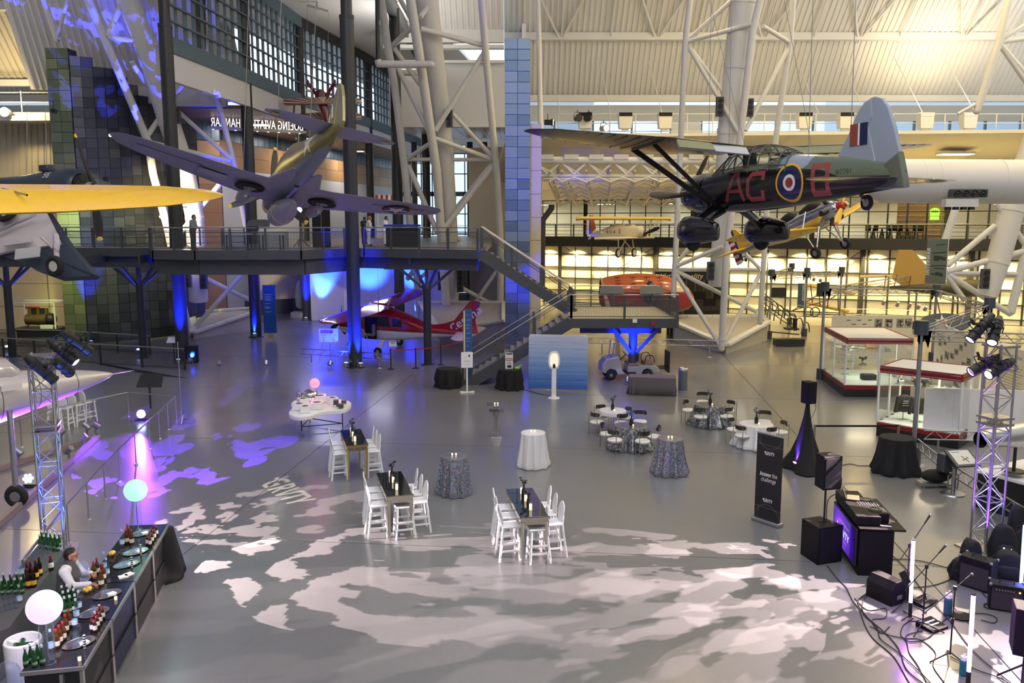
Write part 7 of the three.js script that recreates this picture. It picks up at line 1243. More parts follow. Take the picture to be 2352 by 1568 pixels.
{
const nl=gnd(1976,1326),fl=gnd(1922,1246),nr=gnd(2040,1318),u=fl.clone().sub(nl),L=u.length();u.normalize();const turn=Math.atan2(u.z,-u.x),Wd=nr.distanceTo(nl),mid=nl.clone().lerp(fl,.5).add(nr.clone().sub(nl).multiplyScalar(.5));
const o=thing('dj_table','black dj table with a violet screen on its front','dj table',mid,Math.atan2(-u.x,-u.z)),H=1.02;
part('carcass',[box(Wd,H-.06,.04,0,(H-.06)/ 2,L/2),box(Wd,H-.06,.04,0,(H-.06)/ 2,-L/2),box(.04,H-.06,L,-Wd/2+.02,(H-.06)/ 2,0)],cab,o);part('tabletop',rbox(Wd+.24,.04,L+.1,.1,H-.02,0,.01),cab,o);part('rack_case',rbox(.5,.2,L*.9,-Wd/2+.2,H+.1,-.04,.02),cab,o);
const t=canvasTex(1024,576,(c)=>{const g=c.createRadialGradient(250,380,40,500,300,700);g.addColorStop(0,'#b64dff');g.addColorStop(.5,'#4a12b8');g.addColorStop(1,'#150840');c.fillStyle=g;c.fillRect(0,0,1024,576);c.textAlign='center';c.fillStyle='#1445d8';c.fillRect(390,230,110,160);c.fillStyle='#ece6ff';c.font='bold 170px sans-serif';c.fillText('GRVTY',512,372,620);c.fillRect(206,205,14,60);c.fillRect(188,228,60,14);c.font='62px sans-serif';c.fillStyle='#b9a2ef';c.fillText('Enter the Moment',512,175,800);c.font='34px sans-serif';c.fillText('answer the challenge',512,450);});
part('screen_bezel',rbox(.05,.8,L*.94,-Wd/2-.04,.56,0,.01),W.black,o);const s=part('screen',new THREE.PlaneGeometry(L*.9,.74),new THREE.MeshStandardMaterial({color:0x050505,emissive:0xffffff,emissiveMap:t,emissiveIntensity:.9,roughness:.15}),o);s.position.set(-Wd/2-.068,.56,0);s.rotation.y=-Math.PI/2;
const P=(x,y,z)=>mid.clone().add(V3(x,y,z).applyAxisAngle(UPV,o.rotation.y));
const m=thing('mixer','black dj controller with two jog wheels on top of the dj table','dj controller',P(.06,H+.002,.02),o.rotation.y);part('case',rbox(.56,.2,1.0,0,.1,.1,.02),cab,m);for(const z of[-.24,.4])part('jog_wheel',[cyl(.13,.14,.03,.04,.215,z,28),new THREE.TorusGeometry(.1,.008,6,28).rotateX(Math.PI/2).translate(.04,.232,z)],mat([.05,.05,.055],.3,.5),m);part('knob_field',Array.from({length:40},(_,i)=>cyl(.012,.014,.02,-.2 +(i % 8)*.055,.21,-.06 +(i/8|0)*.055,8)),W.zinc,m).userData.kind='stuff';
const l=thing('laptop','open black laptop on a riser at the far corner of the dj table','laptop',P(-.16,H+.2,-.3),o.rotation.y-.25);part('keyboard',rbox(.26,.02,.36,0,.03,0,.005),mat([.08,.08,.05],.4),l);const sc=part('lid',rbox(.25,.012,.36,0,0,0,.005),W.black,l);sc.position.set(-.19,.13,0);sc.rotation.z=2.0;part('stand',box(.24,.02,.3,0,.01,0),W.black,l);
const h=thing('headphones','black headphones hung on the right edge of the dj table','headphones',P(Wd/2+.2,.86,.25));part('band',new THREE.TorusGeometry(.09,.012,8,24,Math.PI).translate(0,.04,0),W.black,h);for(const x of[-.09,.09])part('ear_cup',cyl(.045,.045,.04).rotateZ(Math.PI/2).translate(x,.02,0),W.black,h);
const mc=thing('microphone','silver microphone lying on the near end of the dj table','microphone',P(.2,H+.03,L/2-.06),o.rotation.y+1.4);part('body',cyl(.014,.018,.18).rotateX(Math.PI/2),W.brushed,mc);part('head',sph(.026,0,0,-.11,12),W.chrome,mc);
}
function mic(label,fx,fy,legs,kink,tip,boom0){
const p=gnd(fx,fy),o=thing('microphone_stand',label,'microphone stand',p);const k=kink;part('pole',[rod([0,.12,0],[0,k,0],.013,8),cyl(.03,.03,.06,0,k,0,10),cyl(.025,.025,.1,0,k*.55,0,10)],W.black,o);for(let i=0;i<3;i++){const a=legs+i*2.094;part('leg',rod([0,.16,0],[.36*Math.cos(a),.012,.36*Math.sin(a)],.012,8),W.black,o);}
const j=V3(0,k,0),t=at(tip[0],tip[1],-p.z+tip[2]).sub(p),d=t.clone().sub(j).normalize();part('boom',rod(j.clone().addScaledVector(d,-boom0),t,.009,8),W.black,o);part('microphone',[rod(t.clone().addScaledVector(d,-.02),t.clone().addScaledVector(d,.16),.014,10,.02)],W.black,o);part('head',sph(.027,...t.clone().addScaledVector(d,.18).toArray(),12),W.chrome,o);return o;
}
mic('microphone stand with a long boom, left one, behind the first light tube',2080,1398,.6,1.25,[2125,1200,.1],.35);
{const o=mic('microphone stand with a phone clamp, middle one',2118,1448,.3,1.2,[2158,1268,.1],.6);part('phone',rbox(.13,.26,.012,.14,1.08,.05,.01),W.black,o).rotation.z=.5;}
mic('microphone stand nearest the front, right of the drum pad box',2181,1518,.9,1.28,[2218,1330,.15],.9);
function tube(label,x0,y0,x1,y1,c,k,base){const b=gnd(x0,y0),t=at(x1,y1,-b.z),o=thing('light_tube',label,'light tube',b),H=t.y-b.y,dx=t.x-b.x,m0=V3(dx*base,H*base,0),m1=V3(dx,H,0);
part('handle',rod([0,.02,0],m0,.035,14),W.black,o);part('glow_tube',rod(m0,m1,.032,16),glow(c,k,0x222222),o);part('end_cap',rod(m1,m1.clone().add(V3(0,.02,0)),.036,14),W.black,o);part('foot',[0,1,2].map((i)=>rod([0,.05,0],[.25*Math.cos(i*2.1+.5),.01,.25*Math.sin(i*2.1+.5)],.01,6)),W.black,o);
for(const f of[.35,.75]){const l=new THREE.PointLight(tint([c[0]*c[0]*.8,c[1]*c[1]*.5,c[2]]),1.7,0,2),q=m0.clone().lerp(m1,f);l.position.copy(q).add(V3(0,0,.06));l.castShadow=true;l.shadow.radius=4;l.name='tube_light';o.add(l);}}
tube('violet-white glowing upright light tube, leftmost of the three',2090,1418,2098,1240,[.85,.55,1],3.2,.2);
tube('violet-white glowing upright light tube, in the foreground, second of the three',2222,1590,2236,1366,[.85,.55,1],3.2,.22);
tube('blue-white glowing upright light tube at the right edge',2343,1375,2354,1205,[.45,.65,1],3.2,.1);
{
const a=gnd(2042,1372),o=thing('floor_monitor','black wedge floor monitor beside the near corner of the dj table','loudspeaker',a,.5);part('cabinet',extrude([[-.3,0],[.32,0],[.26,.16],[0,.42],[-.2,.42],[-.3,.3]],.55,.02).translate(0,.02,-.27),cab,o);part('connector_plate',box(.14,.08,.01,-.1,.15,.3),W.zinc,o);
const amp=(label,px,py,w,h,d,t,knobs)=>{const p=gnd(px,py),q=thing('amplifier',label,'amplifier',p,t);part('cabinet',rbox(w,h,d,0,h/2+.01,0,.025),cab,q);part('grille',box(w*.86,h*.7,.01,0,h*.42,d/2),mat([.035,.03,.04],.85),q);for(const sx of[-1,1])for(const sz of[-1,1])part('corner',rbox(.05,.05,.05,sx*(w/2-.015),h,sz*(d/2-.015),.015),W.zinc,q);part('handle',pipe([[-.12,h+.01,0],[-.1,h+.05,0],[.1,h+.05,0],[.12,h+.01,0]],.012,6),W.black,q);if(knobs){part('control_strip',box(w*.86,.07,.015,0,h-.08,d/2+.002),W.black,q);part('knob',Array.from({length:7},(_,i)=>cyl(.012,.012,.02).rotateX(Math.PI/2).translate(-w*.3+i*w*.08,h-.08,d/2+.02)),W.zinc,q);part('pilot_lamp',sph(.016,w*.35,h-.08,d/2+.015,8),glow([1,.35,.05],8),q);}return q;};
amp('large black guitar amplifier in front of the bags under the right tower',2243,1348,.62,.62,.34,-.9,false);amp('smaller black guitar amplifier with a glowing orange pilot lamp, right edge',2308,1398,.58,.5,.3,-.45,true);
const bag=(label,px,py,s,t,h)=>{const p=gnd(px,py),q=thing('gig_bag',label,'bag',p,t);part('bag_body',orient(loft([0,.06,.3,.55,.8,.94,1].map((k)=>ell(k*h,0,0,s*[.5,.9,1,.9,.75,.5,.1][k>.97?6:k>.9?5:k>.7?4:k>.5?3:k>.2?2:k>.03?1:0],s*.55,20,.8))).rotateZ(Math.PI/2)),mat([.011,.011,.014],.85),q);part('front_pocket',orient(loft([[.1,.5],[.2,.75],[h*.5,.7],[h*.58,.4]].map(([y,k])=>ell(y,0,.2*s,s*k,s*.48,16,.8))).rotateZ(Math.PI/2).scale(1,1,1)),mat([.014,.014,.018],.8),q);part('strap',pipe([[-s*.6,h*.9,0],[-s*1.1,h*.5,.1],[-s*.8,.1,.15]],.02,6),W.matblack,q);return q;};
bag('black rucksack, rounded, standing behind the large amplifier',2226,1318,.26,.2,.75);bag('small black bag with a violet glint leaning at the left of the amplifiers',2206,1330,.24,-.3,.45);
const x=bag('black gig bag with a white cross emblem under the right tower',2300,1298,.3,-.2,.9);for(const r of[.5,-.9]){const e=part('emblem',rbox(.22,.035,.012,0,0,0,.006),glow([1,.85,.8],1.2,0xddccc0),x);e.position.set(-.03,.42,.31);e.rotation.z=r;}  // cross emblem is given a glow to show bright; it is no lamp
bag('tall black gig bag leaning at the far right of the right tower',2330,1282,.24,.1,1.2);bag('long black guitar bag with a pale zip line lying before the tower',2312,1330,.34,-.4,.6);
const fl=(nm,label,cat,px,py,w,d,t,leds)=>{const p=gnd(px,py),q=thing(nm,label,cat,p,t);part('case',extrude([[-d/2,0],[d/2,0],[d/2,.04],[-d/2,.09]],w,.005).translate(0,0,-w/2).rotateY(-Math.PI/2),cab,q);part('button',Array.from({length:12},(_,i)=>box(.028,.012,.022,-w*.3 +(i % 6)*w*.12,.085 -(i/6|0)*.016,(i/6|0)*.09-.06)),leds?glow([.8,.85,1],2.5):W.zinc,q);part('display',box(.09,.01,.05,-w*.3,.092,-d*.36),leds?glow([.3,.4,.8],.8):W.black,q);};
fl('effects_unit','black effects board with a row of pale switches, beside the middle microphone stand','effects board',2125,1385,.5,.26,.65,false);fl('effects_unit','black floor processor with two rows of glowing white buttons','effects board',2140,1440,.42,.34,.5,true);
const c=gnd(2205,1416),mu=thing('tablet_plate','round black tray lying on the floor behind the front microphone stand','tray',c);part('plate',cyl(.2,.19,.03,0,.015,0,28),cab,mu);
const bt=(label,px,py,s,m)=>{const p=gnd(px,py),q=thing('drink_bottle',label,'bottle',p);q.scale.setScalar(s);part('body',lathe([[0,0],[.045,.003],[.048,.02],[.048,.2],[.04,.23],[0,.235]],18),m,q);part('lid',[cyl(.04,.045,.05,0,.255,0,16),cyl(.012,.014,.04,.01,.3,0,8)],W.plastic,q);};
bt('teal drink flask standing on the floor left of the front light tube',2211,1550,1.15,mat([.01,.16,.2],.35));bt('dark teal tumbler beside the front microphone stand',2176,1412,1.5,mat([.02,.1,.13],.3));
const n=gnd(2330,1580),s=thing('loudspeaker','big black loudspeaker in the foreground at the right border, from behind','loudspeaker',[n.x+.12,.62,n.z],2.6);cabinet(s,.42,.72,.4);const st=thing('loudspeaker_stand','black pole stand carrying the foreground loudspeaker','stand',[n.x+.12,0,n.z]);part('pole',cyl(.025,.025,.62,0,.31,0),W.black,st);for(let i=0;i<3;i++)part('leg',rod([0,.4,0],[.4*Math.cos(i*2.1),.02,.4*Math.sin(i*2.1)],.015),W.black,st);
}
[[[1902,1300],[1920,1330],[1945,1350],[1955,1380],[1975,1400],[1985,1440],[2010,1470],[2050,1510],[2090,1568],[2110,1590]],[[2010,1345],[1985,1365],[1972,1385],[1990,1420],[2030,1450],[2060,1490],[2085,1540],[2130,1580]],[[2005,1360],[1980,1380],[1985,1410],[2010,1440],[2025,1470],[2060,1500],[2120,1550],[2150,1590]],[[2035,1345],[2080,1340],[2090,1350],[2140,1345],[2190,1330]],[[2040,1290],[2060,1285],[2120,1290],[2190,1310]],[[2042,1268],[2080,1310],[2130,1370],[2180,1430],[2240,1500],[2330,1580]],[[2100,1420],[2070,1440],[2075,1465],[2110,1470],[2150,1500],[2140,1530],[2170,1568]],[[2120,1450],[2080,1460],[2090,1475],[2130,1465],[2180,1420],[2250,1410],[2290,1420],[2280,1432],[2255,1425]],[[2230,1320],[2260,1370],[2290,1385],[2270,1400],[2262,1390],[2290,1382]],[[1965,1375],[1990,1402],[2035,1398],[2030,1420],[2005,1425],[2020,1455],[2045,1440]],[[2000,1440],[2040,1460],[2080,1470],[2085,1500],[2110,1530],[2125,1568]],[[2185,1510],[2240,1540],[2300,1560],[2340,1590]]].forEach((pts,i)=>tag(part('floor_cable',pipe(pts.map(([x,y],j)=>gnd(x +(j % 2?3:-2),y).setY(.012+.004*(i % 3))),.0095,6,pts.length*8),W.black),['thick black cable running from the subwoofer down the left of the band area','black cable from the floor monitor curving to the lower border','second black cable looping from the floor monitor to the lower border','black cable between the floor monitor and the amplifiers','black cable from the dj table to the bags','long straight cable from the dj table to the lower right corner','black cable winding round the middle microphone stand','black cable looping by the glowing floor processor','coiled cable before the small amplifier','tangled black cable left of the first light tube','black cable crossing below the first light tube','black cable running from the front microphone stand to the right border'][i],'cable'));
{const a=gnd(1890,1080),b=gnd(2035,1258);tag(part('cable_cover',beam(a.clone().setY(.012),b.clone().setY(.012),.1,.02),mat([.05,.045,.03],.8)),'dark cable cover strip on the floor behind the dj table','cable cover');const c=gnd(1990,1070),d=gnd(1920,1072);tag(part('floor_cable',pipe([d,gnd(1950,1066),gnd(1975,1070),c,gnd(2030,1074)].map((p)=>p.setY(.012)),.01,6),W.black),'black cable between the pole loudspeaker and the draped round table','cable');const e=gnd(1195,893),f=gnd(1268,912);tag(part('floor_cable',rod(e.setY(.012),f.setY(.012),.012,6),W.black),'black cable from the draped table to the photo booth','cable');}
// right:display cases,masts,lattice barriers,panels
const lat=(a,b,h,n,r=.018)=>[rod(a,b,r*1.3,8),rod(a.clone().add(V3(0,h,0)),b.clone().add(V3(0,h,0)),r*1.3,8),...Array.from({length:n},(_,i)=>rod(a.clone().lerp(b,i/n).add(V3(0,i % 2?h:0,0)),a.clone().lerp(b,(i+1)/ n).add(V3(0,i % 2?0:h,0)),r*.7,6))];
function barrier(label,pts,h=.28,y=.45){const g=thing('lattice_barrier',label,'barrier');for(let i=0;i<pts.length-1;i++){const a=pts[i].clone().setY(y),b=pts[i+1].clone().setY(y),n=Math.max(4,Math.round(a.distanceTo(b)/ .3));part('lattice',lat(a,b,h,n),W.brushed,g);for(const t of[.12,.88]){const p=a.clone().lerp(b,t);part('foot',[cyl(.035,.035,y,p.x,y/2,p.z,10),cyl(.16,.17,.02,p.x,.01,p.z,16)],W.brushed,g);}}}
barrier('silver lattice barrier left of the tallest column, before the light aircraft',[gnd(692,832),gnd(897,846)]);
barrier('silver lattice barrier behind the golf cart under the landing',[gnd(1345,812),gnd(1668,820)],.3,.6);
barrier('silver lattice barrier round the display cases by the draped black table',[gnd(2105,1062),gnd(2170,1120),gnd(2352,1240),gnd(2420,1300)]);
barrier('silver lattice barrier under the white panel at right',[gnd(2120,1040),gnd(2400,1048)]);
barrier('silver lattice barrier before the far right exhibits',[gnd(1885,735),gnd(2150,742)],.4,.5);
function showcase(label,a,b,c,h,items,big){
const g=thing('display_case',label,'display case'),d=b.clone().add(c).sub(a),up=(p,y)=>p.clone().setY(y),red=mat([.26,.006,.012],.4),Q=[a,b,d,c];
const ring=(y0,y1,k,m,nm)=>part(nm,[slab(up(a,y0),up(b,y0),up(b,y1),up(a,y1),k),slab(up(b,y0),up(d,y0),up(d,y1),up(b,y1),k),slab(up(d,y0),up(c,y0),up(c,y1),up(d,y1),k),slab(up(c,y0),up(a,y0),up(a,y1),up(c,y1),k)],m,g);
ring(0,.32,.05,W.black,'plinth');ring(.32,.5,.05,red,'red_band');part('deck',slab(up(a,.5),up(b,.5),up(d,.5),up(c,.5),.04),W.paper,g);ring(h,h+.24,.06,red,'canopy_band');part('canopy_top',slab(up(a,h+.22),up(b,h+.22),up(d,h+.22),up(c,h+.22),.06),W.fascia,g);part('canopy_soffit',slab(up(a,h+.03),up(c,h+.03),up(d,h+.03),up(b,h+.03),.03),W.paper,g);
for(const[p,q]of[[a,b],[b,d],[d,c],[c,a]]){part('glass_pane',slab(up(p,.5),up(q,.5),up(q,h),up(p,h),.01),glass([.97,.98,1]),g);for(const t of[0,.5])part('post',box(.06,h-.5,.06,p.x +(q.x-p.x)*t,(h+.5)/ 2,p.z +(q.z-p.z)*t),W.paper,g);}
for(const y of[1.15,1.75]){const f=(u,v)=>a.clone().addScaledVector(b.clone().sub(a),u).addScaledVector(c.clone().sub(a),v).setY(y);part('shelf',slab(f(.1,.3),f(.9,.3),f(.9,.85),f(.1,.85),.015),glass([.9,.97,.95]),g);}
const P=(u,v,y)=>a.clone().addScaledVector(b.clone().sub(a),u).addScaledVector(c.clone().sub(a),v).setY(y);items(P,g);const l=P(.5,.5,h-.05),r=new THREE.RectAreaLight(tint([1,.84,.55]),14,1.4,.8);r.position.copy(l);r.rotation.x=-Math.PI/2;r.name='unseen_case_light';scene.add(r);part('unseen_case_lamp',box(1.4,.02,.8,l.x,l.y+.03,l.z),glow([1,.85,.6],2.5),g);  // lamp unseen under the canopy, placed to light the case contents
}
const ex=(nm,label,cat,p,geos,m,turn=0)=>{const o=thing(nm,label,cat,p,turn);part('body',geos,m,o);return o;};
showcase('tall glass corner display case with a red top band, farther of two',gnd(1938,911),gnd(2090,913),gnd(1888,872),2.25,(P)=>{
ex('model_aircraft','silver model aircraft high in the farther display case','model',P(.35,.6,1.78),[fus([[.4,.06,-.06,.06],[0,.07,-.07,.07],[-.5,.03,-.02,.02]]),wing([[-.5,.1,-.1,0,.03],[.5,.1,-.1,0,.03]])],W.brushed,.8);ex('suitcase','brown wooden radio box on a shelf of the farther display case','box',P(.62,.6,1.77),[rbox(.5,.42,.3,0,.21,0,.03),cyl(.09,.09,.02).rotateX(1.57).translate(0,.2,.16)],mat([.10,.055,.03],.5));ex('box','black instrument box on the floor of the farther display case','box',P(.5,.35,.51),[rbox(.6,.22,.35,0,.12,0,.02),rbox(.5,.02,.25,0,.24,0,.01)],W.black);ex('instrument','chrome binocular instrument on the middle shelf of the farther display case','instrument',P(.5,.6,1.17),[cyl(.05,.05,.3).rotateZ(1.4).translate(0,.12,0),cyl(.03,.06,.12,0,.06,0),sph(.06,.14,.15,0)],W.black);
for(let i=0;i<7;i++){const o=ex('model_aircraft',`small model aircraft, ${['first', 'second', 'third', 'fourth', 'fifth', 'sixth', 'seventh'][i]} from below in the left column of the farther case`,'model',P(.12+.05*(i % 2),.3+.1*(i % 3),.75+i*.2),[fus([[.2,.03,-.03,.03],[-.22,.02,-.01,.01]],10),wing([[-.25,.06,-.05,0,.02],[.25,.06,-.05,0,.02]])],i % 2?W.bluegrey:W.zinc,.6+i);part('stem',rod([0,-.1,0],[0,0,0],.006),W.brushed,o);}});
showcase('glass display case with a red top band and two dark jackets, nearer of two',gnd(2012,1000),gnd(2200,1032),gnd(2062,975),2.2,(P)=>{
for(const[u,w]of[[.22,'left, with white lettering'],[.4,'right, plain']]){const o=thing('jacket',`dark brown flying jacket in the nearer display case, ${w}`,'jacket',P(u,.4,.5),.1);part('torso',orient(loft([[.3,.2,.09],[.4,.23,.11],[.65,.25,.12],[.8,.24,.1],[.88,.1,.07]].map(([y,r,t])=>Array.from({length:20},(_,j)=>V3(r*Math.cos(j*.314),y,t*Math.sin(j*.314)))))),mat([.022,.014,.01],.6),o);for(const s of[-1,1])part('sleeve',rod([s*.2,.8,0],[s*.32,.28,.03],.075,12,.055),mat([.022,.014,.01],.6),o);part('stand',[cyl(.02,.02,.3,0,.15,0),box(.3,.02,.2,0,.01,0)],W.brushed,o);if(u<.3)part('lettering',[.52,.6,.68].map((y,i)=>box(.24-i*.03,.014,.01,0,y,.122)),W.paper,o);}
for(const[u,w,m]of[[.36,'left',mat([.05,.03,.02],.5)],[.46,'right',W.black]]){const o=ex('helmet',`leather flying helmet on the upper shelf of the nearer display case, ${w}`,'helmet',P(u,.4,1.76),[sph(.14,0,.2,0,18).scale(1,1.15,1),cyl(.05,.07,.1,0,.05,0),sph(.05,-.13,.17,0,10),sph(.05,.13,.17,0,10)],m);}[[.15,'goggles',1.76],[.55,'camera',1.16],[.25,'gauge',1.16],[.7,'watch case',1.16]].forEach(([u,n,y])=>ex('instrument',`small metal ${n} on a shelf of the nearer display case`,'instrument',P(u,.45,y),[rbox(.2,.1,.14,0,.05,0,.02),cyl(.05,.05,.06,.04,.12,0),sph(.04,-.07,.12,0,10)],W.brushed));});
const cap=mat([.05,.065,.085],.45),mast=(label,px,py,cy)=>{const p=gnd(px,py),h=at(px,cy,-p.z).y,g=thing('mast',label,'mast',p);part('pole',cyl(.065,.065,h,0,h/2,0,16),W.zinc,g);part('cap',cyl(.2,.2,.42,0,h,0,24),cap,g);part('base',cyl(.18,.18,.5,0,.25,0,20),cap,g);return p.clone().setY(h-.4);};
const M1=mast('grey mast with dark cap, nearest, before the white panel',2096,1062,752),M2=mast('grey mast with dark cap at the left corner of the farther display case',1884,870,658),M3=mast('grey mast with dark cap behind the hanging photo banner',2140,830,662),M4=mast('grey mast with dark cap at the far left of the right exhibits',1766,778,626),M5=mast('grey mast with dark cap beside the blue hanging sign',1847,772,622),M6=mast('grey mast with dark cap in the right exhibits, before the cream wall',1926,760,620),M7=mast('grey mast with dark cap far back, right of the yellow skeleton aircraft',2100,755,628),M8=mast('grey mast with dark cap behind the right lighting tower',2255,935,695),M9=mast('short grey mast with dark cap at the back of the left mast pair',1813,745,611);
[[M2,M3,'boom from the case corner mast to the banner mast'],[M3,M8,'boom from the banner mast to the tower mast'],[M1,M8,'boom from the nearest mast to the tower mast'],[M4,M5,'boom between the two leftmost masts'],[M5,M6,'boom from the blue sign mast to its right neighbour'],[M2,M7,'thin boom from the case corner mast back to the far mast'],[M1,at(2420,790,30),'boom from the nearest mast out of the right border'],[M4,M9,'short boom at the far left of the right exhibits']].forEach(([a,b,w],i)=>{const g=thing('lattice_boom',`grey lattice ${w}`,'boom');part('lattice',[...lat(a,b,.32,12,.02),...lat(a.clone().add(V3(0,.1,-.35)),b.clone().add(V3(0,.1,-.35)),.2,10,.015)],W.zinc,g);part('shoe',[a,b].map((p,k)=>extrude([[-.1,.3],[.3,.3],[.22,-.2],[.1,.1],[0,-.2],[-.1,0]],.05).scale(k?-1:1,1,1).translate(p.x,p.y,p.z)),W.zinc,g);});
[[2030,694],[2062,698],[2090,700],[2110,704],[2126,708],[1870,640],[1885,642]].forEach(([x,y],i)=>{const p=at(x,y,i>4?58:48),g=thing('boom_spotlight',`small silver spotlight hung on the lattice boom, ${['first', 'second', 'third', 'fourth', 'fifth', 'left far', 'right far'][i]} from the left`,'spotlight',p);part('can',[cyl(.08,.11,.28).rotateX(.7),rod([0,0,0],[0,.3,0],.015)],W.chrome,g);});
function panel(nm,label,cat,a,b,y0,y1,draw,w=512,h=512,t=.05){const L=Math.hypot(b.x-a.x,b.z-a.z),o=thing(nm,label,cat,[(a.x+b.x)/ 2,y0,(a.z+b.z)/ 2],Math.atan2(-(b.z-a.z),b.x-a.x));part('board',box(L,y1-y0,t,0,(y1-y0)/ 2,0),W.paper,o);const q=part('board_print',new THREE.PlaneGeometry(L,y1-y0),mat(0xffffff,.6,0,{map:canvasTex(w,h,draw)}),o);q.position.set(0,(y1-y0)/ 2,t/2+.004);return o;}
const photo=(c,x,y,w,h,s)=>{c.fillStyle='#9a9484';c.fillRect(x,y,w,h);for(let i=0;i<26;i++){const q=(noise2(s+i*3.1,i)+ 1)/ 2,r=(noise2(i*2.7,s)+ 1)/ 2;c.fillStyle=['#2a2925','#45433c','#c9c2ac','#6b675a'][i % 4];c.fillRect(x+q*w*.8,y+r*h*.8,w*.2,h*.18);}};
{const d=40,a=at(2128,600,d),b=at(2176,600,d-.8),y0=at(2150,650,d).y,y1=at(2150,548,d).y;panel('hanging_banner','hanging grey-green photo banner reading INTERWAR, with old aircraft','banner',a,b,y0,y1,(c)=>{c.fillStyle='#6f7a6c';c.fillRect(0,0,256,512);c.fillStyle='#3a4238';for(const[x,y,w,h,r]of[[110,60,120,10,-.1],[70,150,170,14,-.08],[90,190,70,60,0],[60,300,190,12,-.05],[100,330,130,14,0],[70,400,150,16,.1],[150,200,90,40,.2],[120,380,90,40,.1]]){c.save();c.translate(x+w/2,y+h/2);c.rotate(r);c.fillRect(-w/2,-h/2,w,h);c.restore();}c.save();c.translate(46,420);c.rotate(-Math.PI/2);c.font='bold 62px sans-serif';c.fillStyle='#e6e8e0';c.fillText('INTERWAR',0,0,370);c.restore();},256,512);
const e=at(1834,650,54),f=at(1850,650,53.6);panel('hanging_banner','narrow blue-grey hanging banner reading SIMULATOR Rides','banner',e,f,at(1840,706,54).y,at(1840,650,54).y,(c)=>{c.fillStyle='#4d6a78';c.fillRect(0,0,128,512);c.save();c.translate(80,20);c.rotate(Math.PI/2);c.font='bold 62px sans-serif';c.fillStyle='#e9e2c0';c.fillText('SIMULATOR',0,0,340);c.restore();c.font='bold 44px sans-serif';c.fillStyle='#e9e2c0';c.fillText('Rides',6,480,116);},128,512);
const G2=(x,y)=>gnd(x,y);panel('photo_wall','cream photo panel wall behind the farther display case','panel',G2(1905,852),G2(2088,850),.6,2.75,(c)=>{c.fillStyle='#e4dcc0';c.fillRect(0,0,512,256);for(const[x,w]of[[270,50],[335,50],[410,46],[462,46]])photo(c,x,20,w,54,x);c.fillStyle='#6b6656';for(let i=0;i<5;i++)c.fillRect(90+i*34,24 +(i % 2)*24,26,6);},512,256);
panel('photo_wall','large slanted cream wall of small photographs right of the cases','panel',G2(2140,905),G2(2228,965),.4,3.1,(c)=>{c.fillStyle='#e2dabd';c.fillRect(0,0,512,512);for(let i=0;i<22;i++)photo(c,30 +(i*97)% 430,40 +(i*71)% 400,30 +(i*13)% 36,30 +(i*7)% 34,i*5);});
panel('photo_wall','cream panel with dark lettering at the right border, behind the tower','panel',G2(2285,950),G2(2400,1000),.5,2.7,(c)=>{c.fillStyle='#ddd5ba';c.fillRect(0,0,512,512);c.fillStyle='#3b372c';c.font='44px sans-serif';c.fillText('World War',40,90);c.fillStyle='#8d866f';for(let i=0;i<14;i++)c.fillRect(40,140+i*24,180 +(i*37)% 60,6);});
panel('video_screen','dark hanging screen at the far left of the right exhibits','screen',at(1771,670,53),at(1806,672,53),at(1790,682,53).y,at(1790,660,53).y,(c)=>{c.fillStyle='#23241f';c.fillRect(0,0,64,64);},64,64);
panel('dark_screen','dark square hanging panel among the yellow struts','screen',at(1876,660,57),at(1892,662,57),at(1884,681,57).y,at(1884,650,57).y,(c)=>{c.fillStyle='#2a2b25';c.fillRect(0,0,64,64);},64,64);
panel('shop_sign','black fascia sign reading Virtual Reality behind the right rib','sign',at(1503,640,62),at(1622,640,62),at(1560,645,62).y,at(1560,623,62).y,(c)=>{c.fillStyle='#16161a';c.fillRect(0,0,512,96);c.font='italic bold 64px sans-serif';c.fillStyle='#e2cf9a';c.fillText('Virtual  Reality',50,70,420);},512,96,.4);
const K=thing('simulator_booth','dark simulator booth with rails and screens under the black fascia sign','booth');part('counter',slab(at(1570,740,60).setY(0),at(1660,740,60).setY(0),at(1660,740,60).setY(1.1),at(1570,740,60).setY(1.1),.5),W.black,K);part('back_wall',slab(at(1560,700,64).setY(0),at(1665,700,64).setY(0),at(1665,700,64).setY(3.3),at(1560,700,64).setY(3.3),.3),mat([.05,.045,.03],.8),K);for(let i=0;i<4;i++)part('monitor',box(.9,.55,.08,at(1582+i*24,690,61).x,1.6+.5*(i % 2),-61),W.matblack,K);for(let i=0;i<5;i++)part('truss_post',lat(at(1575+i*20,700,61.5).setY(0),at(1575+i*20,700,61.5).setY(3.2),.01,2,.03),W.zinc,K);
panel('long_white_panel','long white barrier panel below the display cases at right','panel',at(2122,945,27.6),at(2400,945,27.0),at(2122,1006,27.6).y,at(2122,890,27.6).y,(c)=>{c.fillStyle='#e7e5e2';c.fillRect(0,0,256,64);c.fillStyle='#cfcdca';c.fillRect(62,0,1,64);c.fillRect(150,0,1,64);},256,64);
const p=gnd(2330,1180),t=thing('exhibit_table','white-topped exhibit table with black sides at the right border','table',[p.x+.9,0,p.z-.2],.5);part('tabletop',box(2.6,.06,2.2,0,.95,0),W.paper,t);part('side',box(2.5,.92,2.1,0,.46,0),W.black,t);
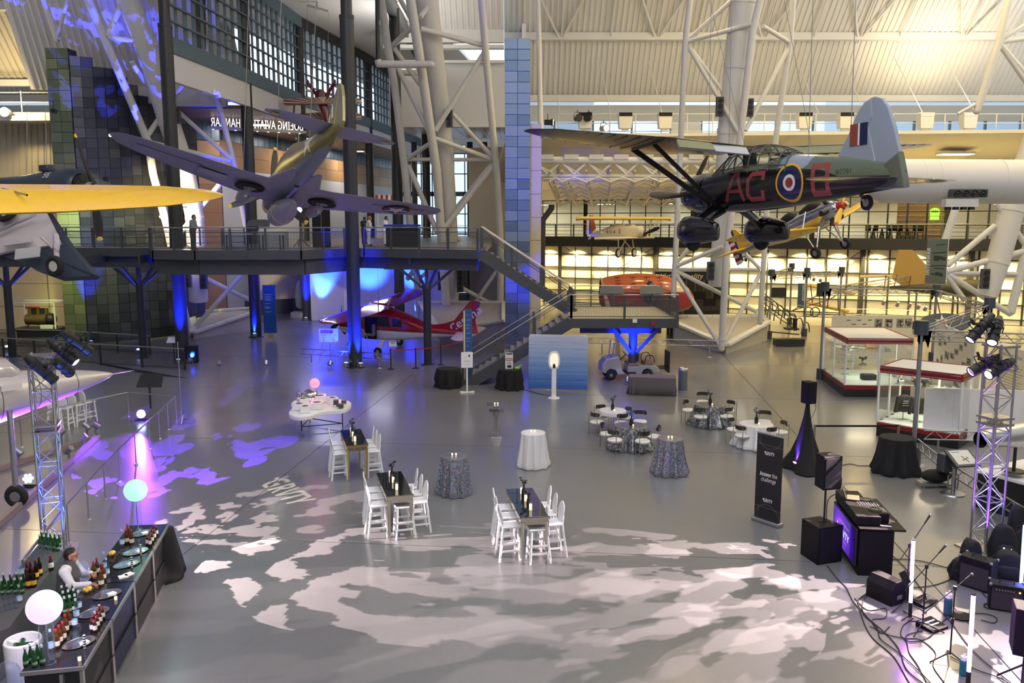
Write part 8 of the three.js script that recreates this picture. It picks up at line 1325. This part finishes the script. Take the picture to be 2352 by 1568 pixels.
const n=thing('nacelle','silver tubular aircraft fuselage section on a stand at the right border','aircraft part',at(2335,1000,20.5),.35);part('shell',lathe([[.3,-1.3],[.3,-.2],[.27,.3],[.2,1.2],[.24,-1.25]].slice(0,4),28).rotateZ(1.57),W.brushed,n);part('mouth',lathe([[0,0],[.22,0],[.27,-.08],[.3,-.02]],28).rotateZ(-1.57).translate(1.28,0,0),W.black,n);part('stand',[cyl(.04,.04,.7,0,-.55,0),cyl(.25,.28,.04,0,-.9,0)],W.black,n);
const q=gnd(2205,1130),r=thing('reading_panel','grey reading desk with an aircraft picture on its sloping top, by the draped black table','information panel',[q.x,0,q.z],.2);part('foot',[cyl(.3,.32,.03,-.3,.015,.1),cyl(.06,.06,.7,-.3,.36,.1)],W.brushed,r);const s=part('desk',rbox(.75,.05,.62,0,0,0,.01),W.grey,r);s.position.set(0,.95,0);s.rotation.x=.55;const u=part('desk_print',new THREE.PlaneGeometry(.6,.5),mat(0xffffff,.5,0,{map:canvasTex(256,220,(c)=>{c.fillStyle='#c9ccc8';c.fillRect(0,0,256,220);c.fillStyle='#5f88b0';c.fillRect(20,20,110,14);c.fillStyle='#4a3a38';c.save();c.translate(140,140);c.rotate(-.4);c.fillRect(-50,-6,100,12);c.fillRect(-10,-55,14,110);c.fillRect(36,-22,8,44);c.restore();})}),r);u.position.set(0,.98,.015);u.rotation.x=-Math.PI/2+.55;part('desk_back',rbox(.4,.5,.3,-.2,.75,-.35,.03),W.grey,r);
const v=gnd(2148,1116),w=thing('black_bag','shapeless black bag lying on a metal rack left of the reading desk','bag',[v.x,.3,v.z]);part('bag_body',new THREE.IcosahedronGeometry(.3,3).scale(1.4,.6,.8),W.matblack,w);part('rack',[pipe([[.2,-.28,.3],[.2,.1,.3],[.45,.1,.3],[.45,-.28,.3]],.02),box(.9,.03,.5,0,-.2,0),rod([-.4,-.3,.2],[-.4,-.2,.2],.02),rod([.4,-.3,-.2],[.4,-.2,-.2],.02)],W.zinc,w);
}
{const ye=mat([.6,.4,.04],.5),br=mat([.16,.06,.03],.6),dk=mat([.07,.06,.035],.6),A=(x,y,d=58)=>at(x,y,d),S=(l,r=.035)=>l.map(([a,b,c,e,d])=>rod(A(a,b,d),A(c,e,d),r,6));
const g=thing('early_aircraft','early yellow-winged stick-and-wire biplane before the cream wall','aircraft');part('upper_wing',slab(A(1852,655,60),A(1960,676,57),A(1966,672,60),A(1858,650,62),.08),ye,g);part('lower_wing',slab(A(1850,695,60),A(1945,716,57),A(1952,712,60),A(1856,690,62),.08),ye,g);part('struts',S([[1862,655,1866,695],[1880,660,1884,702],[1905,664,1900,708],[1925,668,1925,712],[1810,716,1905,688],[1822,712,1880,676],[1850,722,1940,722],[1905,688,1948,660]]),br,g);for(const x of[1857,1872])part('wheel',new THREE.TorusGeometry(.3,.035,8,24).translate(A(x,716,56).x,A(x,716,56).y,-56),W.black,g);wire(g,[[A(1862,655,60),A(1884,702,58)],[A(1880,660,60),A(1866,695,58)],[A(1925,668,58),A(1900,708,58)]]);
const h=thing('skeleton_aircraft','ochre fabric aircraft with ribbed tail and open dark frame at far right','aircraft');part('tail',extrude([[0,0],[.3,1.9],[1.2,1.9],[2.6,.5],[3.0,-.6],[1.2,-.8]],.1).translate(A(2055,640,56).x-.2,A(2055,640,56).y,-56),mat([.45,.28,.07],.6),h);part('wing',slab(A(1975,636,54),A(2150,630,58),A(2150,628,59),A(1975,632,56),.08),mat([.5,.4,.2],.6),h);part('fuselage',fus([[3.2,.5,-.6,.5],[2,.55,-.65,.5],[-.5,.3,-.4,.35],[-3,.1,-.1,.1]],14).rotateY(Math.PI).translate(0,0,0).rotateY(Math.PI).translate(A(2150,655,56).x,A(2150,660,56).y,-56),dk,h);part('struts',S([[2035,632,2030,668,55],[2060,632,2052,664,55],[2092,634,2084,676,55],[2150,676,2160,724,56],[2190,676,2186,724,56]]),br,h);part('stand',[rod(A(2150,676,56),A(2150,735,56).setY(0),.05),rod(A(2200,676,56),A(2200,735,56).setY(0),.05)],W.steel,h);
const f=thing('gondola_frame','dark open lattice fuselage frame on the floor, left among the right exhibits','aircraft frame');const rings=[];for(let i=0;i<7;i++)rings.push(new THREE.TorusGeometry(1.0-i*.05,.035,6,16,Math.PI).rotateY(.9).translate(A(1760+i*9,745,55).x,.5+.16*(6-i),-55+i*.5));part('hoop',rings,W.grey,f);part('longeron',[-1,-.4,.4,1].map((k)=>rod(A(1755,690+k*16,56),A(1830,745+k*14,53),.03,6)).concat([-1,0,1].map((k)=>rod(A(1750,760,55+k),A(1835,768,52+k),.04,6))),W.grey,f);part('skid',box(1.7,.4,.7,A(1812,770,50).x,.25,-50),W.steel,f);part('seat',[rbox(.8,.1,.6,A(1818,745,52).x,.8,-52,.03),rbox(.1,.7,.6,A(1826,740,52).x,1.1,-52,.03)],W.black,f);
const r=thing('star_aircraft','grey aircraft wing tip with a white and red star roundel behind the booms','aircraft');part('wing',extrude(Array.from({length:24},(_,i)=>[1.3*Math.cos(i*.262),.5*Math.sin(i*.262)]),.1,.03).rotateX(-.5).translate(A(2170,742,44).x,A(2170,742,44).y,-44),W.grey,r);part('star',extrude(starPts(.42),.03).rotateX(-.5).translate(A(2165,742,43.85).x,A(2165,742,43.85).y+.06,-43.85),W.paper,r);part('star_centre',cyl(.15,.15,.04,0,0,0,18).rotateX(1.07).translate(A(2165,742,43.8).x,A(2165,742,43.8).y+.06,-43.8),mat([.5,.08,.03],.5),r);part('stand',rod(A(2170,745,44.2),A(2170,745,44.2).setY(0),.05),W.steel,r);
const b=thing('wall_emblem','green neon burger outline on the timber wall of the upper gallery','neon sign'),B=(x,y)=>GW(gT(x),at(x,y,63).y,-1.2).setY(at(x,y,63).y+.2),n=glow([.35,1,.05],2.6);for(const y of[509,505,500,496])part('neon_tube',rod(B(2149,y),B(2170,y),.05,8),n,b);part('neon_tube',pipe([B(2149,494),B(2151,488),B(2160,485),B(2168,488),B(2170,494)],.05,8),n,b);for(const x of[2153,2158,2163,2167])part('neon_tube',rod(B(x,490),B(x,486.5),.04,6),n,b);
const tw=structGroup('wall_timber');for(let i=0;i<9;i++)part('timber_board',slab(GW(gT(2083),6.1+i*.35,-1.6),GW(gT(2200),6.1+i*.35,-1.6),GW(gT(2200),6.43+i*.35,-1.6),GW(gT(2083),6.43+i*.35,-1.6),.1),mat([.46+.03*(i % 3),.2+.015*(i % 3),.04],.45),tw);
for(let i=0;i<22;i++){const px=1965+i*9.5 -(i>12?400:0),t=gT(px),p=GW(t,6.12,.7);if(i % 2){const o=copyOr('gallery_table',i);o.position.copy(p);}else{const o=copyOr('gallery_chair',i);o.position.copy(p);o.rotation.y=i;}}
function copyOr(kind,i){copyOr[kind]??=(()=>{const o=thing(kind,kind=='gallery_table'?'small dark cafe table behind the rail of the upper gallery':'small dark cafe chair behind the rail of the upper gallery',kind.slice(8),[0,0,0],0,kind=='gallery_table'?'cafe tables in the upper gallery':'cafe chairs in the upper gallery');if(kind=='gallery_table'){part('tabletop',box(.8,.04,.8,0,.75,0),W.black,o);part('stem',cyl(.04,.2,.75,0,.37,0),W.black,o);}else{part('seat',box(.42,.04,.42,0,.46,0),W.black,o);part('backrest',box(.42,.4,.04,0,.75,-.2),W.black,o);for(const[a,c]of[[-1,-1],[1,-1],[-1,1],[1,1]])part('leg',box(.03,.46,.03,a*.19,.23,c*.19),W.black,o);}o.u=0;return o;})();const k=copyOr[kind];return k.u++?copy(k):k;}}
// left:far wall,engine case,railings,floor lamps,hanging sign
{
const g=structGroup('wall_hall_left'),d=58,A=(x,y)=>at(x,y,d);const X0=A(-200,400).x,X1=A(190,400).x;
part('corrugated_panel',corr(V3(X0,9.5,-d),V3(X1,9.5,-d),V3(X1,14.2,-d-.4),V3(X0,14.2,-d-.4)),mat([.5,.46,.36],.6),g);part('corrugated_panel',corr(V3(X0,16.6,-d),V3(X1,16.6,-d),V3(X1,20.6,-d+3.4),V3(X0,20.6,-d+3.4)),mat([.5,.46,.36],.6),g);part('roof_beam',[box(X1-X0,.5,.5,(X0+X1)/ 2,20.4,-d+3.7),box(X1-X0,.4,.4,(X0+X1)/ 2,16.4,-d+.2),box(X1-X0,.5,1.5,(X0+X1)/ 2,14.1,-d+.8)],W.white,g);part('corrugated_panel',corr(V3(X0,20.7,-d+3.4),V3(X1+4,20.7,-d+3.4),V3(X1+4,29,-d+11),V3(X0,29,-d+11)),mat([.5,.47,.4],.6),g);
for(let i=0;i<5;i++)for(let j=0;j<6;j++)part('wall_panel',box(2.8,1.55,.2,X0+1.5+i*2.9 +(X1-X0-14.5),.8+j*1.58,-d),mat([.62+.02*(i % 2),.52+.01*(j % 2),.34],.6),g);part('backing',box(40,9.6,.2,X0+18-20,4.8,-d-.3),W.fascia,g);
const e=gnd(95,772),k=thing('engine_case','glass case with a brass aircraft engine at the left edge, behind the low railing','display case',[e.x,0,e.z]);part('base',[box(2.9,.16,1.7,0,.5,0),box(2.4,.42,1.3,0,.21,0)],W.steel,k);for(const x of[-1.4,1.4])for(const z of[-.8,.8])part('post',box(.07,1.7,.07,x,1.42,z),W.paper,k);part('top_frame',[box(2.87,.07,.07,0,2.27,.8),box(2.87,.07,.07,0,2.27,-.8),box(.07,.07,1.6,1.4,2.27,0),box(.07,.07,1.6,-1.4,2.27,0)],W.paper,k);part('label',box(.8,.26,.03,.85,.72,.84),W.paper,k);
const n=thing('aircraft_engine','brass and black aircraft engine with a red manifold inside the glass case','engine',[e.x-.1,.6,e.z]),brs=mat([.3,.21,.07],.35,.8);part('crankcase',cyl(.34,.4,1.5,0,.5,0,20).rotateZ(0).applyMatrix4(new THREE.Matrix4().makeRotationZ(1.57)).translate(.5,.5,0),brs,n);for(let i=0;i<5;i++)part('cylinder',cyl(.13,.15,.5,-.5+i*.26,.98,0,14),i % 2?W.black:brs,n);part('manifold',rbox(.9,.14,.2,-.3,1.28,.05,.06),mat([.4,.04,.01],.4),n);part('gearbox',sph(.42,.75,.5,0,18),W.black,n);part('frame',[rod([-.6,0,.3],[-.4,.4,.2],.04),rod([.6,0,.3],[.4,.4,.2],.04),rod([1.2,0,0],[.7,.7,0],.04)],W.steel,n);
const l=thing('flood_lamp','dazzling round flood lamp on the far left catwalk','flood lamp',at(14,258,55.5));part('can',cyl(.3,.24,.4).rotateX(1.57),W.white,l);part('lens',sph(.27,0,0,.2,18),glow([1,.85,.45],30),l);const pl=new THREE.PointLight(tint([1,.76,.36]),60,0,2);pl.position.set(.4,.3,.9);pl.castShadow=true;pl.shadow.radius=8;pl.name='flood_light';l.add(pl);
const m=thing('catwalk','white catwalk and railing at the far left below the strip window','catwalk');for(const y of[15.5,14.9])part('rail',rod([X0,y,-55.8],[X1-.4,y,-55.8],.03,8),W.white,m);for(let i=0;i<6;i++)part('post',rod([X1-.6-i*1.9,14.2,-55.8],[X1-.6-i*1.9,15.6,-55.8],.035,8),W.white,m);part('walk_deck',box(X1-X0,.3,1.6,(X0+X1)/ 2,13.9,-56.6),W.white,m);
spot(V3(-24,13,-46),V3(-25,8,-50.5),[.75,.85,.25],900,.4,.6,6,'unseen_pylon_light');spot(V3(-21.5,9.5,-46),V3(-21,8.2,-53),[1,.8,.4],700,.5,.6,6,'unseen_tile_light');spot(V3(-26,6,-52),V3(-27,3,-58),[1,.78,.42],500,.9,.6,6,'unseen_wall_light');  // unseen lamps, placed to light the pylon, tiled wall and cream wall
for(const[p,w]of[[V3(-24,13,-46),'green-lit pylon'],[V3(-21.5,9.5,-46),'dark tiled wall'],[V3(-26,6,-52),'cream wall']]){const o=thing('unseen_wall_spotlight',`small black spotlight of unseen mounting, placed to light the ${w}`,'spotlight',p.clone().add(V3(0,.05,.28)));part('can',cyl(.12,.12,.3).rotateX(1.57),W.black,o);part('yoke',rod([0,0,0],[0,.5,0],.02),W.black,o);}
}
railing('low dark mesh railing running across the left behind the jet nose',[gnd(-60,815).setY(0),gnd(232,838),gnd(425,850)],{topM:W.brushed,pitch:2.2,m:W.steel});
railing('dark mesh railing farther back at the left edge, before the engine case',[gnd(-60,796),gnd(130,800),gnd(345,815)],{topM:W.brushed,pitch:2.4,m:W.steel});
{const q=(x,y)=>gnd(x,y),g=thing('handrail','brushed steel handrail loop round the jet nose at left','railing'),pts=[q(60,1395),q(160,1246),q(276,1105),q(345,1030),q(406,966),q(296,956),q(130,996),q(-40,1060)];for(let i=0;i<pts.length-1;i++){part('rail',rod(pts[i].clone().setY(.92),pts[i+1].clone().setY(.92),.024,10),W.brushed,g);const n=Math.max(1,Math.round(pts[i].distanceTo(pts[i+1])/ 1.5));for(let k=0;k<n;k++){const p=pts[i].clone().lerp(pts[i+1],k/n);part('post',[rod(p.clone().setY(0),p.clone().setY(.92),.02,8),cyl(.05,.06,.02,p.x,.01,p.z,12)],W.brushed,g);}}
[[q(-60,1102),q(226,1008),'long low wooden kerb with small spotlights, farther arm'],[q(226,1008),q(-30,1235),'low wooden kerb with small spotlights, nearer arm']].forEach(([a,b,w])=>tag(part('kerb',beam(a.setY(.09),b.setY(.09),.12,.16),mat([.26,.21,.16],.6)),w,'kerb'));
[[201,1006,'at the tip, left'],[221,1004,'at the tip, right'],[142,1022,'on the farther arm'],[192,1034,'first on the nearer arm'],[160,1064,'second on the nearer arm'],[44,1068,'far left on the farther arm'],[50,1160,'near left on the nearer arm']].forEach(([x,y,w])=>{const p=q(x,y),o=thing('kerb_spotlight',`small can spotlight on the wooden kerb, ${w}`,'spotlight',p);part('can',cyl(.09,.09,.26,0,0,0,16).rotateZ(.9).rotateY(x).translate(0,.42,0),W.zinc,o);part('post',box(.06,.36,.06,0,.18,0),W.zinc,o);});
[[204,968,'rightmost'],[178,976,'second from right'],[152,984,'third from right'],[128,992,'leftmost']].forEach(([x,y,w],i)=>{const p=q(x,y);stool(`white bar stool behind the left tower under the jet nose, ${w}`,p.x,p.z,2.6+.3*i).userData.group='white bar stools under the jet nose';});
const s=q(418,972),o=thing('light_stand','tall thin chrome stand with crossed feet right of the steel handrail','stand',[s.x,0,s.z]);part('pole',rod([0,0,0],[0,3.0,0],.02),W.brushed,o);part('foot',[beam([-.5,.08,0],[.5,.08,0],.04,.03),beam([0,.08,-.4],[0,.08,.4],.04,.03),rod([.05,.3,0],[.05,.02,.2],.02)],W.brushed,o);
const b=q(443,832),k=thing('speaker_box','black floor loudspeaker box at the foot of the left dark column','loudspeaker',[b.x,0,b.z],.2);part('cabinet',rbox(.55,.9,.55,0,.45,0,.03),cab,k);part('grille',box(.46,.8,.02,0,.45,.28),W.matblack,k);
const r=q(345,938),u=thing('reading_panel','broad dark reading panel with a rounded top behind the steel handrail','information panel',[r.x,0,r.z]),pl=part('plate',extrude([[-.5,0],[.5,0],[.44,.55],[.3,.62],[-.3,.62],[-.44,.55]],.03),W.steel,u);pl.position.y=.85;pl.rotation.x=-.7;part('post',box(.06,.9,.06,0,.45,-.05),W.steel,u);
const f=q(400,830),v=thing('reading_panel','small white reading panel on the low mesh railing at the left column','information panel',[f.x,0,f.z]),w=part('plate',rbox(.6,.03,.42,0,0,0,.01),W.paper,v);w.position.y=1.15;w.rotation.x=.7;part('post',box(.06,1.1,.06,0,.55,-.05),W.steel,v);
tag(part('floor_mat',slab(q(235,838),q(430,868),q(350,862),q(210,830),.01).translate(0,.012,0),W.matblack),'dark mat on the floor behind the low mesh railing','mat');}
{
const P=[[898,848],[955,846],[1013,838],[1075,828]].map(([x,y])=>gnd(x,y));P.forEach((p,i)=>{if(i==3)return;const o=thing('rope_post',`black queue post before the light aircraft, ${['left', 'middle', 'right'][i]} one`,'post',p);part('pole',cyl(.03,.03,.98,0,.5,0,12),W.black,o);part('foot',cyl(.16,.18,.03,0,.015,0,20),W.black,o);part('head',cyl(.04,.04,.08,0,1,0,12),W.black,o);part('belt',beam(V3(0,.96,0),P[i+1].clone().sub(p).setY(i==2?1.1:.96),.01,.05),W.red,o);});
const c=gnd(903,830),o=thing('caution_sign','small white caution sign on a thin stand before the light aircraft','sign',c);part('board',box(.4,.3,.02,0,.95,0),W.paper,o);part('text_line',[box(.3,.035,.006,0,1.05,.013),box(.24,.02,.006,0,.97,.013)],W.black,o);part('post',rod([0,0,0],[0,.95,0],.015),W.brushed,o);
for(const[a,l,w]of[[[1880,1012],'left',0],[[2068,1012],'right, behind the draped table',1]]){const p=gnd(a[0]+(w?-8:-12),a[1]+ 34),q=thing('belt_post',`steel belt barrier post at right, ${l}`,'post',p);part('pole',cyl(.035,.035,1,0,.5,0,12),W.brushed,q);part('foot',cyl(.17,.18,.03,0,.015,0,20),W.brushed,q);if(!w)part('belt',beam(V3(0,.95,0),gnd(2060,1046).sub(p).setY(.95),.01,.06),W.matblack,q);}
const{FontLoader}=await import('three/addons/loaders/FontLoader.js'),{TextGeometry}=await import('three/addons/geometries/TextGeometry.js'),font=await new FontLoader().loadAsync('fonts/droid/droid_sans_regular.typeface.json');
const a=at(478,293,58),b=at(700,287,61),L=a.distanceTo(b),s=thing('hanging_sign','row of white letters on a bar reading BOEING AVIATION HANGAR, seen from behind','sign',a,Math.atan2(-(b.z-a.z),b.x-a.x));part('bar',box(L,.18,.5,L/2,0,0),W.fascia,s);part('downlight',Array.from({length:9},(_,i)=>cyl(.06,.06,.04,.3+i*L/9,-.1,.1)),glow([1,.95,.85],4),s);
const tg=new TextGeometry('BOEING AVIATION HANGAR',{font,size:.56,depth:.06,curveSegments:4});tg.computeBoundingBox();const k=(L-.3)/ tg.boundingBox.max.x;tg.scale(k,1,1).rotateY(Math.PI).translate(L-.1,.12,0);part('letters',tg,glow([1,.97,.95],1.1,0xcccccc),s);  // letters are given a glow in their material to stand out white
}
// pipes,walkway furniture
const pipeThing=(label,m,r,...runs)=>{const g=thing('pipe',label,'pipe');for(const run of runs){const P=run.map(([x,y,d])=>at(x,y,d));part('pipe_run',P.slice(1).map((p,i)=>[rod(P[i],p,r,16),sph(r,p.x,p.y,p.z,14)]),m,g);}return g;};
pipeThing('white elbowed drain pipe at the head of the left white rib',W.white,.2,[[395,176,49],[456,178,49],[460,152,49]],[[412,157,50],[464,160,50],[468,146,50]]);
pipeThing('white elbowed drain pipe joining the central white rib',W.white,.22,[[868,138,54],[870,147,54],[990,148,54]]);
pipeThing('thin black pipe running up from the white elbow beside the central rib',W.steel,.13,[[866,-30,54],[868,138,54]]);
pipeThing('pair of thin dark pipes beside the top of the left dark column',W.steel,.13,[[452,-30,49],[458,150,49]],[[466,-30,50],[468,110,50]]);
pipeThing('white vertical pipe on the roof flank right of the blue tiled pylon',W.white,.18,[[1234,-30,60],[1238,100,60],[1243,345,60]]);
pipeThing('dark cranked pipe beside the concrete side of the blue pylon',mat([.07,.06,.045],.5),.2,[[1267,470,60],[1267,478,60],[1247,505,60],[1245,660,60]]);
{const P=(px,d)=>{const q=at(px,520,d);return[q.x,HD,q.z];};
const a=thing('partition','tall black two-leaf partition standing on the walkway below the fighter wing','partition',P(738,44.6));for(const s of[-1,1])part('leaf',rbox(.46,2.0,.05,s*.24,1.02,0,.01),W.matblack,a);part('foot',box(1,.04,.3,0,.02,0),W.brushed,a);
const b=thing('display_counter','long counter with a blue top on the walkway, right of the cooks','counter',P(924,46));part('counter_top',rbox(1.9,.12,.7,0,1.16,0,.02),mat([.01,.03,.35],.4),b);part('cabinet',box(1.7,1.08,.6,0,.54,0),W.matblack,b);  // counter top is plain blue
for(const[px,w]of[[548,'left'],[622,'right']]){const c=thing('cafe_table',`dark table wrapped in clear film on the walkway, ${w} one`,'table',P(px,41.6));part('tabletop',box(1.2,.05,.7,0,.76,0),W.paper,c);part('film_wrap',box(1.5,.86,.8,0,.45,0),glass([.7,.75,.85],.15),c);for(const[x,z]of[[-.5,-.3],[.5,-.3],[-.5,.3],[.5,.3]])part('leg',box(.05,.74,.05,x,.37,z),W.steel,c);}
const e=thing('striped_kiosk','red and white striped kiosk far back in the lobby','kiosk',P(895,76));for(let i=0;i<10;i++)part('awning_stripe',box(.22,.9,1.2,-1+i*.222,3.3,0),i % 2?W.paper:W.red,e);part('cabinet',box(2.2,1.1,1,0,.55,0),W.paper,e);part('post',[box(.1,2.9,.1,-1,1.45,0),box(.1,2.9,.1,1,1.45,0)],W.paper,e);
const f=thing('visitor_case','clear upright display tube with a white model left of the curved white wall','display case',[at(689,700,66).x,0,-66]);part('glass_tube',cyl(.5,.5,2.6,0,1.7,0,24,true),clear,f);part('model',lathe([[0,.6],[.3,.8],[.36,1.7],[.2,2.6],[0,2.9]],20),mat([.5,.6,.6],.3),f);part('base',box(1.2,.4,1.2,0,.2,0),W.fascia,f);
const h=thing('added_ceiling_flood','white box flood lamp added on the lobby column to brighten the lobby ceiling','flood lamp',[-7.2,17.6,-61]);part('housing',box(1.2,.3,.8),W.white,h);part('lens',box(1.1,.02,.7,0,.16,0),glow([1,.96,.9],3),h);part('bracket',box(.5,.1,.1,-.6,-.1,.4),W.steel,h);const l=new THREE.RectAreaLight(tint([1,.95,.88]),160,1.1,.7);l.position.y=.2;l.rotation.x=Math.PI/2;l.rotation.y=0;l.name='flood_light';h.add(l);  // flood added to brighten the white lobby ceiling
}
renderer.render(scene,camera);
